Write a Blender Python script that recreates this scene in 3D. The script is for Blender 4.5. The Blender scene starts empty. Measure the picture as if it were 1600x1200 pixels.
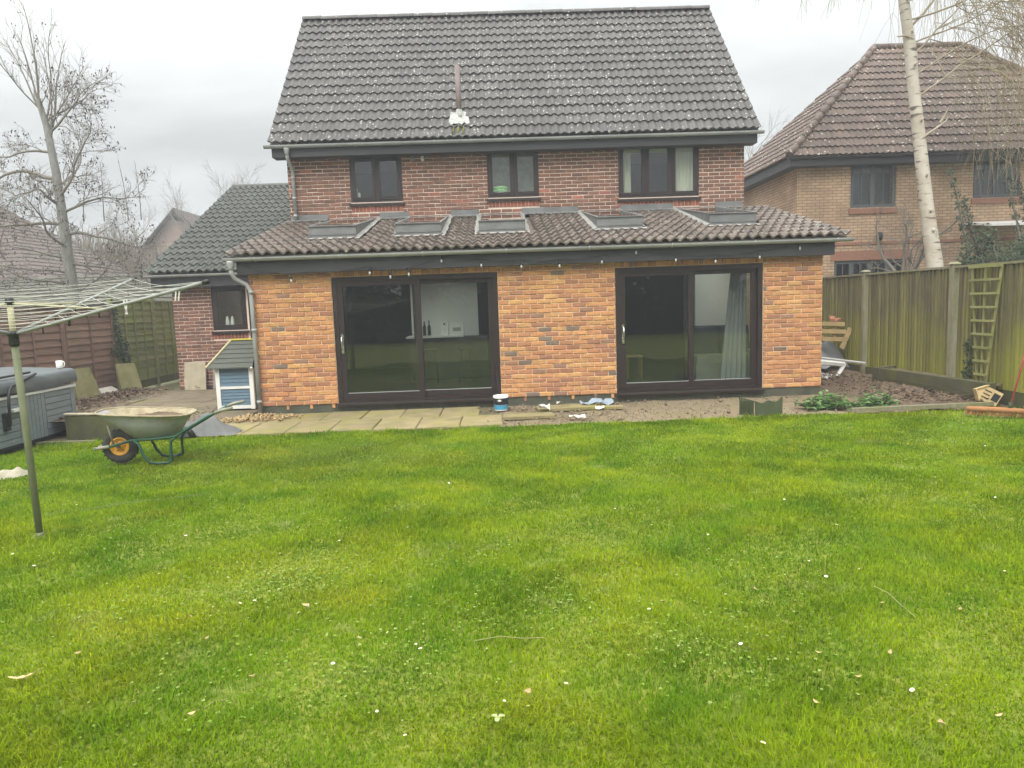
import bpy, math, random
import numpy as np
from mathutils import Vector, Matrix

random.seed(7)
RNG = np.random.default_rng(11)
PI = math.pi
SC = bpy.context.scene
COL = SC.collection

# ------------------------------------------------------------------ camera
CAM = (3.928, -11.454, 1.634)
PITCH, ROLL, YAW = 0.11247, -0.034615, 0.016813
def camera():
    fw = Vector((math.sin(YAW) * math.cos(PITCH), math.cos(YAW) * math.cos(PITCH), -math.sin(PITCH)))
    r0 = Vector((math.cos(YAW), -math.sin(YAW), 0))
    u0 = r0.cross(fw)
    r = r0 * math.cos(ROLL) + u0 * math.sin(ROLL)
    u = -r0 * math.sin(ROLL) + u0 * math.cos(ROLL)
    cd = bpy.data.cameras.new('camera')
    cd.sensor_width = 36.0
    cd.sensor_fit = 'HORIZONTAL'
    cd.lens = 1109.0 / 1600.0 * 36.0
    cd.clip_start = 0.05
    cd.clip_end = 2000
    co = bpy.data.objects.new('camera', cd)
    COL.objects.link(co)
    co.matrix_world = Matrix(((r.x, u.x, -fw.x, CAM[0]), (r.y, u.y, -fw.y, CAM[1]), (r.z, u.z, -fw.z, CAM[2]), (0, 0, 0, 1)))
    SC.camera = co
camera()

# ------------------------------------------------------------------ light
SUN_EL, SUN_AZ = math.radians(50), math.radians(200)     # azimuth clockwise from +Y
SKY_HORIZON, SKY_ZENITH = 0.27, 2.2
def light():
    w = bpy.data.worlds.new('World')
    SC.world = w
    w.use_nodes = True
    nt = w.node_tree
    nt.nodes.clear()
    N, L = nt.nodes.new, nt.links.new
    out = N('ShaderNodeOutputWorld')
    bg = N('ShaderNodeBackground')
    sky = N('ShaderNodeTexSky')
    sky.sky_type = 'NISHITA'
    sky.sun_disc = False
    sky.sun_elevation = SUN_EL
    sky.sun_rotation = SUN_AZ
    tc = N('ShaderNodeTexCoord')
    sep = N('ShaderNodeSeparateXYZ')
    L(tc.outputs['Generated'], sep.inputs[0])
    z0 = N('ShaderNodeMath'); z0.operation = 'MAXIMUM'; L(sep.outputs['Z'], z0.inputs[0]); z0.inputs[1].default_value = 0.0
    zz = N('ShaderNodeMath'); zz.operation = 'ADD'; L(z0.outputs[0], zz.inputs[0]); zz.inputs[1].default_value = 0.22
    # a flat cloud layer seen from below
    px = N('ShaderNodeMath'); px.operation = 'DIVIDE'; L(sep.outputs['X'], px.inputs[0]); L(zz.outputs[0], px.inputs[1])
    py = N('ShaderNodeMath'); py.operation = 'DIVIDE'; L(sep.outputs['Y'], py.inputs[0]); L(zz.outputs[0], py.inputs[1])
    cmb = N('ShaderNodeCombineXYZ'); L(px.outputs[0], cmb.inputs[0]); L(py.outputs[0], cmb.inputs[1]); cmb.inputs[2].default_value = 3.7
    noise = N('ShaderNodeTexNoise'); noise.inputs['Scale'].default_value = 1.25; noise.inputs['Detail'].default_value = 6; noise.inputs['Roughness'].default_value = 0.52
    noise.inputs['Distortion'].default_value = 0.35
    L(cmb.outputs[0], noise.inputs['Vector'])
    cl = N('ShaderNodeMapRange'); cl.inputs['From Min'].default_value = 0.34; cl.inputs['From Max'].default_value = 0.68
    cl.inputs['To Min'].default_value = 0.80; cl.inputs['To Max'].default_value = 1.32
    L(noise.outputs[0], cl.inputs['Value'])
    # overcast: horizon to zenith
    ov = N('ShaderNodeMapRange'); ov.inputs['From Min'].default_value = 0; ov.inputs['From Max'].default_value = 1
    ov.inputs['To Min'].default_value = SKY_HORIZON; ov.inputs['To Max'].default_value = SKY_ZENITH
    zp = N('ShaderNodeMath'); zp.operation = 'POWER'; L(z0.outputs[0], zp.inputs[0]); zp.inputs[1].default_value = 1.75
    L(zp.outputs[0], ov.inputs['Value'])
    mul = N('ShaderNodeMath'); mul.operation = 'MULTIPLY'; L(cl.outputs[0], mul.inputs[0]); L(ov.outputs[0], mul.inputs[1])
    tint = N('ShaderNodeMix'); tint.data_type = 'RGBA'
    tint.inputs['Factor'].default_value = 1.0; tint.blend_type = 'MULTIPLY'
    tint.inputs[6].default_value = (0.985, 1.0, 0.975, 1)
    L(mul.outputs[0], tint.inputs[7])
    skm = N('ShaderNodeMix'); skm.data_type = 'RGBA'; skm.blend_type = 'MULTIPLY'; skm.inputs['Factor'].default_value = 1
    L(sky.outputs[0], skm.inputs[6]); skm.inputs[7].default_value = (1, 1, 1, 1)
    # Nishita is used at strength 0.1 (scaled up by 10 against the cloud layer), mostly hidden by cloud
    c10 = N('ShaderNodeVectorMath'); c10.operation = 'SCALE'; c10.inputs['Scale'].default_value = 10.0
    L(tint.outputs[2], c10.inputs[0])
    mx = N('ShaderNodeMix'); mx.data_type = 'RGBA'; mx.inputs['Factor'].default_value = 0.92
    L(skm.outputs[2], mx.inputs[6]); L(c10.outputs[0], mx.inputs[7])
    L(mx.outputs[2], bg.inputs['Color'])
    bg.inputs['Strength'].default_value = 0.1
    L(bg.outputs[0], out.inputs['Surface'])
    sd = bpy.data.lights.new('sun', 'SUN')
    sd.energy = 1.5
    sd.angle = math.radians(40)
    sd.color = (1.0, 0.965, 0.91)
    so = bpy.data.objects.new('sun', sd)
    COL.objects.link(so)
    d = Vector((math.sin(SUN_AZ) * math.cos(SUN_EL), math.cos(SUN_AZ) * math.cos(SUN_EL), math.sin(SUN_EL)))
    so.rotation_euler = d.to_track_quat('Z', 'Y').to_euler()
    so.location = d * 60
light()
vs = SC.view_settings
vs.view_transform = 'Standard'
vs.look = 'None'
vs.gamma = 1
vs.use_curve_mapping = False
vs.exposure = 1.0
SC.cycles.max_bounces = 8
SC.cycles.transparent_max_bounces = 16
SC.cycles.use_denoising = True

# ------------------------------------------------------------------ materials
def M(name, col, col2=None, zmoss=None, scale=6, detail=4, lo=0.35, hi=0.65, rough=0.75, bump=0.0, bscale=60, tones=None, spots=None,
      val=0.0, spec=0.4, stretch=(1, 1, 1), world=False, trans=0.0, metal=0.0, tonemix=1.0, stain=None):
    m = bpy.data.materials.new(name)
    m.use_nodes = True
    nt = m.node_tree
    N, L = nt.nodes.new, nt.links.new
    b = nt.nodes['Principled BSDF']
    b.inputs['Roughness'].default_value = rough
    b.inputs['Specular IOR Level'].default_value = spec
    b.inputs['Metallic'].default_value = metal
    oi = N('ShaderNodeObjectInfo')
    at = N('ShaderNodeAttribute'); at.attribute_name = 'tone'
    sm = N('ShaderNodeMath'); sm.operation = 'ADD'; L(oi.outputs['Random'], sm.inputs[0]); L(at.outputs['Fac'], sm.inputs[1])
    fr = N('ShaderNodeMath'); fr.operation = 'FRACT'; L(sm.outputs[0], fr.inputs[0])
    if world:
        g = N('ShaderNodeNewGeometry'); vec = g.outputs['Position']
    else:
        tc = N('ShaderNodeTexCoord')
        off = N('ShaderNodeVectorMath'); off.operation = 'ADD'
        k = N('ShaderNodeMath'); k.operation = 'MULTIPLY'; L(oi.outputs['Random'], k.inputs[0]); k.inputs[1].default_value = 91.0
        L(tc.outputs['Object'], off.inputs[0]); L(k.outputs[0], off.inputs[1])
        vec = off.outputs[0]
    st = N('ShaderNodeVectorMath'); st.operation = 'MULTIPLY'; L(vec, st.inputs[0]); st.inputs[1].default_value = stretch
    v = st.outputs[0]
    cur = None
    if tones:
        rp = N('ShaderNodeValToRGB'); rp.color_ramp.interpolation = 'CONSTANT'
        L(fr.outputs[0], rp.inputs[0])
        els = rp.color_ramp.elements
        while len(els) > 1:
            els.remove(els[-1])
        pos = 0.0
        for i, (c, wgt) in enumerate(tones):
            if i == 0:
                e = els[0]; e.position = 0
            else:
                e = els.new(pos)
            e.color = (*c, 1)
            pos += wgt
        cur = rp.outputs[0]
    else:
        rgb = N('ShaderNodeRGB'); rgb.outputs[0].default_value = (*col, 1)
        cur = rgb.outputs[0]
    if col2 is not None:
        nz = N('ShaderNodeTexNoise'); nz.inputs['Scale'].default_value = scale; nz.inputs['Detail'].default_value = detail
        nz.inputs['Roughness'].default_value = 0.62
        L(v, nz.inputs['Vector'])
        mr = N('ShaderNodeMapRange'); mr.inputs['From Min'].default_value = lo; mr.inputs['From Max'].default_value = hi
        L(nz.outputs[0], mr.inputs['Value'])
        mx = N('ShaderNodeMix'); mx.data_type = 'RGBA'
        f = N('ShaderNodeMath'); f.operation = 'MULTIPLY'; f.inputs[1].default_value = tonemix; L(mr.outputs[0], f.inputs[0])
        L(f.outputs[0], mx.inputs['Factor']); L(cur, mx.inputs[6]); mx.inputs[7].default_value = (*col2, 1)
        cur = mx.outputs[2]
    if stain:
        sc_, th, sc_col, amt = stain
        nz = N('ShaderNodeTexNoise'); nz.inputs['Scale'].default_value = sc_; nz.inputs['Detail'].default_value = 6; nz.inputs['Roughness'].default_value = 0.65
        g2 = N('ShaderNodeNewGeometry'); L(g2.outputs['Position'], nz.inputs['Vector'])
        mr = N('ShaderNodeMapRange'); mr.inputs['From Min'].default_value = th; mr.inputs['From Max'].default_value = th + 0.16; mr.inputs['To Max'].default_value = amt
        L(nz.outputs[0], mr.inputs['Value'])
        mx = N('ShaderNodeMix'); mx.data_type = 'RGBA'; L(mr.outputs[0], mx.inputs['Factor']); L(cur, mx.inputs[6]); mx.inputs[7].default_value = (*sc_col, 1)
        cur = mx.outputs[2]
    if zmoss:
        zc_, z_hi, z_lo = zmoss
        g3 = N('ShaderNodeNewGeometry'); s3 = N('ShaderNodeSeparateXYZ'); L(g3.outputs['Position'], s3.inputs[0])
        n3 = N('ShaderNodeTexNoise'); n3.inputs['Scale'].default_value = 1.3; n3.inputs['Detail'].default_value = 5; L(g3.outputs['Position'], n3.inputs['Vector'])
        a3 = N('ShaderNodeMath'); a3.operation = 'MULTIPLY_ADD'; L(n3.outputs[0], a3.inputs[0]); a3.inputs[1].default_value = -1.6; L(s3.outputs['Z'], a3.inputs[2])
        m3 = N('ShaderNodeMapRange'); m3.inputs['From Min'].default_value = z_hi - .8; m3.inputs['From Max'].default_value = z_lo - .8; m3.inputs['To Max'].default_value = 0.85; L(a3.outputs[0], m3.inputs['Value'])
        x3 = N('ShaderNodeMix'); x3.data_type = 'RGBA'; L(m3.outputs[0], x3.inputs['Factor']); L(cur, x3.inputs[6]); x3.inputs[7].default_value = (*zc_, 1)
        cur = x3.outputs[2]
    if val:
        hs = N('ShaderNodeHueSaturation')
        r2 = N('ShaderNodeMath'); r2.operation = 'MULTIPLY'; L(fr.outputs[0], r2.inputs[0]); r2.inputs[1].default_value = 7.13
        r3 = N('ShaderNodeMath'); r3.operation = 'FRACT'; L(r2.outputs[0], r3.inputs[0])
        mr = N('ShaderNodeMapRange'); mr.inputs['To Min'].default_value = 1 - val; mr.inputs['To Max'].default_value = 1 + val
        L(r3.outputs[0], mr.inputs['Value']); L(mr.outputs[0], hs.inputs['Value']); L(cur, hs.inputs['Color'])
        cur = hs.outputs[0]
    if spots:
        ssc, rad, scol, dens = spots
        vo = N('ShaderNodeTexVoronoi'); vo.inputs['Scale'].default_value = ssc; vo.inputs['Randomness'].default_value = 1
        L(vec, vo.inputs['Vector'])
        nzz = N('ShaderNodeTexNoise'); nzz.inputs['Scale'].default_value = ssc * 2.5
        L(vec, nzz.inputs['Vector'])
        rr = N('ShaderNodeMath'); rr.operation = 'MULTIPLY_ADD'; L(nzz.outputs[0], rr.inputs[0]); rr.inputs[1].default_value = 0.25; L(vo.outputs['Distance'], rr.inputs[2])
        lt = N('ShaderNodeMapRange'); lt.inputs['From Min'].default_value = rad + 0.14; lt.inputs['From Max'].default_value = rad + 0.08
        L(rr.outputs[0], lt.inputs['Value'])
        sp = N('ShaderNodeSeparateColor'); L(vo.outputs['Color'], sp.inputs[0])
        gt = N('ShaderNodeMath'); gt.operation = 'LESS_THAN'; L(sp.outputs[0], gt.inputs[0]); gt.inputs[1].default_value = dens
        g4 = N('ShaderNodeNewGeometry'); n4 = N('ShaderNodeTexNoise'); n4.inputs['Scale'].default_value = 0.55; n4.inputs['Detail'].default_value = 3; L(g4.outputs['Position'], n4.inputs['Vector'])
        m4 = N('ShaderNodeMapRange'); m4.inputs['From Min'].default_value = 0.38; m4.inputs['From Max'].default_value = 0.62; m4.inputs['To Min'].default_value = 0.35; m4.inputs['To Max'].default_value = 1.7; L(n4.outputs[0], m4.inputs['Value'])
        d4 = N('ShaderNodeMath'); d4.operation = 'MULTIPLY'; L(m4.outputs[0], d4.inputs[0]); d4.inputs[1].default_value = dens; L(d4.outputs[0], gt.inputs[1])
        ml = N('ShaderNodeMath'); ml.operation = 'MULTIPLY'; L(lt.outputs[0], ml.inputs[0]); L(gt.outputs[0], ml.inputs[1])
        mx = N('ShaderNodeMix'); mx.data_type = 'RGBA'; L(ml.outputs[0], mx.inputs['Factor']); L(cur, mx.inputs[6]); mx.inputs[7].default_value = (*scol, 1)
        cur = mx.outputs[2]
    L(cur, b.inputs['Base Color'])
    if bump:
        bn = N('ShaderNodeTexNoise'); bn.inputs['Scale'].default_value = bscale; bn.inputs['Detail'].default_value = 5
        L(v, bn.inputs['Vector'])
        bp = N('ShaderNodeBump'); bp.inputs['Strength'].default_value = bump; bp.inputs['Distance'].default_value = 0.012
        L(bn.outputs[0], bp.inputs['Height']); L(bp.outputs[0], b.inputs['Normal'])
    if trans:
        out = nt.nodes['Material Output']
        tr = N('ShaderNodeBsdfTranslucent'); L(cur, tr.inputs['Color'])
        ms = N('ShaderNodeMixShader'); ms.inputs[0].default_value = trans
        L(b.outputs[0], ms.inputs[1]); L(tr.outputs[0], ms.inputs[2]); L(ms.outputs[0], out.inputs['Surface'])
    return m

def glass_mat(name='window_glass', r0=0.06, tint=(0.90, 0.93, 0.91)):
    m = bpy.data.materials.new(name)
    m.use_nodes = True
    nt = m.node_tree
    nt.nodes.clear()
    N, L = nt.nodes.new, nt.links.new
    out = N('ShaderNodeOutputMaterial')
    lw = N('ShaderNodeLayerWeight'); lw.inputs[0].default_value = 0.5
    pw = N('ShaderNodeMath'); pw.operation = 'POWER'; L(lw.outputs['Facing'], pw.inputs[0]); pw.inputs[1].default_value = 5
    ma = N('ShaderNodeMath'); ma.operation = 'MULTIPLY_ADD'; L(pw.outputs[0], ma.inputs[0]); ma.inputs[1].default_value = 1 - r0; ma.inputs[2].default_value = r0
    tr = N('ShaderNodeBsdfTransparent'); tr.inputs[0].default_value = (*tint, 1)
    gl = N('ShaderNodeBsdfGlossy'); gl.inputs['Roughness'].default_value = 0.0
    ms = N('ShaderNodeMixShader'); L(ma.outputs[0], ms.inputs[0]); L(tr.outputs[0], ms.inputs[1]); L(gl.outputs[0], ms.inputs[2])
    L(ms.outputs[0], out.inputs['Surface'])
    return m

MAT = {}
def setup_materials():
    t = MAT
    t['ext_brick'] = M('orange_facing_brick', (0.5, 0.24, 0.1), (0.26, 0.13, 0.07), scale=16, detail=7, lo=0.42, hi=0.72, rough=0.88, bump=0.8, bscale=55, val=0.12,
        tones=[((0.58, 0.285, 0.115), 0.24), ((0.52, 0.24, 0.105), 0.24), ((0.44, 0.20, 0.10), 0.19), ((0.60, 0.33, 0.125), 0.14), ((0.36, 0.165, 0.095), 0.12), ((0.29, 0.165, 0.115), 0.05), ((0.19, 0.155, 0.125), 0.02)], tonemix=0.6, stain=(1.6, 0.55, (0.42, 0.24, 0.13), 0.35))
    t['ext_mortar'] = M('sandy_mortar', (0.80, 0.60, 0.40), (0.66, 0.48, 0.32), scale=14, rough=0.9, bump=0.3)
    t['brown_brick'] = M('brown_brick', (0.16, 0.08, 0.06), (0.09, 0.06, 0.05), scale=30, lo=0.45, hi=0.75, rough=0.85, bump=0.5, bscale=100, val=0.15,
        tones=[((0.20, 0.098, 0.066), 0.35), ((0.165, 0.086, 0.061), 0.3), ((0.23, 0.108, 0.07), 0.31), ((0.34, 0.13, 0.085), 0.04)], tonemix=0.6)
    t['red_brick'] = M('red_sill_brick', (0.33, 0.10, 0.055), (0.2, 0.07, 0.045), scale=30, rough=0.85, bump=0.4, val=0.2)
    t['pink_mortar'] = M('pale_mortar', (0.74, 0.61, 0.51), (0.62, 0.51, 0.42), scale=12, rough=0.95, bump=0.3)
    t['roof_main'] = M('dark_concrete_tile', (0.092, 0.086, 0.082), (0.06, 0.058, 0.055), scale=9, rough=0.55, bump=0.35, bscale=70, val=0.16, spots=(15, 0.26, (0.5, 0.5, 0.45), 0.26))
    t['roof_lean'] = M('brown_concrete_tile', (0.165, 0.13, 0.108), (0.105, 0.09, 0.076), scale=7, rough=0.5, bump=0.35, bscale=70, val=0.2, spots=(14, 0.28, (0.36, 0.34, 0.28), 0.25))
    t['roof_side'] = M('grey_green_tile', (0.075, 0.08, 0.072), (0.05, 0.058, 0.045), scale=8, rough=0.6, bump=0.3, val=0.15)
    t['roof_nb'] = M('red_brown_tile', (0.135, 0.09, 0.07), (0.09, 0.068, 0.055), scale=5, rough=0.65, bump=0.3, val=0.2, spots=(11, 0.28, (0.46, 0.44, 0.38), 0.3))
    t['moss'] = M('moss', (0.10, 0.12, 0.02), (0.16, 0.16, 0.04), scale=20, rough=0.95, bump=0.5)
    t['dark_frame'] = M('dark_brown_frame', (0.018, 0.011, 0.010), (0.026, 0.016, 0.014), scale=3, rough=0.42, stretch=(1, 1, 8))
    t['fascia'] = M('dark_fascia', (0.028, 0.029, 0.032), (0.042, 0.043, 0.047), scale=2, rough=0.5, stretch=(0.3, 1, 3))
    t['plinth'] = M('black_damp_proof', (0.055, 0.057, 0.042), (0.09, 0.092, 0.06), scale=5, rough=0.7, bump=0.3)
    t['grey_gutter'] = M('grey_gutter', (0.36, 0.37, 0.365), (0.27, 0.28, 0.275), scale=3, rough=0.4)
    t['lead'] = M('lead_sheet', (0.125, 0.13, 0.128), (0.18, 0.185, 0.18), scale=4, rough=0.5, bump=0.25, bscale=9)
    t['white'] = M('white_paint', (0.78, 0.78, 0.75), (0.7, 0.7, 0.66), scale=5, rough=0.5)
    t['upvc'] = M('white_plastic', (0.8, 0.8, 0.78), (0.62, 0.62, 0.58), scale=4, lo=0.5, hi=0.8, rough=0.35)
    t['chrome'] = M('chrome', (0.7, 0.7, 0.7), rough=0.2, metal=1.0)
    t['black'] = M('black_plastic', (0.02, 0.021, 0.022), rough=0.5)
    t['glass'] = glass_mat()
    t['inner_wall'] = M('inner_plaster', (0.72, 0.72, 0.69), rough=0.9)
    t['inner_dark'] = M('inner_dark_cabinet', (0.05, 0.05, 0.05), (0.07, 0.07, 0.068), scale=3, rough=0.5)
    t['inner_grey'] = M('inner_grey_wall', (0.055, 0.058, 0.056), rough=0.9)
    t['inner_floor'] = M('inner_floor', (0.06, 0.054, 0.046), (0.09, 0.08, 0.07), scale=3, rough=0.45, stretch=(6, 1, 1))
    t['curtain'] = M('cream_curtain', (0.82, 0.80, 0.68), (0.7, 0.68, 0.56), scale=6, rough=0.95, stretch=(4, 4, 0.3), trans=0.25)
    t['grey_curtain'] = M('grey_curtain', (0.22, 0.23, 0.225), (0.17, 0.18, 0.18), scale=6, rough=0.95, stretch=(4, 4, 0.3))
    t['sofa_light'] = M('pale_leather', (0.36, 0.38, 0.33), (0.3, 0.32, 0.28), scale=4, rough=0.55)
    t['sofa_dark'] = M('navy_leather', (0.035, 0.045, 0.07), (0.05, 0.06, 0.085), scale=4, rough=0.5)
    t['pine'] = M('pine', (0.42, 0.29, 0.14), (0.33, 0.21, 0.09), scale=7, rough=0.6, stretch=(1, 1, 6))
    t['green_towel'] = M('green_towel', (0.22, 0.62, 0.16), (0.6, 0.8, 0.5), scale=16, rough=0.95, bump=0.5)
    t['bottle'] = M('bottle_glass', (0.012, 0.02, 0.014), rough=0.15)
    t['fence_board'] = M('weathered_board', (0.14, 0.122, 0.066), (0.225, 0.205, 0.075), scale=2.2, lo=0.42, hi=0.72, rough=0.9, bump=0.4, stretch=(3, 3, 0.6), val=0.3, zmoss=((0.27, 0.27, 0.035), 1.35, 0.35), stain=(0.9, 0.52, (0.17, 0.175, 0.035), 0.6))
    t['fence_post'] = M('grey_post', (0.26, 0.24, 0.175), (0.18, 0.175, 0.09), scale=4, rough=0.9, bump=0.4, stretch=(4, 4, 1), stain=(1.4, 0.5, (0.17, 0.17, 0.05), 0.6))
    t['fence_brown'] = M('brown_stained_board', (0.22, 0.135, 0.10), (0.16, 0.105, 0.078), scale=3, rough=0.85, bump=0.35, stretch=(6, 0.7, 6), val=0.2, stain=(1.1, 0.55, (0.12, 0.10, 0.055), 0.6))
    t['fence_green'] = M('mossy_board', (0.18, 0.18, 0.10), (0.14, 0.165, 0.05), scale=2, rough=0.9, bump=0.35, stretch=(6, 0.7, 6), val=0.2, stain=(0.9, 0.47, (0.17, 0.20, 0.03), 0.85))
    t['sleeper'] = M('wet_sleeper', (0.085, 0.08, 0.035), (0.055, 0.055, 0.028), scale=4, rough=0.8, bump=0.5, stain=(2, 0.5, (0.1, 0.11, 0.02), 0.6))
    t['trellis'] = M('mossy_trellis', (0.26, 0.25, 0.11), (0.19, 0.2, 0.06), scale=9, rough=0.9, bump=0.3, val=0.15)
    t['slab'] = M('algae_paving', (0.27, 0.215, 0.115), (0.17, 0.15, 0.065), scale=3, rough=0.85, bump=0.4, bscale=40, val=0.12, stain=(1.6, 0.5, (0.23, 0.215, 0.05), 0.75))
    t['slab_dirty'] = M('dirty_paving', (0.17, 0.135, 0.09), (0.115, 0.093, 0.06), scale=3, rough=0.9, bump=0.4, bscale=40, val=0.12, stain=(1.4, 0.52, (0.17, 0.17, 0.06), 0.6))
    t['joint'] = M('dark_joint', (0.09, 0.075, 0.045), (0.13, 0.11, 0.05), scale=8, rough=1.0, bump=0.5)
    t['mossy_slab'] = M('mossy_slab', (0.25, 0.23, 0.12), (0.17, 0.17, 0.06), scale=5, rough=0.95, bump=0.4)
    t['cream_slab'] = M('cream_slab', (0.42, 0.37, 0.27), (0.34, 0.3, 0.21), scale=6, rough=0.95, bump=0.3)
    t['soil'] = M('rubble_soil', (0.15, 0.115, 0.07), (0.235, 0.185, 0.115), scale=14, detail=8, rough=1.0, bump=0.7, bscale=60, world=True, stain=(1.7, 0.5, (0.16, 0.14, 0.06), 0.6))
    t['dark_soil'] = M('leafy_soil', (0.10, 0.075, 0.05), (0.17, 0.12, 0.075), scale=12, detail=8, rough=1.0, bump=1.0, bscale=30, world=True)
    t['rubble'] = M('rubble_stone', (0.3, 0.24, 0.17), rough=0.95, bump=0.4, tones=[((0.19, 0.15, 0.095), 0.42), ((0.27, 0.22, 0.145), 0.18), ((0.14, 0.10, 0.065), 0.25), ((0.46, 0.41, 0.32), 0.03), ((0.24, 0.13, 0.075), 0.12)], col2=(0.2, 0.16, 0.1), scale=20)
    t['dead_leaf'] = M('dead_leaf', (0.2, 0.12, 0.07), rough=0.9, tones=[((0.13, 0.085, 0.055), 0.45), ((0.085, 0.06, 0.042), 0.35), ((0.21, 0.145, 0.09), 0.2)], trans=0.15)
    t['tan_leaf'] = M('tan_leaf', (0.60, 0.46, 0.24), (0.45, 0.31, 0.15), scale=30, rough=0.8, val=0.25, trans=0.2)
    t['chip'] = M('brick_chip', (0.40, 0.29, 0.15), (0.27, 0.18, 0.09), scale=15, rough=0.95, val=0.3, bump=0.3)
    t['tub_panel'] = M('grey_tub_panel', (0.20, 0.235, 0.245), (0.165, 0.195, 0.205), scale=3, rough=0.55, stretch=(1, 1, 8), val=0.05)
    t['tub_cover'] = M('dark_vinyl', (0.075, 0.092, 0.098), (0.11, 0.125, 0.13), scale=3, rough=0.38, bump=0.25, bscale=6)
    t['tub_rim'] = M('tub_rim', (0.62, 0.63, 0.61), rough=0.4)
    t['wb_tray'] = M('galvanised_tray', (0.32, 0.32, 0.355), (0.40, 0.40, 0.425), scale=3, rough=0.6, stain=(7, 0.5, (0.26, 0.235, 0.17), 0.7))
    t['wb_inner'] = M('cement_crust', (0.38, 0.33, 0.22), (0.26, 0.215, 0.135), scale=12, rough=0.95, bump=0.6)
    t['wb_green'] = M('green_enamel', (0.012, 0.085, 0.045), (0.02, 0.06, 0.035), scale=9, rough=0.4)
    t['wb_bare'] = M('bare_metal', (0.28, 0.27, 0.21), (0.2, 0.19, 0.14), scale=8, rough=0.6)
    t['tyre'] = M('tyre_rubber', (0.03, 0.031, 0.028), (0.055, 0.052, 0.042), scale=10, rough=0.85)
    t['rim_yellow'] = M('yellow_rim', (0.85, 0.42, 0.03), (0.7, 0.34, 0.04), scale=8, rough=0.5)
    t['house_blue'] = M('blue_paint', (0.115, 0.19, 0.25), (0.10, 0.165, 0.22), scale=5, rough=0.6, val=0.06)
    t['felt'] = M('green_grey_felt', (0.085, 0.095, 0.08), (0.11, 0.12, 0.1), scale=30, rough=0.95, bump=0.3)
    t['yellow_trim'] = M('yellow_trim', (0.62, 0.52, 0.06), rough=0.6)
    t['dryer_post'] = M('olive_post', (0.16, 0.175, 0.10), (0.12, 0.14, 0.07), scale=5, rough=0.6)
    t['dryer_cream'] = M('cream_tube', (0.52, 0.48, 0.30), (0.42, 0.4, 0.25), scale=5, rough=0.55)
    t['dryer_grey'] = M('grey_arm', (0.30, 0.31, 0.30), (0.24, 0.25, 0.24), scale=6, rough=0.55)
    t['line'] = M('white_line', (0.5, 0.5, 0.45), rough=0.7)
    t['dark_green_plastic'] = M('dark_green_plastic', (0.028, 0.042, 0.012), (0.045, 0.055, 0.018), scale=6, rough=0.6)
    t['bucket_blue'] = M('blue_label', (0.06, 0.30, 0.46), rough=0.5)
    t['bucket_black'] = M('black_label', (0.02, 0.022, 0.026), rough=0.5)
    t['red_handle'] = M('red_handle', (0.34, 0.06, 0.045), (0.26, 0.05, 0.04), scale=5, rough=0.5)
    t['broom'] = M('orange_bristle', (0.40, 0.19, 0.07), (0.28, 0.13, 0.06), scale=30, rough=0.9)
    t['straw'] = M('straw', (0.42, 0.37, 0.2), (0.28, 0.25, 0.12), scale=12, rough=0.95, val=0.3)
    t['bird_wood'] = M('pale_wood', (0.62, 0.47, 0.24), (0.5, 0.36, 0.18), scale=8, rough=0.7)
    t['tarp'] = M('grey_tarp', (0.11, 0.12, 0.125), (0.16, 0.17, 0.17), scale=3, rough=0.4, bump=0.3, bscale=6)
    t['pallet'] = M('pallet_wood', (0.36, 0.26, 0.12), (0.26, 0.19, 0.09), scale=7, rough=0.85, val=0.15)
    t['terracotta'] = M('old_brick', (0.30, 0.13, 0.075), (0.22, 0.1, 0.06), scale=9, rough=0.9, val=0.2)
    t['nb_brick_col'] = None
    t['nb_frame'] = M('grey_window_frame', (0.10, 0.115, 0.12), rough=0.5)
    t['bark'] = M('grey_bark', (0.25, 0.25, 0.23), (0.17, 0.175, 0.16), scale=5, rough=0.95, bump=0.6, bscale=16, stretch=(3, 3, 1))
    t['twig'] = M('grey_brown_twig', (0.165, 0.155, 0.135), (0.21, 0.19, 0.155), scale=3, rough=0.95)
    t['cone'] = M('dark_cone', (0.04, 0.035, 0.03), rough=0.95)
    t['birch_twig'] = M('golden_twig', (0.40, 0.34, 0.21), (0.28, 0.22, 0.13), scale=2, rough=0.9)
    t['birch_bark'] = birch_bark()
    t['shrub_leaf'] = M('dark_leaf', (0.055, 0.085, 0.04), rough=0.6, tones=[((0.045, 0.075, 0.032), 0.4), ((0.065, 0.10, 0.045), 0.35), ((0.09, 0.125, 0.06), 0.25)], trans=0.2)
    t['ivy'] = M('ivy_leaf', (0.05, 0.08, 0.035), rough=0.5, tones=[((0.04, 0.07, 0.03), 0.5), ((0.07, 0.10, 0.05), 0.5)], trans=0.15)
    t['weed'] = M('weed_leaf', (0.12, 0.22, 0.07), rough=0.55, spec=0.2, tones=[((0.10, 0.20, 0.05), 0.4), ((0.15, 0.26, 0.085), 0.35), ((0.22, 0.32, 0.14), 0.25)], trans=0.3)
    t['scrub'] = M('russet_scrub', (0.19, 0.14, 0.10), rough=0.95, tones=[((0.20, 0.145, 0.10), 0.5), ((0.15, 0.13, 0.10), 0.3), ((0.12, 0.13, 0.08), 0.2)])
    t['conifer'] = M('conifer_leaf', (0.03, 0.045, 0.025), rough=0.9, tones=[((0.025, 0.04, 0.02), 0.5), ((0.04, 0.055, 0.03), 0.5)])
    t['ground'] = M('ground_cover', (0.09, 0.10, 0.04), (0.12, 0.10, 0.06), scale=0.6, rough=1.0, world=True)
    t['lawn'] = M('lawn_thatch', (0.11, 0.17, 0.012), (0.20, 0.21, 0.03), scale=14, detail=8, rough=1.0, bump=0.8, bscale=60, world=True)
    t['grass'] = grass_mat()
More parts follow.
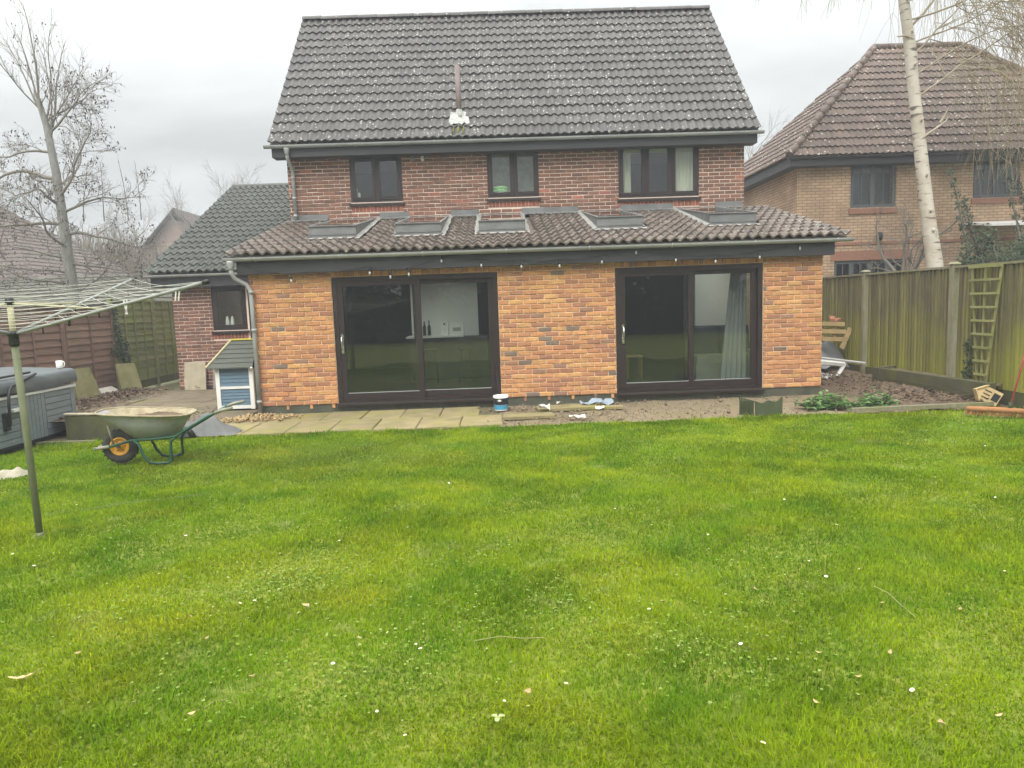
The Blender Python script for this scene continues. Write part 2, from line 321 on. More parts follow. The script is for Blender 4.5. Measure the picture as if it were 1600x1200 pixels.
    t['clover'] = M('clover_leaf', (0.25, 0.38, 0.09), rough=0.6, spec=0.15, tones=[((0.22, 0.34, 0.05), 0.5), ((0.30, 0.38, 0.11), 0.3), ((0.16, 0.28, 0.04), 0.2)], trans=0.3)
    t['daisy'] = M('daisy_white', (0.62, 0.62, 0.56), rough=0.8)
    t['daisy_y'] = M('daisy_yellow', (0.7, 0.5, 0.03), rough=0.8)
    t['sack'] = M('pale_sack', (0.36, 0.33, 0.25), (0.25, 0.23, 0.16), scale=8, rough=0.85, bump=0.6)

def birch_bark():
    m = M('birch_bark', (0.52, 0.48, 0.41), (0.38, 0.31, 0.23), scale=3, lo=0.45, hi=0.75, rough=0.8, bump=0.3)
    nt = m.node_tree
    N, L = nt.nodes.new, nt.links.new
    b = nt.nodes['Principled BSDF']
    old = b.inputs['Base Color'].links[0].from_socket
    g = N('ShaderNodeNewGeometry')
    st = N('ShaderNodeVectorMath'); st.operation = 'MULTIPLY'; L(g.outputs['Position'], st.inputs[0]); st.inputs[1].default_value = (2.2, 2.2, 11)
    nz = N('ShaderNodeTexNoise'); nz.inputs['Scale'].default_value = 1.3; nz.inputs['Detail'].default_value = 5; L(st.outputs[0], nz.inputs['Vector'])
    mr = N('ShaderNodeMapRange'); mr.inputs['From Min'].default_value = 0.58; mr.inputs['From Max'].default_value = 0.66; L(nz.outputs[0], mr.inputs['Value'])
    mx = N('ShaderNodeMix'); mx.data_type = 'RGBA'; L(mr.outputs[0], mx.inputs['Factor']); L(old, mx.inputs[6]); mx.inputs[7].default_value = (0.13, 0.11, 0.09, 1)
    L(mx.outputs[2], b.inputs['Base Color'])
    return m

def grass_mat():
    m = bpy.data.materials.new('grass_blade')
    m.use_nodes = True
    nt = m.node_tree
    N, L = nt.nodes.new, nt.links.new
    b = nt.nodes['Principled BSDF']
    out = nt.nodes['Material Output']
    g = N('ShaderNodeNewGeometry')
    def noise(scale, detail, lo, hi, off):
        v = N('ShaderNodeVectorMath'); v.operation = 'ADD'; L(g.outputs['Position'], v.inputs[0]); v.inputs[1].default_value = (off, off * 2, 0)
        fl = N('ShaderNodeVectorMath'); fl.operation = 'MULTIPLY'; L(v.outputs[0], fl.inputs[0]); fl.inputs[1].default_value = (1, 1, 0)
        n = N('ShaderNodeTexNoise'); n.inputs['Scale'].default_value = scale; n.inputs['Detail'].default_value = detail; n.inputs['Roughness'].default_value = 0.6
        L(fl.outputs[0], n.inputs['Vector'])
        r = N('ShaderNodeMapRange'); r.inputs['From Min'].default_value = lo; r.inputs['From Max'].default_value = hi
        L(n.outputs[0], r.inputs['Value'])
        return r.outputs[0]
    def mix(f, a, c, amt=1.0):
        x = N('ShaderNodeMix'); x.data_type = 'RGBA'
        if amt != 1.0:
            k = N('ShaderNodeMath'); k.operation = 'MULTIPLY'; L(f, k.inputs[0]); k.inputs[1].default_value = amt; f = k.outputs[0]
        L(f, x.inputs['Factor'])
        for s, i in ((a, 6), (c, 7)):
            if isinstance(s, tuple): x.inputs[i].default_value = (*s, 1)
            else: L(s, x.inputs[i])
        return x.outputs[2]
    base = mix(noise(0.55, 4, 0.4, 0.62, 3.1), (0.165, 0.285, 0.003), (0.265, 0.35, 0.004))
    base = mix(noise(1.7, 5, 0.45, 0.66, 9.7), base, (0.085, 0.20, 0.004), 0.75)
    base = mix(noise(1.1, 4, 0.57, 0.72, 21.3), base, (0.33, 0.36, 0.012), 0.65)
    base = mix(noise(2.6, 4, 0.6, 0.72, 33.3), base, (0.33, 0.38, 0.13), 0.65)
    ds = N('ShaderNodeVectorMath'); ds.operation = 'SUBTRACT'; L(g.outputs['Position'], ds.inputs[0]); ds.inputs[1].default_value = (1.7, -3.5, 0)
    dsc = N('ShaderNodeVectorMath'); dsc.operation = 'MULTIPLY'; L(ds.outputs[0], dsc.inputs[0]); dsc.inputs[1].default_value = (0.42, 0.8, 0)
    dl = N('ShaderNodeVectorMath'); dl.operation = 'LENGTH'; L(dsc.outputs[0], dl.inputs[0])
    nn = N('ShaderNodeTexNoise'); nn.inputs['Scale'].default_value = 1.6; nn.inputs['Detail'].default_value = 5; L(g.outputs['Position'], nn.inputs['Vector'])
    da = N('ShaderNodeMath'); da.operation = 'MULTIPLY_ADD'; L(nn.outputs[0], da.inputs[0]); da.inputs[1].default_value = 1.5; L(dl.outputs['Value'], da.inputs[2])
    dm = N('ShaderNodeMapRange'); dm.inputs['From Min'].default_value = 1.7; dm.inputs['From Max'].default_value = 0.9; L(da.outputs[0], dm.inputs['Value'])
    base = mix(dm.outputs[0], base, (0.15, 0.20, 0.025), 0.6)          # worn, mossy turf where people walk
    at = N('ShaderNodeAttribute'); at.attribute_name = 'tone'
    rp = N('ShaderNodeValToRGB'); L(at.outputs['Fac'], rp.inputs[0])
    e = rp.color_ramp.elements
    e[0].position = 0; e[0].color = (0.6, 0.62, 0.55, 1)
    e[1].position = 0.86; e[1].color = (1.3, 1.25, 1.1, 1)
    x = e.new(0.9); x.color = (2.0, 1.5, 2.5, 1)
    mu = N('ShaderNodeMix'); mu.data_type = 'RGBA'; mu.blend_type = 'MULTIPLY'; mu.inputs['Factor'].default_value = 1
    L(base, mu.inputs[6]); L(rp.outputs[0], mu.inputs[7])
    L(mu.outputs[2], b.inputs['Base Color'])
    b.inputs['Roughness'].default_value = 0.7
    b.inputs['Specular IOR Level'].default_value = 0.12
    tr = N('ShaderNodeBsdfTranslucent'); L(mu.outputs[2], tr.inputs['Color'])
    ms = N('ShaderNodeMixShader'); ms.inputs[0].default_value = 0.4
    L(b.outputs[0], ms.inputs[1]); L(tr.outputs[0], ms.inputs[2]); L(ms.outputs[0], out.inputs['Surface'])
    return m
setup_materials()

# ------------------------------------------------------------------ mesh helpers
def wloc(o):
    v = Vector((0, 0, 0))
    while o is not None:
        v += o.location
        o = o.parent
    return v

def tag(o, label=None, cat=None, group=None, kind=None):
    if label: o['label'] = label
    if cat: o['category'] = cat
    if group: o['group'] = group
    if kind: o['kind'] = kind
    return o

def thing(name, loc, label, cat, group=None):
    o = bpy.data.objects.new(name, None)
    o.empty_display_size = 0.1
    COL.objects.link(o)
    o.location = loc
    return tag(o, label, cat, group)

class MB:
    def __init__(s):
        s.v, s.f, s.m, s.t, s.sm = [], [], [], [], []
        s.tone, s.mi, s.smooth = 0.0, 0, False
    def face(s, idx):
        s.f.append(tuple(idx)); s.m.append(s.mi); s.t.append(s.tone); s.sm.append(s.smooth)
    def hexa(s, p):
        n = len(s.v); s.v += [tuple(q) for q in p]
        for q in ((0, 3, 2, 1), (4, 5, 6, 7), (0, 1, 5, 4), (1, 2, 6, 5), (2, 3, 7, 6), (3, 0, 4, 7)):
            s.face([n + i for i in q])
    def box(s, x0, x1, y0, y1, z0, z1):
        s.hexa([(x0, y0, z0), (x1, y0, z0), (x1, y1, z0), (x0, y1, z0), (x0, y0, z1), (x1, y0, z1), (x1, y1, z1), (x0, y1, z1)])
    def obox(s, c, ax, ay, az):
        """box centred at c with half-axis vectors"""
        c, ax, ay, az = Vector(c), Vector(ax), Vector(ay), Vector(az)
        s.hexa([c - ax - ay - az, c + ax - ay - az, c + ax + ay - az, c - ax + ay - az, c - ax - ay + az, c + ax - ay + az, c + ax + ay + az, c - ax + ay + az])
    def bar(s, a, b, w, h, up=(0, 0, 1)):
        a, b = Vector(a), Vector(b)
        d = (b - a)
        L = d.length
        d = d / L
        u = Vector(up)
        sx = d.cross(u)
        if sx.length < 1e-5: sx = d.cross(Vector((0, 1, 0)))
        sx.normalize()
        u = sx.cross(d)
        s.obox((a + b) / 2, d * L / 2, sx * w / 2, u * h / 2)
    def quad(s, a, b, c, d):
        n = len(s.v); s.v += [tuple(a), tuple(b), tuple(c), tuple(d)]; s.face((n, n + 1, n + 2, n + 3))
    def tube(s, pts, rad, n=8, cap=True, closed=False):
        pts = [Vector(p) for p in pts]
        k = len(pts)
        if not hasattr(rad, '__len__'): rad = [rad] * k
        base = len(s.v)
        prev = None
        for i, p in enumerate(pts):
            if closed: d = pts[(i + 1) % k] - pts[i - 1]
            else: d = pts[min(i + 1, k - 1)] - pts[max(i - 1, 0)]
            if d.length < 1e-9: d = Vector((0, 0, 1))
            d.normalize()
            if prev is None:
                a = Vector((0, 0, 1)) if abs(d.z) < 0.9 else Vector((1, 0, 0))
                e1 = d.cross(a).normalized()
            else:
                e1 = (prev - d * prev.dot(d))
                if e1.length < 1e-6: e1 = d.orthogonal()
                e1.normalize()
            prev = e1
            e2 = d.cross(e1)
            for j in range(n):
                t = 2 * PI * j / n
                s.v.append(tuple(p + (e1 * math.cos(t) + e2 * math.sin(t)) * rad[i]))
        sm = s.smooth
        s.smooth = n > 4
        for i in range(k if closed else k - 1):
            i2 = (i + 1) % k
            for j in range(n):
                a, b = base + i * n + j, base + i * n + (j + 1) % n
                c, d = base + i2 * n + (j + 1) % n, base + i2 * n + j
                s.face((a, b, c, d))
        s.smooth = False
        if cap and not closed:
            s.face([base + j for j in range(n)][::-1])
            s.face([base + (k - 1) * n + j for j in range(n)])
        s.smooth = sm
    def lathe(s, c, prof, n=20, axis='Z', capb=True, capt=True):
        """prof: list of (radius, height)"""
        base = len(s.v)
        for r, h in prof:
            for j in range(n):
                t = 2 * PI * j / n
                if axis == 'Z': p = (c[0] + r * math.cos(t), c[1] + r * math.sin(t), c[2] + h)
                elif axis == 'Y': p = (c[0] + r * math.cos(t), c[1] + h, c[2] + r * math.sin(t))
                else: p = (c[0] + h, c[1] + r * math.cos(t), c[2] + r * math.sin(t))
                s.v.append(p)
        sm = s.smooth
        s.smooth = True
        for i in range(len(prof) - 1):
            for j in range(n):
                a, b = base + i * n + j, base + i * n + (j + 1) % n
                s.face((a, b, b + n, a + n))
        s.smooth = False
        if capb: s.face([base + j for j in range(n)][::-1])
        if capt: s.face([base + (len(prof) - 1) * n + j for j in range(n)])
        s.smooth = sm
    def prism(s, poly, a, b):
        """poly: list of 3D points (planar); extruded by the vector b-a"""
        off = Vector(b) - Vector(a)
        n, k = len(s.v), len(poly)
        s.v += [tuple(p) for p in poly] + [tuple(Vector(p) + off) for p in poly]
        s.face([n + i for i in range(k)][::-1])
        s.face([n + k + i for i in range(k)])
        for i in range(k):
            j = (i + 1) % k
            s.face((n + i, n + j, n + k + j, n + k + i))
    def mesh(s, name, mats, off=Vector((0, 0, 0))):
        me = bpy.data.meshes.new(name)
        me.from_pydata([(x - off.x, y - off.y, z - off.z) for x, y, z in s.v], [], s.f)
        for m in (mats if isinstance(mats, (list, tuple)) else [mats]):
            me.materials.append(MAT[m] if isinstance(m, str) else m)
        me.polygons.foreach_set('material_index', s.m)
        me.polygons.foreach_set('use_smooth', s.sm)
        if any(s.t):
            a = me.attributes.new('tone', 'FLOAT', 'FACE')
            a.data.foreach_set('value', s.t)
        me.update()
        return me
    def build(s, name, mats, parent=None, loc=None):
        """vertices are world coordinates; loc = where the object's origin sits"""
        L = wloc(parent) if loc is None else Vector(loc)
        o = bpy.data.objects.new(name, s.mesh(name, mats, L))
        COL.objects.link(o)
        if parent is not None:
            o.parent = parent
            o.location = L - wloc(parent)
        else:
            o.location = L
        return o

def put(name, me, parent, loc, rot=None):
    o = bpy.data.objects.new(name, me)
    COL.objects.link(o)
    o.parent = parent
    o.location = Vector(loc) - (wloc(parent) if parent else Vector((0, 0, 0)))
    if rot is not None:
        o.rotation_euler = rot
    return o

def np_mesh(name, V, F, mat, tone=None, parent=None, smooth=False):
    V = np.asarray(V, np.float32); F = np.asarray(F, np.int32)
    me = bpy.data.meshes.new(name)
    k = F.shape[1]
    me.vertices.add(len(V)); me.vertices.foreach_set('co', V.ravel())
    me.loops.add(F.size); me.loops.foreach_set('vertex_index', F.ravel())
    me.polygons.add(len(F))
    me.polygons.foreach_set('loop_start', np.arange(0, F.size, k, dtype=np.int32))
    me.polygons.foreach_set('loop_total', np.full(len(F), k, np.int32))
    if smooth: me.polygons.foreach_set('use_smooth', np.ones(len(F), bool))
    me.materials.append(MAT[mat] if isinstance(mat, str) else mat)
    if tone is not None:
        a = me.attributes.new('tone', 'FLOAT', 'FACE'); a.data.foreach_set('value', np.asarray(tone, np.float32))
    me.update(calc_edges=True)
    me.validate()
    o = bpy.data.objects.new(name, me)
    COL.objects.link(o)
    if parent is not None: o.parent = parent; o.location = -wloc(parent)
    return o

U = random.uniform

# ------------------------------------------------------------------ ground
def lawn_z(x, y):
    return -0.035 + 0.016 * np.sin(x * 0.9 + 1.3) * np.cos(y * 0.7) + 0.008 * np.sin(x * 2.3 + y * 1.9) + 0.005 * np.sin(x * 5.1 - y * 4.3)

def structure(o):
    o['kind'] = 'structure'
    return o

def build_ground():
    mb = MB()
    mb.quad((-400, -400, -0.12), (400, -400, -0.12), (400, 600, -0.12), (-400, 600, -0.12))
    structure(mb.build('ground', 'ground', loc=(0, 0, -0.12)))
    # lawn sheet
    xs = np.linspace(-9, 15, 161); ys = np.linspace(-24, -1.9, 149)
    X, Y = np.meshgrid(xs, ys)
    Z = lawn_z(X, Y)
    V = np.stack([X, Y, Z], -1).reshape(-1, 3)
    nx = len(xs)
    i = np.arange(len(ys) - 1)[:, None] * nx + np.arange(nx - 1)[None]
    F = np.stack([i, i + 1, i + nx + 1, i + nx], -1).reshape(-1, 4)
    structure(np_mesh('lawn', V, F, 'lawn', smooth=True))
    # bed of rubble soil along the house, on the side without paving
    def sheet(name, x0, x1, y0, y1, z, mat, amp, n=60, zf=None):
        xs = np.linspace(x0, x1, n); ys = np.linspace(y0, y1, n)
        X, Y = np.meshgrid(xs, ys)
        Z = z + amp * (np.sin(X * 7.1 + Y * 3) * np.cos(Y * 6.3 - X * 2) + 0.6 * np.sin(X * 17 + 2) * np.sin(Y * 15))
        if zf is not None: Z = Z + zf(X, Y)
        V = np.stack([X, Y, Z], -1).reshape(-1, 3)
        i = np.arange(n - 1)[:, None] * n + np.arange(n - 1)[None]
        F = np.stack([i, i + 1, i + n + 1, i + n], -1).reshape(-1, 4)
        return structure(np_mesh(name, V, F, mat, smooth=True))
    sheet('soil_bed', 3.9, 9.6, -1.93, 0.03, -0.025, 'soil', 0.012)
    sheet('side_path', 9.19, 11.0, -1.9, 9.0, -0.02, 'dark_soil', 0.02, zf=lambda X, Y: 0.10 * np.clip((X - 9.7) * 1.2, 0, 1) * np.clip((Y + 1.9) * 0.8, 0, 1))
    # patio of concrete slabs: one sheet of jointing, each slab a piece of its own
    mb = MB()
    mb.box(-4.6, 3.9, -1.86, 0.0, -0.08, -0.028)
    mb.box(-4.6, -0.0, 0.0, 4.5, -0.08, -0.028)
    patio = structure(mb.build('patio', 'joint', loc=(0, 0, -0.03)))
    rnd = random.Random(3)
    def slab_mesh(w, d, k):
        m = MB()
        e = 0.012
        n = 0
        zt = 0.0
        z = [zt + rnd.uniform(-0.003, 0.003) for _ in range(4)]
        hw, hd = w / 2 - 0.006, d / 2 - 0.006
        m.v = [(-hw, -hd, -0.05), (hw, -hd, -0.05), (hw, hd, -0.05), (-hw, hd, -0.05),
               (-hw, -hd, z[0] - e), (hw, -hd, z[1] - e), (hw, hd, z[2] - e), (-hw, hd, z[3] - e),
               (-hw + e, -hd + e, z[0]), (hw - e, -hd + e, z[1]), (hw - e, hd - e, z[2]), (-hw + e, hd - e, z[3])]
        m.face((8, 9, 10, 11))
        for j in range(4):
            q = (j + 1) % 4
            m.face((j, q, 4 + q, 4 + j)); m.face((4 + j, 4 + q, 8 + q, 8 + j))
        return m.mesh('paving_slab', k)
    A = [slab_mesh(0.6, 0.9, 'slab') for _ in range(4)]
    B = [slab_mesh(0.75, 0.75, 'slab_dirty') for _ in range(5)]
    for r in range(2):
        for c in range(8):
            x = -0.60 + 0.3 + c * 0.6 - (0.0 if r else 0.25)
            if x > 3.7 or x < -0.7: continue
            o = put('paving_slab', A[rnd.randrange(4)], patio, (x, -1.37 + r * 0.9 + 0.0, -0.006 + rnd.uniform(-0.006, 0.006)), (rnd.uniform(-.006, .006), rnd.uniform(-.006, .006), rnd.uniform(-.006, .006)))
    for r in range(8):
        for c in range(6):
            x = -4.25 + c * 0.75; y = -1.45 + r * 0.75
            if x > -0.3 and y > -0.1: continue
            if x > -0.9 and y < 0.0: continue
            put('paving_slab', B[rnd.randrange(5)], patio, (x, y, -0.004 + rnd.uniform(-0.008, 0.006)), (rnd.uniform(-.01, .01), rnd.uniform(-.01, .01), rnd.uniform(-.01, .01)))
    return patio
PATIO = build_ground()

# ------------------------------------------------------------------ the house
HOUSE = thing('brick_house', (0, 0, 0), 'two storey brick house with orange brick extension and wide glass doors', 'house')
YM = 3.4                       # front of the main wall
X0, X1 = -0.22, 9.09
BR = random.Random(5)

def brick_piece(L, H, D, rnd, c=0.006):
    m = MB()
    j = lambda a: rnd.uniform(-a, a)
    hl, hh = L / 2, H / 2
    P = []
    for (sx, sz) in ((-1, -1), (1, -1), (1, 1), (-1, 1)):
        P.append((sx * hl + j(.003), D, sz * hh + j(.0028)))
    for (sx, sz) in ((-1, -1), (1, -1), (1, 1), (-1, 1)):
        P.append((P[len(P) - 4][0], c + j(.002), P[len(P) - 4][2]))
    for k, (sx, sz) in enumerate(((-1, -1), (1, -1), (1, 1), (-1, 1))):
        P.append((P[4 + k][0] - sx * c, j(.003), P[4 + k][2] - sz * c))
    m.v = P
    m.face((8, 9, 10, 11))
    for a in range(4):
        b = (a + 1) % 4
        m.face((a, b, 4 + b, 4 + a)); m.face((4 + a, 4 + b, 8 + b, 8 + a))
    return m

BCACHE = {}
def brick_mesh(L, H, mat, D=0.03):
    key = (round(L / 0.02), round(H / 0.01), mat, BR.randrange(4) if L > 0.2 else 0)
    if key not in BCACHE:
        BCACHE[key] = brick_piece(L, H, D, BR).mesh('brick', mat)
    return BCACHE[key]

def lay_wall(parent, name, mat, regions, y, limit, z0, bond=0.0, course=0.075, H=0.061, stuff_name='brickwork', prefer=None):
    """regions: (x0, x1, za, zb) brick areas of a wall facing -Y; stretcher bond"""
    todo = []
    for (xa, xb, za, zb) in regions:
        k0 = int(math.ceil((za - z0) / course - 0.01)); k1 = int(math.floor((zb - z0) / course + 0.01))
        for k in range(k0, k1):
            zc = z0 + k * course + course / 2
            off = bond + (0.1125 if k % 2 else 0.0)
            n = int(math.floor((xa - off) / 0.225)) - 1
            while True:
                a, b = off + n * 0.225, off + n * 0.225 + 0.225
                n += 1
                if a >= xb: break
                a, b = max(a, xa), min(b, xb)
                if b - a < 0.018: continue
                lo = 0.006 if a > xa + 1e-6 else 0.0
                hi = 0.006 if b < xb - 1e-6 else 0.0
                L = b - a - lo - hi
                todo.append(((a + lo + b - hi) / 2, zc, L))
    key = prefer or (lambda q: -q[2])
    todo.sort(key=key)
    for x, z, L in todo[:limit]:
        o = put(name, brick_mesh(L, H, mat), parent, (x, y + BR.uniform(-0.005, 0.003), z + BR.uniform(-.0015, .0015)), (BR.uniform(-.03, .03), BR.uniform(-.010, .010), BR.uniform(-.016, .016)))
    rest = todo[limit:]
    if rest:
        mb = MB()
        for x, z, L in rest:
            p = brick_piece(L, H, 0.03, BR)
            n = len(mb.v)
            dy = BR.uniform(-.002, .002)
            mb.v += [(a + x, b + y + dy, c + z) for a, b, c in p.v]
            mb.tone = BR.random() + 1e-4
            for f in p.f: mb.face([i + n for i in f])
        o = mb.build(stuff_name, mat, parent)
        o['kind'] = 'stuff'

D1A, D1B, D2A, D2B, EXR = 1.297, 3.945, 5.831, 8.225, 9.187
DT = 2.15
def extension():
    mb = MB()
    yb = 0.30
    mf = 0.014                                      # mortar face behind brick face
    mb.box(0.0, D1A, mf, yb, 0.12, 2.5)
    mb.box(D1B, D2A, mf, yb, 0.12, 2.5)
    mb.box(D2B, EXR, mf, yb, 0.12, 2.5)
    mb.box(D1A, D1B, mf, yb, DT, 2.5)
    mb.box(D2A, D2B, mf, yb, DT, 2.5)
    mb.box(0.0, 0.28, yb, YM, 0.0, 2.6)             # flank walls
    mb.box(EXR - 0.28, EXR, yb, YM, 0.0, 2.6)
    w = mb.build('extension_wall', 'ext_mortar', HOUSE)
    reg = [(0.0, D1A - .004, 0.12, 2.3), (D1B + .004, D2A - .004, 0.12, 2.3), (D2B + .004, EXR, 0.12, 2.3)]
    lay_wall(w, 'facing_brick', 'ext_brick', reg, 0.0, 300, 0.12, bond=0.07, prefer=lambda q: -q[2] - 0.001 * BR.random())
    # soldier course over the doors
    for a, b in ((D1A, D1B), (D2A, D2B)):
        n = int(round((b - a) / 0.075))
        for i in range(n):
            x = a + (i + .5) * (b - a) / n
            put('soldier_brick', brick_mesh(0.064, 0.15, 'ext_brick'), w, (x, 0.0, DT + 0.08), (0, 0, 0))
    mb = MB()
    mb.box(0.012, EXR - 0.012, 0.02, 0.29, -0.08, 0.12)
    p = mb.build('plinth', 'plinth', HOUSE)
    for x in (0.48, 0.86, 1.22, 4.33, 4.72, 5.11, 5.48, 5.76):  # weep blocks
        mb = MB(); mb.box(x - .022, x + .022, 0.006, 0.03, 0.055, 0.117)
        mb.build('weep_block', 'ext_brick', p)
extension()

def patio_door(x0, x1, xm):
    y = 0.035
    mb = MB()
    f = 0.075
    z0, z1 = 0.13, DT - 0.004
    mb.box(x0 + .003, x0 + f, y, y + .12, z0, z1); mb.box(x1 - f, x1 - .003, y, y + .12, z0, z1)
    mb.box(x0 + f, x1 - f, y, y + .12, z1 - f, z1); mb.box(x0 + f, x1 - f, y, y + .12, z0, z0 + .045)
    d = mb.build('patio_door', 'dark_frame', HOUSE)
    mb = MB()
    mb.hexa([(x0 - .02, -.07, .085), (x1 + .02, -.07, .085), (x1 + .02, .15, .085), (x0 - .02, .15, .085), (x0 - .02, -.07, .105), (x1 + .02, -.07, .105), (x1 + .02, .15, .128), (x0 - .02, .15, .128)])
    mb.build('sill', 'dark_frame', d)
    s = 0.085
    for k, (a, b, yy) in enumerate(((x0 + f + .002, xm + .075, y + .012), (xm - .06, x1 - f - .002, y + .066))):
        zz0, zz1 = z0 + .047, z1 - f - .002
        mb = MB()
        mb.box(a, a + s, yy, yy + .048, zz0, zz1); mb.box(b - s, b, yy, yy + .048, zz0, zz1)
        mb.box(a + s, b - s, yy, yy + .048, zz1 - s * .8, zz1); mb.box(a + s, b - s, yy, yy + .048, zz0, zz0 + s * 1.15)
        mb.build('door_leaf', 'dark_frame', d)
        mb = MB()
        mb.box(a + s - .004, b - s + .004, yy + .02, yy + .028, zz0 + s, zz1 - s * .7)
        mb.build('pane', 'glass', d)
        mb = MB()                                                                    # pale spacer gasket along the foot of the glass
        mb.box(a + s, b - s, yy + .004, yy + .018, zz0 + s * 1.15, zz0 + s * 1.15 + .010)
        mb.build('gasket', 'grey_gutter', d)
    mb = MB()
    hx = x0 + f + .045
    mb.tube([(hx, .04, 1.0), (hx, -.035, 1.02), (hx, -.04, 1.10), (hx, -.03, 1.19), (hx, .04, 1.21)], .011, 6)
    mb.box(hx - .02, hx + .02, .032, .046, .93, 1.24)
    mb.tube([(hx, .035, .96), (hx, .01, .96)], .012, 8)
    mb.build('handle', 'chrome', d)
patio_door(D1A, D1B, 2.625)
patio_door(D2A, D2B, 7.03)

def window(x0, x1, z0, z1, y, muls, sashed=True, sill=True, frame='dark_frame', fw=.055, sw=.05, depth=.09, parent=None, cols=0, rows=0):
    mb = MB()
    yy = y + .02
    mb.box(x0, x0 + fw, yy, yy + depth, z0, z1); mb.box(x1 - fw, x1, yy, yy + depth, z0, z1)
    mb.box(x0 + fw, x1 - fw, yy, yy + depth, z1 - fw, z1); mb.box(x0 + fw, x1 - fw, yy, yy + depth, z0, z0 + fw)
    for m in muls:
        mb.box(m - fw / 2, m + fw / 2, yy + .002, yy + depth - .002, z0 + fw, z1 - fw)
    w = mb.build('window', frame, parent or HOUSE)
    edges = [x0 + fw - fw / 2] + list(muls) + [x1 - fw + fw / 2]
    for a, b in zip(edges, edges[1:]):
        a += fw / 2 + .002; b -= fw / 2 + .002
        c, d = z0 + fw + .002, z1 - fw - .002
        mb = MB()
        ys = yy - .012
        mb.box(a, a + sw, ys, ys + .05, c, d); mb.box(b - sw, b, ys, ys + .05, c, d)
        mb.box(a + sw, b - sw, ys, ys + .05, d - sw, d); mb.box(a + sw, b - sw, ys, ys + .05, c, c + sw)
        for k in range(1, cols): 
            xx = a + sw + (b - a - 2 * sw) * k / cols; mb.box(xx - .01, xx + .01, ys + .012, ys + .04, c + sw, d - sw)
        for k in range(1, rows):
            zz = c + sw + (d - c - 2 * sw) * k / rows; mb.box(a + sw, b - sw, ys + .014, ys + .038, zz - .01, zz + .01)
        mb.build('sash', frame, w)
        mb = MB()
        mb.box(a + sw - .004, b - sw + .004, ys + .022, ys + .030, c + sw - .004, d - sw + .004)
        mb.build('pane', 'glass', w)
    if sill:
        mb = MB()
        mb.hexa([(x0 - .03, y - .05, z0 - .075), (x1 + .03, y - .05, z0 - .075), (x1 + .03, y + .11, z0 - .075), (x0 - .03, y + .11, z0 - .075),
                 (x0 - .03, y - .05, z0 - .025), (x1 + .03, y - .05, z0 - .025), (x1 + .03, y + .11, z0 - .001), (x0 - .03, y + .11, z0 - .001)])
        mb.build('sill', frame, w)
    return w

WINS = [(1.03, 2.09, 3.79), (3.82, 4.87, 3.80), (6.50, 8.16, 3.71)]
WTOP = 4.80
def main_walls():
    mf = YM + 0.010
    segs = [(X0, WINS[0][0]), (WINS[0][1], WINS[1][0]), (WINS[1][1], WINS[2][0]), (WINS[2][1], X1)]
    mb = MB()
    for a, b in segs: mb.box(a, b, mf, YM + .3, 2.6, 4.95)
    for a, b, z in WINS:
        mb.box(a, b, mf, YM + .3, 2.6, z); mb.box(a, b, mf, YM + .3, WTOP, 4.95)
    mb.box(X0, X0 + .28, YM + .3, 9.5, 0, 4.95); mb.box(X1 - .28, X1, YM + .3, 9.5, 0, 4.95); mb.box(X0 + .28, X1 - .28, 9.2, 9.5, 0, 4.95)
    for xa, xb in ((X0, X0 + .28), (X1 - .28, X1)):         # gables
        mb.prism([(xa, YM, 4.95), (xa, 9.5, 4.95), (xa, 6.45, 8.28)], (xa, 0, 0), (xb, 0, 0))
    w = mb.build('main_wall', 'pink_mortar', HOUSE)
    z0 = 3.35 - 0.075 * 2
    reg = [(a, b, 3.20, 4.85) for a, b in segs]
    for a, b, z in WINS: reg.append((a, b, 3.20, z - .20))
    lay_wall(w, 'wall_brick', 'brown_brick', reg, YM, 300, z0, bond=0.03, prefer=lambda q: (0 if q[1] > 3.5 else 1, -round(q[2], 2)))
    for a, b, z in WINS:                                    # brick-on-edge sills
        n = int(round((b - a) / .075))
        for i in range(n):
            x = a + (i + .5) * (b - a) / n
            put('sill_brick', brick_mesh(0.063, 0.105, 'red_brick'), w, (x, YM - .006, z - .135), (0, BR.uniform(-.01, .01), 0))
main_walls()
window(*WINS[0][:2], WINS[0][2], WTOP, YM, [1.56])
window(*WINS[1][:2], WINS[1][2], WTOP, YM, [4.36])
window(*WINS[2][:2], WINS[2][2], WTOP, YM, [7.06, 7.60])

# -- roofs
def tile_geo(W, L, amp=.026, lift=.036, waves=2, seg=6, lip=.032, phase=0.0):
    n = waves * seg
    P, F = [], []
    for i in range(n + 1):
        x = W * i / n
        w = amp * (0.5 + 0.5 * math.cos(2 * PI * waves * i / n + phase))
        P += [(x, 0, lift + w - lip), (x, 0, lift + w), (x, L, w)]
    for i in range(n):
        a, b = i * 3, i * 3 + 3
        F.append((a, b, b + 1, a + 1)); F.append((a + 1, b + 1, b + 2, a + 2))
    return P, F

def tile_mesh(W, L, mat, rnd, **k):
    P, F = tile_geo(W, L, **k)
    m = MB()
    m.v = [(x + rnd.uniform(-.001, .001), y + (rnd.uniform(-.003, .003) if y < .01 else 0), z + rnd.uniform(-.0015, .0015)) for x, y, z in P]
    m.smooth = False
    for f in F: m.face(f)
    return m.mesh('roof_tile', mat)

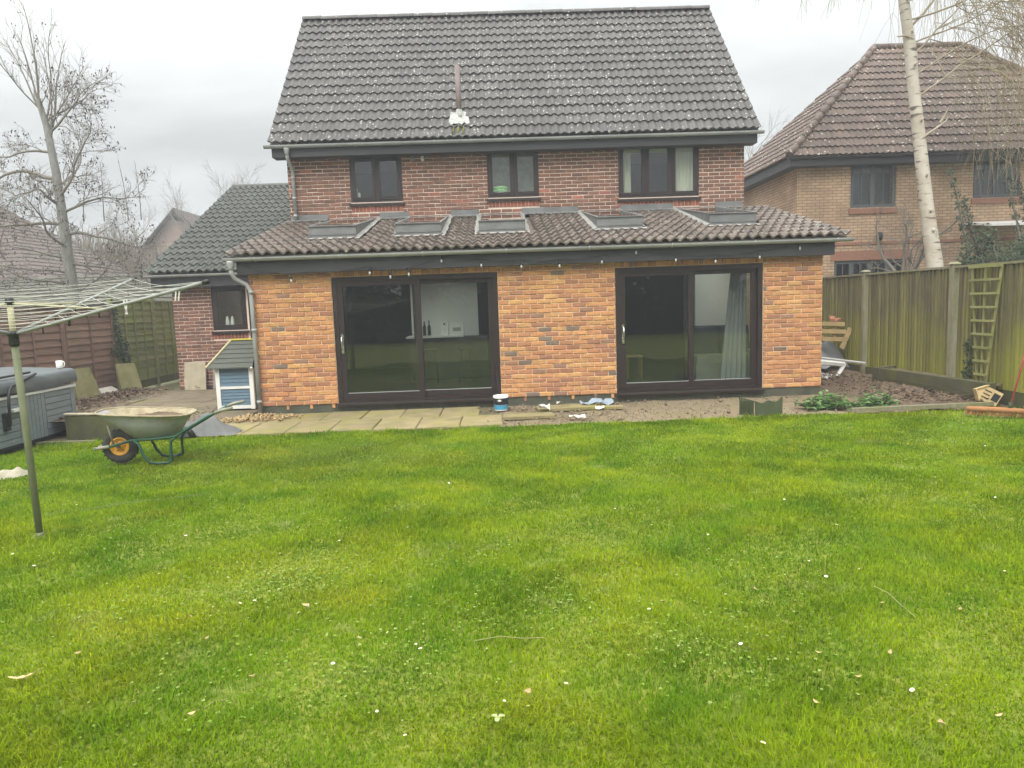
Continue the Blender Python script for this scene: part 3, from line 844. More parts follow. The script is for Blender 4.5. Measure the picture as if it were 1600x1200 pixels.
def tile_plane(parent, name, mat, xa, ya, za, ncol, W, nrow, gauge, pitch, limit, skip=None, stuff='tiling', variants=5, amp=.040):
    rnd = random.Random(int(xa * 100) + nrow)
    meshes = [tile_mesh(W * 0.992, gauge + .035, mat, rnd, amp=amp) for _ in range(variants)]
    c, s = math.cos(pitch), math.sin(pitch)
    todo = []
    for r in range(nrow):
        for k in range(ncol):
            x = xa + k * W
            y = ya + r * gauge * c; z = za + r * gauge * s
            if skip and skip(x + W / 2, y + gauge * c / 2): continue
            todo.append((x, y, z))
    for x, y, z in todo[:limit]:
        put(name, meshes[rnd.randrange(variants)], parent, (x, y, z), (pitch + rnd.uniform(-.008, .008), rnd.uniform(-.006, .006), rnd.uniform(-.006, .006)))
    if todo[limit:]:
        mb = MB()
        for x, y, z in todo[limit:]:
            P, F = tile_geo(W * .992, gauge + .035, amp=amp)
            n = len(mb.v)
            d = rnd.uniform(-.003, .004)
            mb.v += [(x + p, y + q * c - (t + d) * s, z + q * s + (t + d) * c) for p, q, t in P]
            mb.tone = rnd.random() + 1e-4
            for f in F: mb.face([i + n for i in f])
        mb.build(stuff, mat, parent)['kind'] = 'stuff'

def half_pipe(mb, x0, x1, y, z, r, n=8, t=.006):
    """gutter trough along X open upwards"""
    base = len(mb.v)
    pr = []
    for i in range(n + 1):
        a = PI + PI * i / n
        pr.append((math.cos(a) * r, math.sin(a) * r))
    for i in range(n, -1, -1):
        a = PI + PI * i / n
        pr.append((math.cos(a) * (r - t), math.sin(a) * (r - t)))
    k = len(pr)
    for x in (x0, x1):
        mb.v += [(x, y + p, z + q) for p, q in pr]
    for i in range(k):
        j = (i + 1) % k
        mb.face((base + i, base + j, base + k + j, base + k + i))
    for o in (0, k):
        c = len(mb.v); mb.face([base + o + i for i in range(n + 1)])

RX0, RX1 = -0.45, 9.28
def main_roof():
    ye, ze, yr, zr = 3.02, 4.91, 6.45, 8.50
    pitch = math.atan2(zr - ze, yr - ye)
    L = math.hypot(zr - ze, yr - ye)
    nx, nz = -math.sin(pitch), math.cos(pitch)
    mb = MB()
    t = .05
    mb.prism([(RX0 + .02, ye + .03, ze - .01), (RX0 + .02, yr, zr - .01), (RX0 + .02, 9.9, ze - .01), (RX0 + .02, 9.9, ze - .08), (RX0 + .02, yr, zr - .12), (RX0 + .02, ye + .03, ze - .08)], (RX0 + .02, 0, 0), (RX1 - .02, 0, 0))
    roof = mb.build('main_roof', 'roof_main', HOUSE)
    gauge = L / 15
    tile_plane(roof, 'roof_tile', 'roof_main', RX0, ye, ze + .005, 30, (RX1 - RX0) / 30, 15, gauge, pitch, 300)
    n = 22
    w = (RX1 - RX0) / n
    rnd = random.Random(2)
    m = MB()
    pts = []
    for i in range(9):
        a = PI * i / 8
        pts.append((math.cos(a) * .125, math.sin(a) * .10))
    for x in (0, w - .004):
        m.v += [(x, p, q + (.006 if x else 0)) for p, q in pts]
    for i in range(8): m.face((i, i + 1, 9 + i + 1, 9 + i))
    m.face(list(range(9))); m.face(list(range(9, 18))[::-1])
    rm = m.mesh('ridge_tile', 'roof_main')
    for i in range(n):
        put('ridge_tile', rm, roof, (RX0 + i * w, yr, zr + .005 + rnd.uniform(-.004, .004)), (rnd.uniform(-.02, .02), 0, rnd.uniform(-.006, .006)))
    # eaves: fascia, soffit, gutter, downpipe
    mb = MB(); mb.box(RX0 + .03, RX1 - .03, 3.10, 3.125, 4.67, 4.90); mb.build('fascia', 'fascia', HOUSE)
    mb = MB(); mb.box(RX0 + .03, RX1 - .03, 3.126, YM - .002, 4.67, 4.682); mb.build('soffit', 'fascia', HOUSE)
    mb = MB()
    for x in (RX0 + .03, RX1 - .27): mb.box(x, x + .24, 3.126, YM - .003, 4.684, 4.9)
    mb.build('box_end', 'fascia', HOUSE)
    mb = MB(); half_pipe(mb, RX0 - .1, RX1 + .08, 3.045, 4.885, .058); g = mb.build('gutter', 'grey_gutter', HOUSE)
    for x in np.arange(-0.3, 9.2, 1.55):
        m = MB(); m.tube([(x, 3.108, 4.88), (x, 3.09, 4.84), (x, 3.045, 4.822), (x, 3.0, 4.84), (x, 2.983, 4.889)], .009, 5); m.build('gutter_clip', 'grey_gutter', g)
    mb = MB()
    x = -0.11
    mb.lathe((x, 3.05, 4.70), [(.035, 0), (.04, .03), (.06, .10), (.06, .13)], 12)
    mb.tube([(x, 3.05, 4.74), (x, 3.08, 4.62), (x + .01, 3.30, 4.5), (x + .012, 3.34, 4.4), (x + .012, 3.345, 3.42)], .034, 10)
    for z in (4.3, 3.9, 3.55): mb.lathe((x + .012, 3.345, z), [(.034, -.02), (.043, -.02), (.043, .03), (.034, .03)], 10)
    mb.build('downpipe', 'grey_gutter', HOUSE)
    # soil vent pipe with its lead slate
    mb = MB(); px, py = 3.30, 3.50
    pz = ze + (py - ye) * (zr - ze) / (yr - ye) + .03
    mb.tube([(px, py, pz - .1), (px - .01, py, pz + 1.0)], .052, 12)
    vp = mb.build('vent_pipe', 'pipe_brown', HOUSE)
    mb = MB()
    c, s = math.cos(pitch), math.sin(pitch)
    for k in range(8):                             # lead dressed over the tile rolls
        a, b = -.21 + k * .0525, -.21 + (k + 1) * .0525
        w0, w1 = .03 * (.5 + .5 * math.cos(k * PI / 1.55)), .03 * (.5 + .5 * math.cos((k + 1) * PI / 1.55))
        def P(u, v, h): return (px + u, py - .12 + v * c - h * s, pz - .155 + v * s + h * c)
        mb.quad(P(a, -.10 - .05 * (k % 2), .06 + w0), P(b, -.10 - .05 * ((k + 1) % 2), .06 + w1), P(b * .8, .30, .05 + w1), P(a * .8, .30, .05 + w0))
    mb.lathe((px, py, pz - .02), [(.10, -.03), (.068, .06), (.06, .16)], 12)
    mb.build('lead_slate', 'lead_pale', vp)
    mb = MB()
    for (u, w_, l) in ((-.02, .045, 1.0), (.09, .035, .75), (-.11, .025, .6)):
        for r in range(1):
            v = -.46 - r * .33
            if r * .33 > l: continue
            mb.tube([P(u + .01 * r, v, .068), P(u - .01, v + .1, .064), P(u, v + .17, .06), P(u, v + .26, .05)], [w_ * .2, w_ * .55, w_ * .6, w_ * .3], 6)
    mb.build('moss_streak', 'moss', vp)
MAT['pipe_brown'] = M('dull_red_pipe', (0.17, 0.125, 0.12), (0.22, 0.17, 0.155), scale=6, rough=0.6)
MAT['lead_pale'] = M('pale_lead', (0.46, 0.46, 0.42), (0.22, 0.23, 0.22), scale=14, rough=0.6)
main_roof()

SKY = [(.75, 1.56), (2.23, 3.01), (3.66, 4.46), (5.70, 6.49), (7.65, 8.46)]
SKY_Y0, SKY_Y1 = 0.97, 3.38
def lean_z(y): return 2.515 + .249 * (y + .22)
def lean_to():
    xa, xb, ya = -0.24, 9.50, -0.25
    pitch = math.atan(.249)
    mb = MB()
    def plate(x0, x1, y0, y1):
        mb.hexa([(x0, y0, lean_z(y0) - .06), (x1, y0, lean_z(y0) - .06), (x1, y1, lean_z(y1) - .06), (x0, y1, lean_z(y1) - .06),
                 (x0, y0, lean_z(y0) - .01), (x1, y0, lean_z(y0) - .01), (x1, y1, lean_z(y1) - .01), (x0, y1, lean_z(y1) - .01)])
    plate(xa + .03, xb - .03, ya + .05, SKY_Y0 + .03)
    ed = [xa + .03] + [q for a, b in SKY for q in (a + .03, b - .03)] + [xb - .03]
    for k in range(0, len(ed), 2): plate(ed[k], ed[k + 1], SKY_Y0 + .03, YM)
    roof = mb.build('lean_to_roof', 'roof_lean', HOUSE)
    def skip(x, y): return any(a - .03 < x < b + .03 for a, b in SKY) and y > SKY_Y0 + .05
    tile_plane(roof, 'pantile', 'roof_lean', xa, ya, lean_z(ya), 30, (xb - xa) / 30, 11, (YM - ya) / math.cos(pitch) / 11, pitch, 300, skip=skip, amp=.052)
    mb = MB(); mb.box(0.0 - .12, EXR + .12, -.145, -.12, 2.235, 2.47); mb.build('fascia', 'fascia', HOUSE)
    mb = MB(); mb.box(0.0 - .12, EXR + .12, -.119, -.002, 2.235, 2.247); mb.build('soffit', 'fascia', HOUSE)
    mb = MB()
    for x in (-.12, EXR + .006): mb.prism([(x, -.118, 2.25), (x, .4, 2.25), (x, YM - .01, 3.0), (x, YM - .01, 3.34), (x, -.118, 2.47)], (x, 0, 0), (x + .113, 0, 0))
    mb.build('bargeboard', 'fascia', HOUSE)
    mb = MB(); half_pipe(mb, xa - .06, xb + .06, -.205, 2.485, .058); g = mb.build('gutter', 'grey_gutter', HOUSE)
    for x in np.arange(0.2, 9.4, 1.3):
        m = MB(); m.tube([(x, -.147, 2.48), (x, -.16, 2.44), (x, -.205, 2.422), (x, -.25, 2.44), (x, -.267, 2.489)], .009, 5); m.build('gutter_clip', 'grey_gutter', g)
    mb = MB()
    x = -.19
    mb.lathe((x, -.2, 2.30), [(.035, 0), (.04, .04), (.062, .11), (.062, .14)], 12)
    mb.tube([(x, -.2, 2.34), (x, -.19, 2.25), (x + .03, -.15, 2.17), (x + .17, -.06, 2.08), (x + .225, -.055, 1.98), (x + .235, -.055, 1.8), (x + .24, -.055, 0.02)], .034, 10)
    for z in (1.95, 1.35, .2): mb.lathe((x + .238, -.055, z), [(.034, -.02), (.043, -.02), (.043, .03), (.034, .03)], 10)
    mb.build('downpipe', 'grey_gutter', HOUSE)
    # abutment flashing against the main wall, between the rooflights
    edges = [(-.18, .55), (1.60, 2.20), (3.05, 3.62), (4.50, 5.66), (6.53, 7.61), (8.50, 9.05)]
    for a, b in edges:
        mb = MB()
        z = lean_z(YM)
        mb.prism([(a, YM - .012, z - .02), (a, YM - .012, z + .16), (a, YM - .004, z + .16), (a, YM - .004, z - .02)], (a, 0, 0), (b, 0, 0))
        mb.prism([(a, YM - .2, lean_z(YM - .2) + .055), (a, YM - .012, z + .05), (a, YM - .012, z + .062), (a, YM - .2, lean_z(YM - .2) + .066)], (a, 0, 0), (b, 0, 0))
        mb.build('lead_flashing', 'lead', HOUSE)
    for a, b in SKY:
        h, hb = .245, .05
        y0, y1 = SKY_Y0, SKY_Y1
        za, zb = lean_z(y0), lean_z(y1)
        mb = MB()
        w = .03
        mb.hexa([(a, y0, za - .04), (b, y0, za - .04), (b, y0 + w, za - .03), (a, y0 + w, za - .03), (a, y0 + .01, za + h), (b, y0 + .01, za + h), (b, y0 + .01 + w, za + h), (a, y0 + .01 + w, za + h)])
        for xx in (a, b - w):
            mb.hexa([(xx, y0 + .05, za - .04), (xx + w, y0 + .05, za - .04), (xx + w, y1, zb - .04), (xx, y1, zb - .04), (xx, y0 + .05, za + h + .01), (xx + w, y0 + .05, za + h + .01), (xx + w, y1, zb + hb), (xx, y1, zb + hb)])
        sk = mb.build('skylight', 'lead', HOUSE)
        mb = MB()                                  # lead dressed out over the tiles
        for k in range(8):
            xa_, xb_ = a - .07 + k * (b - a + .14) / 8, a - .07 + (k + 1) * (b - a + .14) / 8
            mb.quad((xa_, y0 - .13, lean_z(y0 - .13) + .052 + .008 * (k % 2)), (xb_, y0 - .13, lean_z(y0 - .13) + .052 + .008 * ((k + 1) % 2)), (xb_, y0 - .002, za + .062), (xa_, y0 - .002, za + .062))
        for sx, xx in ((-1, a), (1, b)):
            for k in range(6):
                ya_, yb_ = y0 - .02 + k * (y1 - y0) / 6, y0 - .02 + (k + 1) * (y1 - y0) / 6
                q = .075 + .012 * (k % 2)
                mb.quad((xx + sx * .002, ya_, lean_z(ya_) + .085), (xx + sx * .002, yb_, lean_z(yb_) + .085), (xx + sx * q, yb_, lean_z(yb_) + .058), (xx + sx * q, ya_, lean_z(ya_) + .058))
        mb.build('lead_apron', 'lead_pale2', sk)
        mb = MB()
        def zt(y): return za + h + (zb + hb - za - h) * (y - y0) / (y1 - y0)
        def slab(x0, x1, ya_, yb_, lo, hi):
            mb.hexa([(x0, ya_, zt(ya_) + lo), (x1, ya_, zt(ya_) + lo), (x1, yb_, zt(yb_) + lo), (x0, yb_, zt(yb_) + lo), (x0, ya_, zt(ya_) + hi), (x1, ya_, zt(ya_) + hi), (x1, yb_, zt(yb_) + hi), (x0, yb_, zt(yb_) + hi)])
        slab(a - .012, b + .012, y0 - .014, y0 + .03, .002, .016); slab(a - .012, b + .012, y1 - .06, y1, .002, .016)
        slab(a - .012, a + .03, y0 + .031, y1 - .061, .002, .016); slab(b - .03, b + .012, y0 + .031, y1 - .061, .002, .016)
        mb.box(a + .005, b - .005, y0 - .006, y0 + .004, za + .10, za + .112)
        mb.build('skylight_frame', 'lead', sk)
        mb = MB()
        slab(a + .028, b - .028, y0 + .028, y1 - .058, .004, .012)
        mb.build('pane', 'glass', sk)
MAT['lead_pale2'] = M('weathered_lead_apron', (0.21, 0.21, 0.2), (0.33, 0.32, 0.29), scale=9, rough=0.6, bump=0.3)
lean_to()

def side_wing():
    yf, xl = 4.4, -3.2
    wx0, wx1, wz0, wz1 = -2.36, -1.60, 1.27, 2.24
    dx0, dx1 = -1.56, -.70
    mb = MB()
    mf = yf + .01
    mb.box(xl, wx0, mf, yf + .3, 0, 2.26); mb.box(wx0, wx1, mf, yf + .3, 0, wz0)
    mb.box(wx1, dx0, mf, yf + .3, 0, 2.26); mb.box(dx1, X0, mf, yf + .3, 0, 2.26)
    mb.box(xl, X0, mf + .001, yf + .3, 2.262, 2.5)
    mb.box(xl, xl + .28, yf + .301, 12, 0, 2.5)
    mb.prism([(xl, yf + .3, 2.5), (xl, 15, 2.5), (xl, 9.7, 5.05)], (xl, 0, 0), (xl + .28, 0, 0))
    w = mb.build('side_wall', 'pink_mortar', HOUSE)
    reg = [(xl, wx0 - .003, 0, 2.26), (wx0, wx1, 0, wz0 - .18)]
    lay_wall(w, 'side_brick', 'brown_brick', reg, yf, 200, 0.0, bond=.05)
    for i in range(10):
        x = wx0 + (i + .5) * (wx1 - wx0) / 10
        put('sill_brick', brick_mesh(0.063, 0.105, 'red_brick'), w, (x, yf - .006, wz0 - .13), (0, BR.uniform(-.01, .01), 0))
    window(wx0, wx1, wz0, wz1, yf, [], fw=.07, sw=.045)
    mb = MB()
    mb.box(dx0, dx0 + .07, yf + .02, yf + .12, .05, 2.2); mb.box(dx1 - .07, dx1, yf + .02, yf + .12, .05, 2.2); mb.box(dx0 + .07, dx1 - .07, yf + .02, yf + .12, 2.13, 2.2)
    d = mb.build('back_door', 'dark_frame', HOUSE)
    mb = MB(); mb.box(dx0 + .072, dx1 - .072, yf + .03, yf + .08, .06, 2.128)
    mb.box(dx0 + .17, dx1 - .17, yf + .018, yf + .031, .2, .95); mb.box(dx0 + .17, dx1 - .17, yf + .018, yf + .031, 1.15, 2.0)
    mb.build('door_leaf', 'dark_frame', d)
    mb = MB(); mb.tube([(dx0 + .12, yf + .03, 1.08), (dx0 + .12, yf - .02, 1.08), (dx0 + .24, yf - .02, 1.08)], .011, 6); mb.box(dx0 + .10, dx0 + .14, yf + .02, yf + .032, .93, 1.2)
    mb.build('handle', 'chrome', d)
    ye, ze, yr, zr, xa, xb = 4.02, 2.52, 9.7, 5.24, -3.56, X0 - .004
    pitch = math.atan2(zr - ze, yr - ye); L = math.hypot(zr - ze, yr - ye)
    mb = MB()
    mb.prism([(xa + .02, ye + .03, ze - .01), (xa + .02, yr, zr - .01), (xa + .02, 15.3, ze - .01), (xa + .02, 15.3, ze - .08), (xa + .02, yr, zr - .1), (xa + .02, ye + .03, ze - .08)], (xa + .02, 0, 0), (xb, 0, 0))
    roof = mb.build('side_roof', 'roof_side', HOUSE)
    nr = 18
    tile_plane(roof, 'side_tile', 'roof_side', xa, ye, ze + .005, 10, (xb - xa) / 10, nr, L / nr, pitch, 300, amp=.056)
    m = MB(); pts = [(math.cos(PI * i / 8) * .125, math.sin(PI * i / 8) * .09) for i in range(9)]
    for x in (xa, xb): m.v += [(x, yr + p, zr + q) for p, q in pts]
    for i in range(8): m.face((i, i + 1, 10 + i, 9 + i))
    m.face(list(range(9)))
    m.build('ridge', 'roof_side', roof)
    mb = MB(); mb.box(xa + .05, xb, 4.13, 4.155, 2.235, 2.5); mb.build('fascia', 'fascia', HOUSE)
    mb = MB(); mb.box(xa + .05, xb, 4.156, yf - .002, 2.235, 2.247); mb.build('soffit', 'fascia', HOUSE)
    mb = MB(); half_pipe(mb, xa - .05, -.32, 4.07, 2.5, .055); mb.build('gutter', 'grey_gutter', HOUSE)
side_wing()

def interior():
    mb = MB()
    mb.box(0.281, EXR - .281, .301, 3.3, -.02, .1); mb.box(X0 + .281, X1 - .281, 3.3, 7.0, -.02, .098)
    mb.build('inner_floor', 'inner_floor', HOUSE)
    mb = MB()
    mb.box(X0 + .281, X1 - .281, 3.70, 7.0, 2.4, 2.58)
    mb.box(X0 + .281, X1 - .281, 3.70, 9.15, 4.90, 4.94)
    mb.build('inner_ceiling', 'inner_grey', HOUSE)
    mb = MB()
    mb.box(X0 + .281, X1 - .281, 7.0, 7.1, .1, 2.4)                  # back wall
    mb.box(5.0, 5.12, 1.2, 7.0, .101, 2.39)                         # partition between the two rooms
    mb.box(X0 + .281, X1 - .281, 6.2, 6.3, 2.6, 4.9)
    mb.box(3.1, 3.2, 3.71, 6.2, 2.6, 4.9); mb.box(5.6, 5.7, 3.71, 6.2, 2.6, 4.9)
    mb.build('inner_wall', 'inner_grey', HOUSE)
    mb = MB()                                                        # pale chimney breast in the kitchen and pale wall in the sitting room
    mb.box(2.20, 3.50, 4.2, 4.3, .1, 2.3)
    mb.box(2.05, 2.12, 4.10, 4.16, .1, 2.3)
    mb.box(8.05, 8.80, 3.35, 3.45, .1, 2.3)
    mb.build('pale_wall', 'inner_wall', HOUSE)
    mb = MB()                                                        # curtain-less bathroom blind behind the middle upper window
    mb.box(3.86, 4.82, 3.70, 3.71, 3.9, 4.78)
    mb.build('window_blind', 'lead_pale2', HOUSE)
    mb = MB()
    mb.box(6.57, 8.09, 3.50, 3.52, 4.62, 4.72)
    mb.build('pelmet', 'white', HOUSE)
interior()

# ------------------------------------------------------------------ neighbouring house (right)
def brick_pattern_mat(name, c1, c2, mortar, stain=None):
    m = bpy.data.materials.new(name)
    m.use_nodes = True
    nt = m.node_tree
    N, L = nt.nodes.new, nt.links.new
    b = nt.nodes['Principled BSDF']; b.inputs['Roughness'].default_value = 0.9
    g = N('ShaderNodeNewGeometry')
    sp = N('ShaderNodeSeparateXYZ'); L(g.outputs['Position'], sp.inputs[0])
    ad = N('ShaderNodeMath'); ad.operation = 'ADD'; L(sp.outputs['X'], ad.inputs[0]); L(sp.outputs['Y'], ad.inputs[1])
    cb = N('ShaderNodeCombineXYZ'); L(ad.outputs[0], cb.inputs[0]); L(sp.outputs['Z'], cb.inputs[1])
    br = N('ShaderNodeTexBrick'); L(cb.outputs[0], br.inputs['Vector'])
    br.inputs['Scale'].default_value = 1.0; br.inputs['Brick Width'].default_value = 0.225; br.inputs['Row Height'].default_value = 0.075
    br.inputs['Mortar Size'].default_value = 0.009; br.inputs['Mortar Smooth'].default_value = 0.2
    br.inputs['Color1'].default_value = (*c1, 1); br.inputs['Color2'].default_value = (*c2, 1); br.inputs['Mortar'].default_value = (*mortar, 1)
    br.inputs['Bias'].default_value = 0.0
    nz = N('ShaderNodeTexNoise'); nz.inputs['Scale'].default_value = 1.3; nz.inputs['Detail'].default_value = 6; L(g.outputs['Position'], nz.inputs['Vector'])
    mr = N('ShaderNodeMapRange'); mr.inputs['From Min'].default_value = 0.35; mr.inputs['From Max'].default_value = 0.65; mr.inputs['To Min'].default_value = 0.8; mr.inputs['To Max'].default_value = 1.12
    L(nz.outputs[0], mr.inputs['Value'])
    mx = N('ShaderNodeVectorMath'); mx.operation = 'SCALE'; L(br.outputs['Color'], mx.inputs[0]); L(mr.outputs[0], mx.inputs['Scale'])
    L(mx.outputs[0], b.inputs['Base Color'])
    bp = N('ShaderNodeBump'); bp.inputs['Strength'].default_value = 0.6; bp.inputs['Distance'].default_value = 0.01; bp.invert = True
    L(br.outputs['Fac'], bp.inputs['Height']); L(bp.outputs[0], b.inputs['Normal'])
    return m
MAT['nb_brick'] = brick_pattern_mat('buff_brick', (0.48, 0.335, 0.21), (0.39, 0.26, 0.165), (0.19, 0.145, 0.105))

def strip_row(mb, O, ex, es, n, x0, x1, t0, t1, g, pitchw=.16, amp=.036, lift=.04, lip=.034, tone=0.0):
    """one course of rolled tiles: bottom edge x0..x1, top edge t0..t1, in plane axes"""
    k = max(2, int((x1 - x0) / (pitchw / 4)))
    base = len(mb.v)
    for i in range(k + 1):
        x = x0 + (x1 - x0) * i / k
        w = amp * (0.5 + 0.5 * math.cos(2 * PI * x / pitchw))
        xt = min(max(x, t0), t1)
        for (xx, y, z) in ((x, 0, lift + w - lip), (x, 0, lift + w), (xt, g + .03, w)):
            mb.v.append(tuple(O + ex * xx + es * y + n * z))
    seg = max(1, int(.32 / (pitchw / 4)))
    for i in range(k):
        a, b = base + i * 3, base + i * 3 + 3
        if i % seg == 0: tone = random.random() + 1e-4
        mb.tone = tone
        mb.face((a, b, b + 1, a + 1)); mb.face((a + 1, b + 1, b + 2, a + 2))

def tiled_face(mb, p0, p1, q0, q1, gauge=.34, **kw):
    """quad roof face: eaves p0->p1, ridge q0->q1"""
    p0, p1, q0, q1 = map(Vector, (p0, p1, q0, q1))
    ex = (p1 - p0).normalized()
    d = q0 - p0
    es = (d - ex * d.dot(ex))
    L = es.length
    es.normalize()
    n = ex.cross(es).normalized()
    W = (p1 - p0).length
    a, b = (q0 - p0).dot(ex), (q1 - p0).dot(ex)
    rows = int(round(L / gauge)); g = L / rows
    for r in range(rows):
        f0, f1 = r / rows, (r + 1) / rows
        strip_row(mb, p0 + es * (g * r), ex, es, n, a * f0, W + (b - W) * f0, a * f1, W + (b - W) * f1, g, **kw)
    k = len(mb.v); mb.tone = .3
    mb.v += [tuple(p - n * .01) for p in (p0, p1, q1, q0)]
    mb.face((k, k + 1, k + 2, k + 3))

def hip_cap(mb, a, b, r=.12):
    mb.tone = .5
    mb.tube([a, b], r, 8)

def neighbour():
    t = thing('neighbour_house', (16.5, 10.5, 0), 'buff brick house with hipped red brown tiled roof behind the birch tree', 'house')
    xl, xr, yf, yb = 11.85, 21.65, 7.35, 13.65
    ez = 5.05
    mb = MB()
    W = [(13.26, 14.46, 3.82, 4.97), (16.50, 17.74, 3.98, 4.97), (12.86, 14.78, .95, 2.46)]
    # front wall with openings
    xs = sorted({xl, xr, *[w[0] for w in W], *[w[1] for w in W]})
    for a, b in zip(xs, xs[1:]):
        holes = sorted([(w[2], w[3]) for w in W if w[0] <= a + 1e-6 and w[1] >= b - 1e-6])
        z = 0
        for h0, h1 in holes:
            mb.box(a, b, yf, yf + .3, z, h0); z = h1
        mb.box(a, b, yf, yf + .3, z, ez)
    mb.box(xl, xl + .3, yf + .3, yb, 0, ez - .002); mb.box(xr - .3, xr, yf + .3, yb, 0, ez - .002); mb.box(xl + .3, xr - .3, yb - .3, yb, 0, ez - .002)
    mb.build('wall', 'nb_brick', t)
    mb = MB()
    mb.box(xl + .31, xr - .31, yf + 1.9, yf + 2.0, 0, ez - .01)
    mb.box(xl + .31, xr - .31, yf + .31, yf + 1.9, 2.6, 2.8); mb.box(xl + .31, xr - .31, yf + .31, yf + 1.9, ez - .05, ez - .01)
    mb.build('inner_wall', 'inner_grey', t)
    mb = MB(); mb.box(xl - .01, xr + .01, yf - .025, yf - .001, 2.86, 2.93); mb.build('string_course', 'nb_soldier', t)
    for (a, b, z0, z1) in W:
        mb = MB()
        if z1 < 3: mb.box(a - .1, b + .1, yf - .012, yf - .001, z1 + .001, z1 + .24)
        else: mb.box(a - .05, b + .05, yf - .04, yf - .001, z0 - .16, z0 - .03)
        mb.build('lintel' if z1 < 3 else 'brick_sill', 'nb_soldier', t)
    for i, (a, b, z0, z1) in enumerate(W):
        n = 2 if i < 2 else 4
        window(a, b, z0, z1, yf + .03, [a + (b - a) * k / n for k in range(1, n)], frame='nb_frame', parent=t, cols=2, rows=3 if i == 2 else 0, fw=.045, sw=.032)
        o = .35
    E = .36
    zt = ez + .05
    mb = MB()
    P = [(xl - E, yf - E, zt), (xr + E, yf - E, zt), (xr + E, yb + E, zt), (xl - E, yb + E, zt)]
    R0, R1 = (15.45, 10.5, zt + 3.72), (18.05, 10.5, zt + 3.72)
    tiled_face(mb, P[0], P[1], R0, R1)
    tiled_face(mb, P[3], P[0], R0, R0)
    r = mb.build('roof', 'roof_nb', t)
    mb = MB()
    mb.v += [P[1], P[2], R1, P[3], R0]
    mb.face((0, 1, 2)); mb.face((1, 3, 4, 2))
    mb.build('roof_back', 'roof_nb', r)
    for k, (a, b) in enumerate(((P[0], R0), (P[1], R1), (R0, R1))):
        a, b = Vector(a) + Vector((0, 0, .05)), Vector(b) + Vector((0, 0, .05))
        m = MB(); n = int((b - a).length / .42)
        for i in range(n):
            m.tone = random.random() + .001
            m.tube([a.lerp(b, i / n), a.lerp(b, (i + .985) / n)], [.10, .097], 8)
        o = m.build('hip_tiling' if k < 2 else 'ridge_tiling', 'roof_nb', r); o['kind'] = 'stuff'
    mb = MB(); mb.box(xl - E + .06, xr + E - .06, yf - E + .06, yf - E + .085, ez - .17, ez + .05); mb.box(xl - E + .06, xl - E + .085, yf - E + .087, yb + E - .06, ez - .17, ez + .05)
    mb.build('fascia', 'fascia', t)
    mb = MB(); mb.box(xl - E + .087, xr + E - .087, yf - E + .087, yf - .002, ez - .17, ez - .158); mb.box(xl - E + .087, xl - .002, yf - .001, yb + E - .06, ez - .17, ez - .158)
    mb.build('soffit', 'fascia', t)
    mb = MB(); half_pipe(mb, xl - E - .02, xr + E + .02, yf - E + .01, ez + .04, .055); mb.build('gutter', 'fascia', t)
    mb = MB()
    mb.tube([(xl - .06, yb - .6, ez - .2), (xl - .06, yb - .6, .1)], .035, 8); mb.build('downpipe', 'grey_gutter', t)
    mb = MB()                                            # small lean-to canopy with pale edge
    mb.hexa([(16.3, 6.3, 3.15), (17.9, 6.3, 3.15), (17.9, yf - .003, 3.3), (16.3, yf - .003, 3.3), (16.3, 6.3, 3.21), (17.9, 6.3, 3.21), (17.9, yf - .003, 3.36), (16.3, yf - .003, 3.36)])
    mb.build('canopy', 'upvc', t)
    mb = MB(); mb.lathe((14.0, yf - .1, 3.05), [(.06, -.1), (.085, 0), (.07, .1), (.02, .13)], 12); mb.box(13.96, 14.04, yf - .06, yf - .002, 3.05, 3.11)
    mb.build('wall_lamp', 'black', t)
MAT['nb_soldier'] = M('soldier_course', (0.30, 0.15, 0.10), (0.24, 0.12, 0.08), scale=9, rough=0.9, stretch=(6, 6, 1))
neighbour()

# ------------------------------------------------------------------ houses far behind on the left
def far_house(name, loc, label, P, R0, R1, wall_z, mat='roof_far', wallmat='nb_brick', win=None):
    t = thing(name, loc, label, 'house')
    mb = MB()
    ins = .35
    x0, y0 = P[0][0] + ins, P[0][1] + ins; x1, y1 = P[2][0] - ins, P[2][1] - ins
    z = P[0][2]
    mb.box(x0, x1, y0, y1, -.1, z)
    mb.build('wall', wallmat, t)
    mb = MB()
    tiled_face(mb, P[0], P[1], R0, R1, pitchw=.4)
    if Vector(R1) != Vector(P[1]): tiled_face(mb, P[1], P[2], R1, R1, pitchw=.4)
    mb.tone = .4
    k = len(mb.v); mb.v += [tuple(v) for v in (P[2], P[3], R0, R1, P[0])]
    mb.face((k, k + 1, k + 2, k + 3)); mb.face((k + 1, k + 4, k + 2))
    mb.build('roof', mat, t)
    mb = MB(); mb.box(x0 - .2, x1 + .2, y0 - .25, y0 - .22, z - .2, z); mb.build('fascia', 'fascia', t)
    for (a, b, c, d) in (win or ()):
        m = MB(); m.box(a, b, y0 - .03, y0 - .002, c, d); w = m.build('window', 'nb_frame', t)
        m = MB(); m.box(a + .07, (a + b) / 2 - .03, y0 - .04, y0 - .031, c + .07, d - .07); m.box((a + b) / 2 + .03, b - .07, y0 - .04, y0 - .031, c + .07, d - .07); m.build('pane', 'black', w)
    return t
MAT['roof_far'] = M('faded_brown_tile', (0.12, 0.085, 0.075), (0.09, 0.075, 0.062), scale=4, rough=0.8, val=0.15)
MAT['roof_far2'] = M('faded_grey_tile', (0.09, 0.085, 0.065), (0.07, 0.07, 0.05), scale=4, rough=0.8, val=0.15)
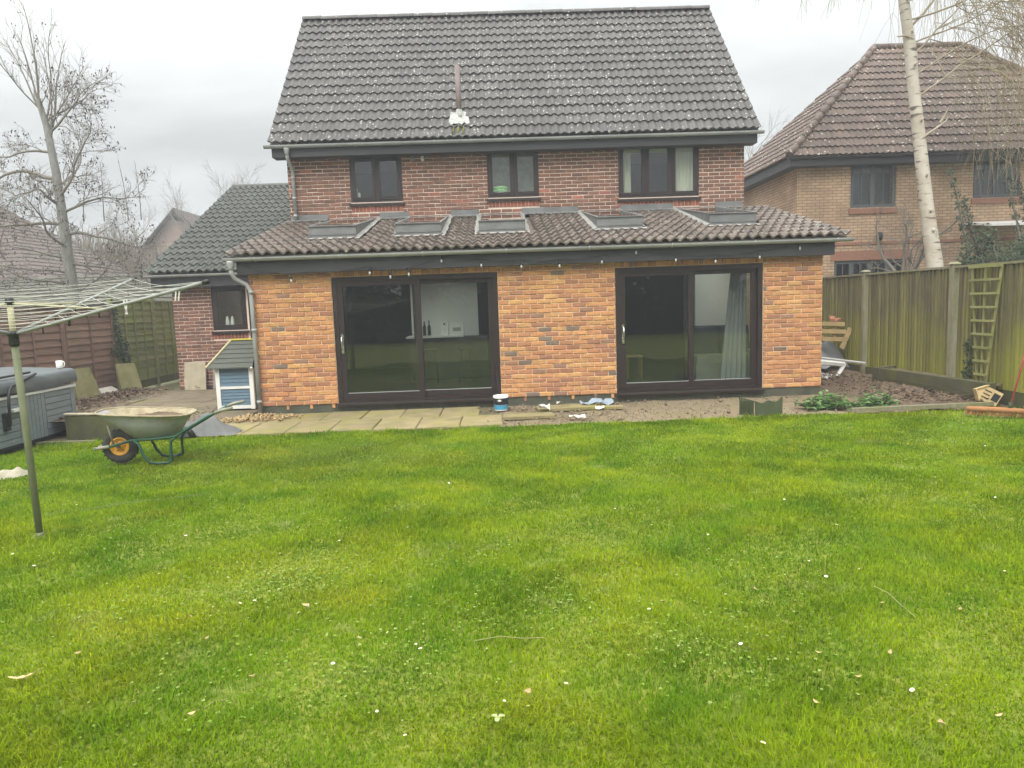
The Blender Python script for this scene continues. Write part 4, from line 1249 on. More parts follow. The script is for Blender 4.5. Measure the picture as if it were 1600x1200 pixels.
far_house('distant_house', (-27, 28, 0), 'brown roofed house half hidden behind the cone bearing bare tree', [(-36, 22, 3.2), (-17.0, 22, 3.2), (-17.0, 34, 3.2), (-36, 34, 3.2)], (-30, 28, 8.0), (-23.0, 28, 8.0), 3.2, win=[(-22, -20.5, 1.1, 2.5)])
far_house('low_outbuilding', (-13, 17, 0), 'low grey tiled outbuilding just beyond the brown fence', [(-18.5, 15, 2.1), (-8.6, 15, 2.1), (-8.6, 21, 2.1), (-18.5, 21, 2.1)], (-15.5, 18, 3.35), (-10.4, 18, 3.35), 2.1, mat='roof_far2', win=[(-12, -11, 1, 2)])
MAT['far_wall'] = M('faded_render', (0.30, 0.22, 0.18), (0.25, 0.19, 0.155), scale=2, rough=0.95)
def gable_house():
    t = thing('gabled_house', (-21, 48, 0), 'small far gabled house peeping above the side roof', 'house')
    mb = MB(); mb.prism([(-24.3, 45, -.1), (-18, 45, -.1), (-18, 45, 5.7), (-19.6, 45, 8.7), (-21.15, 45, 9.0), (-24.3, 45, 5.7)], (0, 45, 0), (0, 53, 0)); mb.build('wall', 'far_wall', t)
    mb = MB(); tiled_face(mb, (-24.9, 53.4, 5.2), (-24.9, 44.6, 5.2), (-20.6, 53.4, 9.8), (-20.6, 44.6, 9.8), pitchw=.4); 
    tiled_face(mb, (-16.3, 44.6, 5.2), (-16.3, 53.4, 5.2), (-20.6, 44.6, 9.8), (-20.6, 53.4, 9.8), pitchw=.4)
    mb.build('roof', 'roof_far', t)
    mb = MB(); mb.bar((-24.9, 44.55, 5.1), (-20.6, 44.55, 9.7), .05, .25, (0, 1, 0)); mb.bar((-16.3, 44.55, 5.1), (-20.6, 44.55, 9.7), .05, .2, (0, 1, 0)); mb.build('bargeboard', 'roof_far', t)
gable_house()

# ------------------------------------------------------------------ fences
def right_fence():
    X = 11.0
    t = thing('featheredge_fence', (X, 1.5, 0), 'tall fence of upright mossy featheredge boards beside the neighbouring house', 'fence')
    posts = [4.85, 2.1, -0.55, -3.3]
    zt = 1.99
    rnd = random.Random(8)
    board = []
    for v in range(6):
        m = MB()
        h = 1.74
        j = [rnd.uniform(-.006, .006) for _ in range(3)]
        # wedge section: thick edge stands proud (towards -X)
        m.hexa([(0, -.052, 0), (0, .052, 0), (-.010, .052, 0), (-.036, -.052, 0), (0, -.052, h + j[0]), (0, .052, h + j[0]), (-.010, .052, h + j[1]), (-.036, -.052, h + j[1])])
        board.append(m.mesh('board', 'fence_board'))
    ends = posts + [-6.2]
    y = 8.6
    while y > -6.2:
        if min(abs(y - p) for p in posts) > .07:
            put('board', board[rnd.randrange(6)], t, (X + rnd.uniform(-.003, .003), y, .20), (0, rnd.uniform(-.006, .006), 0))
        y -= .0885
    for p in posts:
        m = MB(); m.box(X - .075, X + .03, p - .042, p + .042, -.1, zt + .015)
        m.v = [(a, b, c) for a, b, c in m.v]
        o = m.build('post', 'fence_post', t, loc=(X, p, 0))
        m = MB(); m.hexa([(X - .1, p - .065, zt + .016), (X + .045, p - .065, zt + .016), (X + .045, p + .065, zt + .016), (X - .1, p + .065, zt + .016), (X - .07, p - .035, zt + .05), (X + .015, p - .035, zt + .05), (X + .015, p + .035, zt + .05), (X - .07, p + .035, zt + .05)])
        m.build('post_cap', 'fence_post', o)
    a = 8.6
    for p in posts + [-6.2]:
        m = MB(); m.box(X - .05, X + .02, p + .052, a - .052, zt - .045, zt - .012); m.build('capping_rail', 'fence_post', t)
        m = MB(); m.box(X - .02, X + .015, p + .052, a - .052, -.02, .195); m.build('gravel_board', 'sleeper', t)
        a = p
right_fence()

def lap_fence(name, label, ya, yb, X, zt, mat, pan, nb, slath, postm, seed):
    t = thing(name, (X, (ya + yb) / 2, 0), label, 'fence')
    rnd = random.Random(seed)
    y = ya
    while y < yb - .2:
        y2 = min(y + pan, yb)
        n = int(round((zt - .16) / slath))
        h = (zt - .16) / n
        for k in range(n):
            z = .14 + k * h
            m = MB()
            seg = 5
            base = 0
            for i in range(seg + 1):
                yy = y + .05 + (y2 - y - .1) * i / seg
                wob = rnd.uniform(-.012, .012)
                m.v += [(X - .006, yy, z + h + .03), (X + .004, yy, z + h + .03), (X + .036, yy, z + wob), (X + .016, yy, z + wob)]
            for i in range(seg):
                q = i * 4
                m.face((q + 1, q + 2, q + 6, q + 5)); m.face((q + 2, q + 3, q + 7, q + 6)); m.face((q + 3, q, q + 4, q + 7)); m.face((q, q + 1, q + 5, q + 4))
            m.face((0, 1, 2, 3)); q = seg * 4; m.face((q + 3, q + 2, q + 1, q))
            m.build('slat', mat, t)
        for i in range(nb):
            yy = y + .07 + (y2 - y - .14) * i / (nb - 1)
            m = MB(); m.box(X + .037, X + .056, yy - .02, yy + .02, .15, zt + .01); m.build('batten', mat, t)
        m = MB(); m.box(X - .02, X + .045, y + .06, y2 - .06, zt + .012, zt + .04); m.build('capping_rail', mat, t)
        m = MB(); m.box(X - .045, X + .05, y - .045, y + .045, -.1, zt + .08); m.build('post', postm, t)
        m = MB(); m.box(X - .02, X + .02, y + .05, y2 - .05, -.05, .135); m.build('gravel_board', 'sleeper', t)
        y = y2
lap_fence('panel_fence', 'reddish brown overlapping slat fence behind the hot tub', -4.75, 4.45, -4.6, 1.84, 'fence_brown', 1.84, 3, .135, 'fence_brown', 3)
lap_fence('panel_fence', 'mossy green overlapping slat fence running up to the side wing', 4.46, 8.2, -4.6, 1.98, 'fence_green', 1.84, 5, .155, 'fence_green', 4)

# ------------------------------------------------------------------ trees
class Twigs:
    """fast low-poly tubes gathered into numpy arrays"""
    def __init__(s): s.v, s.f, s.n = [], [], 0
    def tube(s, pts, r0, r1, n=3):
        k = len(pts)
        P = np.asarray(pts, float)
        d = np.gradient(P, axis=0)
        d /= np.linalg.norm(d, axis=1)[:, None] + 1e-9
        a = np.array([0.3, 0.5, 0.81]) if abs(d[0] @ np.array([0.3, 0.5, 0.81])) < .9 else np.array([1., 0, 0])
        e1 = np.cross(d, a); e1 /= np.linalg.norm(e1, axis=1)[:, None] + 1e-9
        e2 = np.cross(d, e1)
        t = 2 * PI * np.arange(n) / n
        r = np.linspace(r0, r1, k)[:, None, None]
        V = P[:, None] + (e1[:, None] * np.cos(t)[None, :, None] + e2[:, None] * np.sin(t)[None, :, None]) * r
        s.v.append(V.reshape(-1, 3))
        i = np.arange(k - 1)[:, None] * n; j = np.arange(n)[None]; j2 = (j + 1) % n
        s.f.append((np.stack([i + j, i + j2, i + n + j2, i + n + j], -1)).reshape(-1, 4) + s.n)
        s.n += k * n
    def build(s, name, mat, parent):
        V = np.concatenate(s.v)
        return np_mesh(name, V, np.concatenate(s.f), mat, parent=parent, smooth=True)

def unit(v): return v / (np.linalg.norm(v) + 1e-9)
def wander(p, d, length, n, wig, trop, rnd, gravity=0.0):
    pts = [np.array(p, float)]
    d = unit(np.array(d, float))
    for i in range(n):
        d = unit(d + rnd.normal(0, wig, 3) + np.array([0, 0, trop]) - np.array([0, 0, gravity]) * (i / n))
        pts.append(pts[-1] + d * length / n)
    return pts
def side_dir(d, ang, rnd):
    a = unit(np.cross(d, rnd.normal(0, 1, 3)))
    return unit(d * math.cos(ang) + a * math.sin(ang))

def grow(tw, pts, r0, r1, level, spec, rnd, tips=None):
    n = 7 if r0 > .05 else (5 if r0 > .02 else 3)
    tw.tube(pts, r0, r1, n)
    if level >= len(spec): 
        if tips is not None: tips.append(pts[-1])
        return
    sp = spec[level]
    k = len(pts)
    cnt = sp['n'] if isinstance(sp['n'], int) else int(rnd.integers(*sp['n']))
    Ltot = np.linalg.norm(np.array(pts[-1]) - np.array(pts[0]))
    for c in range(cnt):
        f = sp.get('from', .2) + (1 - sp.get('from', .2)) * (c + rnd.random()) / cnt
        x = f * (k - 1); i = min(int(x), k - 2)
        p = np.array(pts[i]) * (1 - (x - i)) + np.array(pts[i + 1]) * (x - i)
        d = unit(np.array(pts[i + 1]) - np.array(pts[i]))
        nd = side_dir(d, sp['ang'] * rnd.uniform(.7, 1.25), rnd)
        nd = unit(nd + np.array([0, 0, sp.get('up', 0)]))
        L = sp['len'] * rnd.uniform(.55, 1.2) * (1 - .45 * f)
        r = max((r0 * (1 - f) + r1 * f) * sp.get('r', .55), sp.get('rmin', .004))
        q = wander(p, nd, L, sp.get('seg', 5), sp.get('wig', .18), sp.get('trop', .04), rnd, sp.get('grav', 0))
        grow(tw, q, r, max(r * .35, .0028), level + 1, spec, rnd, tips)
        if tips is not None and level >= len(spec) - 2: tips.append(q[-1]); tips.append(q[len(q) // 2])

def alder():
    rnd = np.random.default_rng(23)
    base = np.array([-7.72, 8.5, -.1])
    t = thing('bare_tree', tuple(base), 'leafless grey tree dotted with small dark cones beyond the brown fence', 'tree')
    trunk = [base, (-7.74, 8.5, 1.4), (-7.74, 8.5, 2.7), (-7.80, 8.5, 4.2), (-7.86, 8.5, 5.6), (-7.98, 8.5, 6.8), (-8.12, 8.48, 7.5)]
    tw = Twigs(); tw.tube(trunk, .185, .065, 12); tw.build('trunk', 'bark', t)
    tw = Twigs(); tips = []
    sub = [dict(n=9, ang=.85, len=1.3, r=.42, seg=6, wig=.22, trop=.04, rmin=.010, **{'from': .1}),
           dict(n=7, ang=.75, len=.62, r=.5, seg=5, wig=.24, trop=.05, rmin=.0055, **{'from': .1}),
           dict(n=4, ang=.7, len=.32, r=.6, seg=3, wig=.22, trop=.05, rmin=.004, **{'from': .15})]
    limbs = [((-7.76, 8.5, 3.1), (.8, -.2, .12), 2.0, .07), ((-7.8, 8.5, 3.9), (.9, .1, .05), 2.3, .075), ((-7.84, 8.5, 4.9), (.75, -.3, .55), 2.1, .08), ((-7.84, 8.5, 4.5), (.8, .3, .35), 1.9, .07),
             ((-7.8, 8.5, 4.2), (-.85, .1, .35), 2.6, .085), ((-7.86, 8.5, 5.4), (-.9, -.1, .25), 2.9, .10), ((-7.8, 8.5, 3.3), (-.9, .3, .1), 2.4, .075), ((-7.76, 8.5, 2.6), (-.8, -.4, .2), 2.2, .07),
             ((-7.9, 8.5, 6.1), (-.8, .2, .35), 1.9, .07), ((-7.95, 8.5, 6.6), (.7, -.1, .55), 1.7, .065), ((-8.0, 8.5, 6.9), (.75, .35, .7), 1.5, .06), ((-7.8, 8.5, 3.6), (.1, -.95, .2), 2.2, .07), ((-7.9, 8.5, 5.2), (0, .9, .4), 2, .07), ((-7.85, 8.5, 4.7), (-.2, -.9, .3), 2.0, .07),
             ((-7.76, 8.5, 2.3), (.85, .3, .25), 2.0, .06), ((-7.78, 8.5, 2.9), (-.6, -.7, .05), 2.0, .06)]
    for p, d, L, r in limbs:
        grow(tw, wander(p, d, L * 1.08, 9, .17, .035, rnd), r * .6, r * .12, 0, sub, rnd, tips)
    # upright leaders from the top
    for dx, dy, h, r in ((-.22, .05, 2.2, .065), (-.05, -.08, 3.0, .07), (.14, .06, 2.7, .06), (.32, -.05, 2.2, .055), (-.42, .1, 1.9, .05), (.5, .1, 1.9, .045), (-.7, 0, 1.6, .045), (.05, .3, 2.5, .05)):
        f_ = rnd.random(); q = wander((-7.92 - .2 * f_, 8.49, 6.1 + 1.3 * f_), (dx * 1.25, dy, 1), h * 1.08, 7, .07, .06, rnd)
        grow(tw, q, r * .55, .007, 0, [dict(n=7, ang=.42, len=1.15, r=.5, seg=5, wig=.1, trop=.09, rmin=.008, **{'from': .15}), dict(n=5, ang=.55, len=.5, r=.5, seg=4, wig=.12, trop=.08, rmin=.005, **{'from': .1})], rnd, tips)
    for x in (1.1, 1.75, .55, 2.1):   # vertical water shoots on the right-hand limbs
        q = wander((-7.8 + x, 8.5, 4.25), (.02, 0, 1), 1.6, 5, .05, .1, rnd)
        grow(tw, q, .018, .005, 0, [dict(n=4, ang=.4, len=.45, r=.5, seg=3, wig=.1, trop=.08, rmin=.005, **{'from': .3})], rnd)
    tw.build('crown', 'twig', t)
    V, F = [], []
    oc = np.array([(1, 0, 0), (-1, 0, 0), (0, 1, 0), (0, -1, 0), (0, 0, 1), (0, 0, -1)]) * np.array([.018, .018, .028])
    of = np.array([(0, 2, 4), (2, 1, 4), (1, 3, 4), (3, 0, 4), (2, 0, 5), (1, 2, 5), (3, 1, 5), (0, 3, 5)])
    n = 0
    idx = rnd.permutation(len(tips))[:900]
    for i in idx:
        for _ in range(int(rnd.integers(1, 4))):
            c = np.asarray(tips[i]) + rnd.normal(0, .035, 3)
            V.append(oc * rnd.uniform(.7, 1.25) + c); F.append(of + n); n += 6
    o = np_mesh('cones', np.concatenate(V), np.concatenate(F), 'cone', parent=t); o['kind'] = 'stuff'
alder()

def birch():
    rnd = np.random.default_rng(5)
    t = thing('silver_birch', (14.15, 5.0, 0), 'tall pale birch with white peeling trunk and hanging bare twigs behind the fence', 'tree')
    mb = MB()
    pts = [(14.22, 5, -.1), (14.16, 5, 1.2), (14.09, 5, 2.25), (13.93, 5, 3.1), (13.85, 5, 3.6), (13.71, 5, 4.6), (13.58, 5, 5.5), (13.45, 5, 6.4), (13.40, 5, 6.9), (13.30, 5, 7.5), (13.20, 5, 8.1), (13.14, 5, 9.5), (13.2, 5.05, 11.2)]
    rad = [.28, .22, .175, .16, .15, .138, .13, .122, .128, .112, .11, .085, .05]
    mb.smooth = True
    mb.tube(pts, rad, 14)
    for (x, z, s) in ((13.87, 3.4, .05), (13.60, 5.4, .05), (13.76, 4.2, .045), (13.42, 6.6, .06), (13.95, 2.95, .06), (13.33, 7.3, .05)):   # knots
        mb.tube([(x, 4.85, z - .03), (x - .02, 4.82, z + .02), (x + .01, 4.80, z + .06)], [s * .25, s * .55, s * .2], 6)
    mb.build('trunk', 'birch_bark', t)
    tw = Twigs()
    # main limbs
    def limb(p, d, L, r, up=.05): 
        q = wander(p, d, L, 9, .1, up, rnd)
        tw.tube(q, r * .55, r * .16, 6)
        return q
    limbs = [limb((13.5, 5, 5.9), (.82, -.1, .55), 3.4, .045, .0), limb((13.3, 5, 7.4), (.9, .1, .8), 4.2, .06), limb((13.2, 5, 8.2), (.9, -.25, .9), 4.5, .06), limb((13.15, 5, 9.2), (.8, .3, 1), 3.6, .05),
             limb((13.2, 5, 8.2), (-.95, 0, .42), 3.0, .04, -.01), limb((13.17, 5, 8.7), (-.9, -.35, .35), 3.2, .038, .0), limb((13.16, 5, 9.0), (-.85, .35, .25), 2.8, .035, .0), limb((13.4, 5, 6.8), (.75, -.5, .75), 3.2, .04), limb((13.45, 5, 6.4), (.9, .25, .45), 4.2, .04), limb((13.3, 5, 7.6), (.95, -.15, .3), 4.6, .045), limb((13.35, 5, 7.1), (.9, -.4, .35), 3.6, .04), limb((13.2, 5, 7.9), (.3, -.9, .8), 2.8, .05), limb((13.15, 5, 10.2), (-.5, .2, .9), 2.0, .035),
             limb((13.15, 5, 10.4), (.6, -.2, .9), 2.6, .04), limb((13.18, 5, 8.8), (.75, -.6, .7), 4.4, .05), limb((13.2, 5, 8.0), (.95, .2, .35), 4.8, .05), limb((13.18, 5, 8.9), (-.7, .5, .5), 2.4, .035)]
    def strand(p, L, out):
        d = unit(np.array([out[0] * .6, out[1] * .6, .35]) + rnd.normal(0, .2, 3))
        n = 9
        q = [np.array(p)]
        for i in range(n):
            f = (i + 1) / n
            d = unit(d + np.array([rnd.normal(0, .10), rnd.normal(0, .10), -.42]))
            q.append(q[-1] + d * L / n)
        tw2.tube(q, .0075, .003, 3)
        for c in range(int(rnd.integers(2, 6))):
            i = int(rnd.integers(2, n - 1))
            dd = unit(np.array([rnd.normal(0, .5), rnd.normal(0, .5), -.7]))
            qq = [q[i]]
            for k in range(4):
                dd = unit(dd + np.array([rnd.normal(0, .12), rnd.normal(0, .12), -.25])); qq.append(qq[-1] + dd * L * .09)
            tw2.tube(qq, .0042, .0025, 3)
    tw2 = Twigs()
    for li, q in enumerate(limbs):
        right = q[-1][0] > 14.2
        sub = []
        for c in range(13):
            i = int(rnd.integers(2, len(q) - 1))
            d = side_dir(unit(np.array(q[i + 1]) - np.array(q[i])), rnd.uniform(.5, 1.1), rnd)
            s = wander(q[i], d + np.array([0, 0, .1]), rnd.uniform(.6, 1.6), 5, .15, -.02, rnd)
            tw.tube(s, .014, .006, 4)
            sub.append(s)
        for s in sub + [q[3:]]:
            for c in range(3 if right else 5):
                p = s[int(rnd.integers(1, len(s)))]
                L = rnd.uniform(1.2, 6.6) if right else rnd.uniform(.3, 1.0)
                if right and p[2] - L < 2.9: L = max(.5, p[2] - 3.0 - rnd.uniform(0, .8))
                strand(p, L, np.array(q[-1]) - np.array(q[0]))
        if not right:
            for s in sub:
                grow(tw2, s, .010, .004, 0, [dict(n=7, ang=.8, len=.5, r=.5, seg=4, wig=.2, trop=-.03, rmin=.0045, **{'from': .1}), dict(n=4, ang=.7, len=.28, r=.6, seg=3, wig=.2, trop=-.04, rmin=.0035, **{'from': .1})], rnd)
    tw.build('limbs', 'birch_limb', t)
    tw2.build('crown', 'birch_twig', t)
    for p, d, L in (((13.62, 4.9, 5.0), (.7, -.2, .3), .85), ((14.05, 4.9, 5.35), (.5, -.1, .8), .35), ((13.35, 4.9, 7.2), (-.6, -.1, .3), .35)):
        tw3 = Twigs(); tw3.tube(wander(p, d, L, 5, .2, .03, rnd), .035, .012, 6)   # dead snags low on the stem
        tw3.build('dead_stub', 'birch_limb', t)
MAT['birch_limb'] = M('pale_limb', (0.42, 0.37, 0.28), (0.3, 0.25, 0.18), scale=6, rough=0.9)
birch()

def generic_tree(name, x, y, h, label, seed, r=.2, spread=.45, mat='twig', group=None, dense=1.0):
    rnd = np.random.default_rng(seed)
    t = thing(name, (x, y, -.1), label, 'tree', group)
    tr = wander((x, y, -.1), (0, 0, 1), h * .62, 7, .05, .05, rnd)
    tw = Twigs(); tw.tube(tr, r, r * .5, 8); tw.build('trunk', mat, t)
    tw = Twigs()
    spec = [dict(n=int(7 * dense), ang=.6, len=h * .26, r=.5, seg=5, wig=.14, trop=.05, rmin=.02, **{'from': .2}),
            dict(n=int(6 * dense), ang=.6, len=h * .14, r=.55, seg=4, wig=.16, trop=.05, rmin=.012, **{'from': .2}),
            dict(n=int(5 * dense), ang=.6, len=h * .08, r=.6, seg=3, wig=.16, trop=.04, rmin=.009, **{'from': .2})]
    for k in range(7):
        a = k * 2.4 + rnd.random()
        i = 3 + k % 4
        q = wander(tr[i], (math.cos(a) * spread * 1.6, math.sin(a) * spread * 1.6, 1), h * .42, 6, .1, .06, rnd)
        grow(tw, q, r * .45, r * .1, 0, spec, rnd)
    tw.build('crown', mat, t)
generic_tree('bare_tree', -15.8, 42, 13.0, 'hazy leafless tree rising from behind the side wing roof', 31, .22, .5)
generic_tree('bare_tree', 20.5, 46, 17, 'hazy leafless tree in the gap between the two houses', 32, .3, .35)
generic_tree('bare_tree', 23.6, 52, 16, 'second paler leafless tree behind the gap between the houses', 33, .3, .35)
generic_tree('bare_tree', -28, 52, 12, 'faint leafless tree standing over the russet scrub', 34, .25, .4)

def scrub():
    """a far bank of leafless scrub that reads as one russet mass"""
    rnd = np.random.default_rng(9)
    V, F, T = [], [], []
    n = 0
    N = 52000
    x = rnd.uniform(-40, -12, N); y = rnd.uniform(34, 46, N)
    top = np.where(x < -21.8, 7.6, 4.8) + .7 * np.sin(x * .55) + .5 * np.sin(x * 1.3 + 2) + rnd.normal(0, .5, N)
    z0 = rnd.uniform(-.1, .85, N) * top
    L = rnd.uniform(.5, 1.7, N)
    a = rnd.uniform(0, 2 * PI, N); tilt = rnd.uniform(0, .7, N)
    d = np.stack([np.cos(a) * np.sin(tilt), np.sin(a) * np.sin(tilt), np.cos(tilt)], -1) * L[:, None]
    p = np.stack([x, y, z0], -1)
    w = np.stack([np.cos(a + 1.2), np.sin(a + 1.2), np.zeros(N)], -1) * rnd.uniform(.015, .06, N)[:, None]
    V = np.stack([p - w, p + w, p + d], 1).reshape(-1, 3)
    F = np.arange(N * 3).reshape(-1, 3)
    o = np_mesh('scrub', V, F, 'scrub', tone=rnd.random(N) * .99 + .001)
    o['kind'] = 'stuff'
scrub()

def leaf_cloud(centres, sizes, n, rnd, leaf=(.03, .05), flat=.0, tri=False):
    """n leaf-sized rhombs spread through ellipsoids"""
    centres = np.asarray(centres, float); sizes = np.asarray(sizes, float)
    vol = sizes.prod(1) ** (2 / 3); k = rnd.choice(len(centres), n, p=vol / vol.sum())
    d = rnd.normal(0, 1, (n, 3)); d /= np.linalg.norm(d, axis=1)[:, None]
    rr = rnd.random(n) ** .45
    p = centres[k] + d * rr[:, None] * sizes[k]
    a = rnd.normal(0, 1, (n, 3)); a /= np.linalg.norm(a, axis=1)[:, None]
    b = np.cross(a, rnd.normal(0, 1, (n, 3))); b /= np.linalg.norm(b, axis=1)[:, None] + 1e-9
    s = rnd.uniform(leaf[0], leaf[1], n)[:, None]
    V = np.stack([p - a * s, p - b * s * .55, p + a * s, p + b * s * .55], 1).reshape(-1, 3)
    F = np.arange(n * 4).reshape(-1, 4)
    return V, F, rnd.random(n) * .99 + .001

def shrubs():
    rnd = np.random.default_rng(14)
    t = thing('evergreen_shrub', (15.2, 4.6, 0), 'dense dark evergreen shrub with ivy stems above the fence beside the birch', 'shrub')
    C = [(14.9, 4.6, 1.9), (15.5, 4.4, 2.1), (16.1, 4.6, 2.3), (16.7, 4.5, 2.4), (14.6, 4.4, 1.5), (15.3, 4.2, 1.4), (16, 4.1, 1.6), (16.8, 4.0, 1.7), (17.3, 4.4, 2.2), (15.1, 4.7, 2.6), (14.6, 4.7, 2.3)]
    S = [(.55, .5, .5), (.5, .5, .6), (.6, .5, .6), (.6, .5, .6), (.4, .4, .5), (.6, .5, .6), (.6, .5, .6), (.6, .5, .7), (.6, .5, .8), (.25, .25, .5), (.2, .2, .4)]
    tw = Twigs(); tw.tube([(15.6, 4.6, -.1), (15.55, 4.6, .8), (15.5, 4.5, 1.6)], .09, .05, 7)
    for c in C: tw.tube(wander((15.5, 4.5, 1.0), np.array(c) - np.array((15.5, 4.5, 1.0)), np.linalg.norm(np.array(c) - np.array((15.5, 4.5, 1.0))), 4, .1, 0, rnd), .03, .01, 4)
    tw.build('trunk', 'twig', t)
    V, F, T = leaf_cloud(C, S, 16000, rnd, (.022, .045))
    np_mesh('crown', V, F, 'shrub_leaf', tone=T, parent=t)
    # ivy climbing stems
    t2 = thing('climbing_ivy', (14.5, 5.0, 1.8), 'ivy clad stems leaning up beside the birch trunk', 'ivy')
    tw = Twigs(); cen, siz = [], []
    for p, q in (((14.9, 4.9, 2.3), (14.15, 5.1, 4.2)), ((15.1, 4.9, 2.2), (14.7, 5, 3.6)), ((16.1, 4.9, 2.4), (15.65, 5.1, 4.7)), ((16.2, 4.9, 2.4), (16.15, 5.1, 4.0))):
        w = wander(p, np.array(q) - np.array(p), np.linalg.norm(np.array(q) - np.array(p)), 8, .06, .02, rnd)
        tw.tube(w, .03, .012, 5)
        cen += w; siz += [(.11, .11, .13)] * len(w)
    tw.build('stem', 'twig', t2)
    V, F, T = leaf_cloud(cen, siz, 1900, rnd, (.02, .038))
    np_mesh('leaves', V, F, 'ivy', tone=T, parent=t2)
    # crooked bare shrub against the neighbour's wall
    t3 = thing('bare_shrub', (13.5, 5.6, 0), 'crooked leafless shrub in front of the grey framed neighbour window', 'shrub')
    tw = Twigs()
    tr = wander((13.9, 5.6, -.1), (-.1, 0, 1), 1.9, 6, .08, .02, rnd); tw.tube(tr, .11, .08, 8)
    tw.build('trunk', 'bark', t3)
    tw = Twigs()
    for d, L in (((-.8, -.1, .55), 1.6), ((-.35, .1, .9), 1.9), ((.35, -.1, .9), 1.7), ((.7, .1, .5), 1.2), ((-.9, -.2, .15), 1.3), ((.1, -.3, .9), 2.0)):
        grow(tw, wander(tr[-1], d, L, 7, .3, .08, rnd), .05, .015, 0, [dict(n=6, ang=.9, len=.8, r=.5, seg=5, wig=.28, trop=.05, rmin=.008, **{'from': .2}), dict(n=5, ang=.8, len=.4, r=.5, seg=4, wig=.2, trop=.05, rmin=.005, **{'from': .2}), dict(n=3, ang=.8, len=.2, r=.5, seg=3, wig=.2, trop=.05, rmin=.004, **{'from': .2})], rnd)
    tw.build('crown', 'twig', t3)
    # dark stem at the picture's edge
    t4 = thing('dark_tree', (17.5, 4.2, 0), 'dark ivy covered trunk rising from the evergreen shrub', 'tree')
    tw = Twigs(); tw.tube([(17.35, 4.2, -.1), (17.3, 4.2, 2), (17.42, 4.2, 3.2), (17.7, 4.2, 5.2)], .28, .14, 10); tw.build('trunk', 'twig', t4)
    V, F, T = leaf_cloud([(17.35, 4.15, 2.6), (17.5, 4.15, 3.4)], [(.35, .35, .8), (.25, .3, .7)], 1500, rnd, (.02, .04)); np_mesh('leaves', V, F, 'ivy', tone=T, parent=t4)
    # ivy on the brown / green fence joint, and a sprig by the trellis
    t5 = thing('climbing_ivy', (-4.5, 4.3, .1), 'dark ivy straggling down the join of the brown and green fences', 'ivy')
    pts = [(-4.52, 4.45, 1.85), (-4.51, 4.5, 1.5), (-4.5, 4.5, 1.2), (-4.48, 4.62, .95), (-4.47, 4.7, .7), (-4.46, 4.75, .45), (-4.5, 4.35, .9)]
    tw = Twigs(); tw.tube(pts[:6] + [(-4.45, 4.75, -.02)], .015, .02, 5); tw.build('stem', 'twig', t5)
    V, F, T = leaf_cloud(pts, [(.05, .14, .22), (.05, .12, .22), (.06, .14, .2), (.07, .24, .22), (.08, .2, .2), (.07, .15, .2), (.05, .18, .15)], 900, rnd, (.025, .045)); np_mesh('leaves', V, F, 'ivy', tone=T, parent=t5)
    t6 = thing('climbing_ivy', (10.9, -1.05, 0), 'small sprig of ivy at the foot of the trellis', 'ivy')
    pts = [(10.93, -1.05, .15), (10.94, -1.0, .35), (10.95, -1.0, .55), (10.95, -.98, .75)]
    tw = Twigs(); tw.tube([(10.95, -1.05, -.02)] + pts, .008, .004, 4); tw.build('stem', 'twig', t6)
    V, F, T = leaf_cloud(pts, [(.05, .12, .13)] * 4, 240, rnd, (.02, .035)); np_mesh('leaves', V, F, 'ivy', tone=T, parent=t6)
shrubs()

def backdrop_trees():
    """conifer belt closing the garden behind the viewer; seen only mirrored in the glass"""
    rnd = np.random.default_rng(77)
    C, S = [], []
    for k in range(34):
        x = -16 + k * 1.2; h = rnd.uniform(5.0, 8.5); y = -22.5 + rnd.uniform(-.8, .8)
        for j in range(5):
            f = j / 5
            C.append((x + rnd.uniform(-.2, .2), y, h * (.1 + .85 * f))); S.append((1.1 * (1.05 - f), 1.0 * (1.05 - f), h * .16))
    V, F, T = leaf_cloud(C, S, 26000, rnd, (.14, .3))
    o = np_mesh('conifer_belt', V, F, 'conifer', tone=T); o['kind'] = 'stuff'
backdrop_trees()

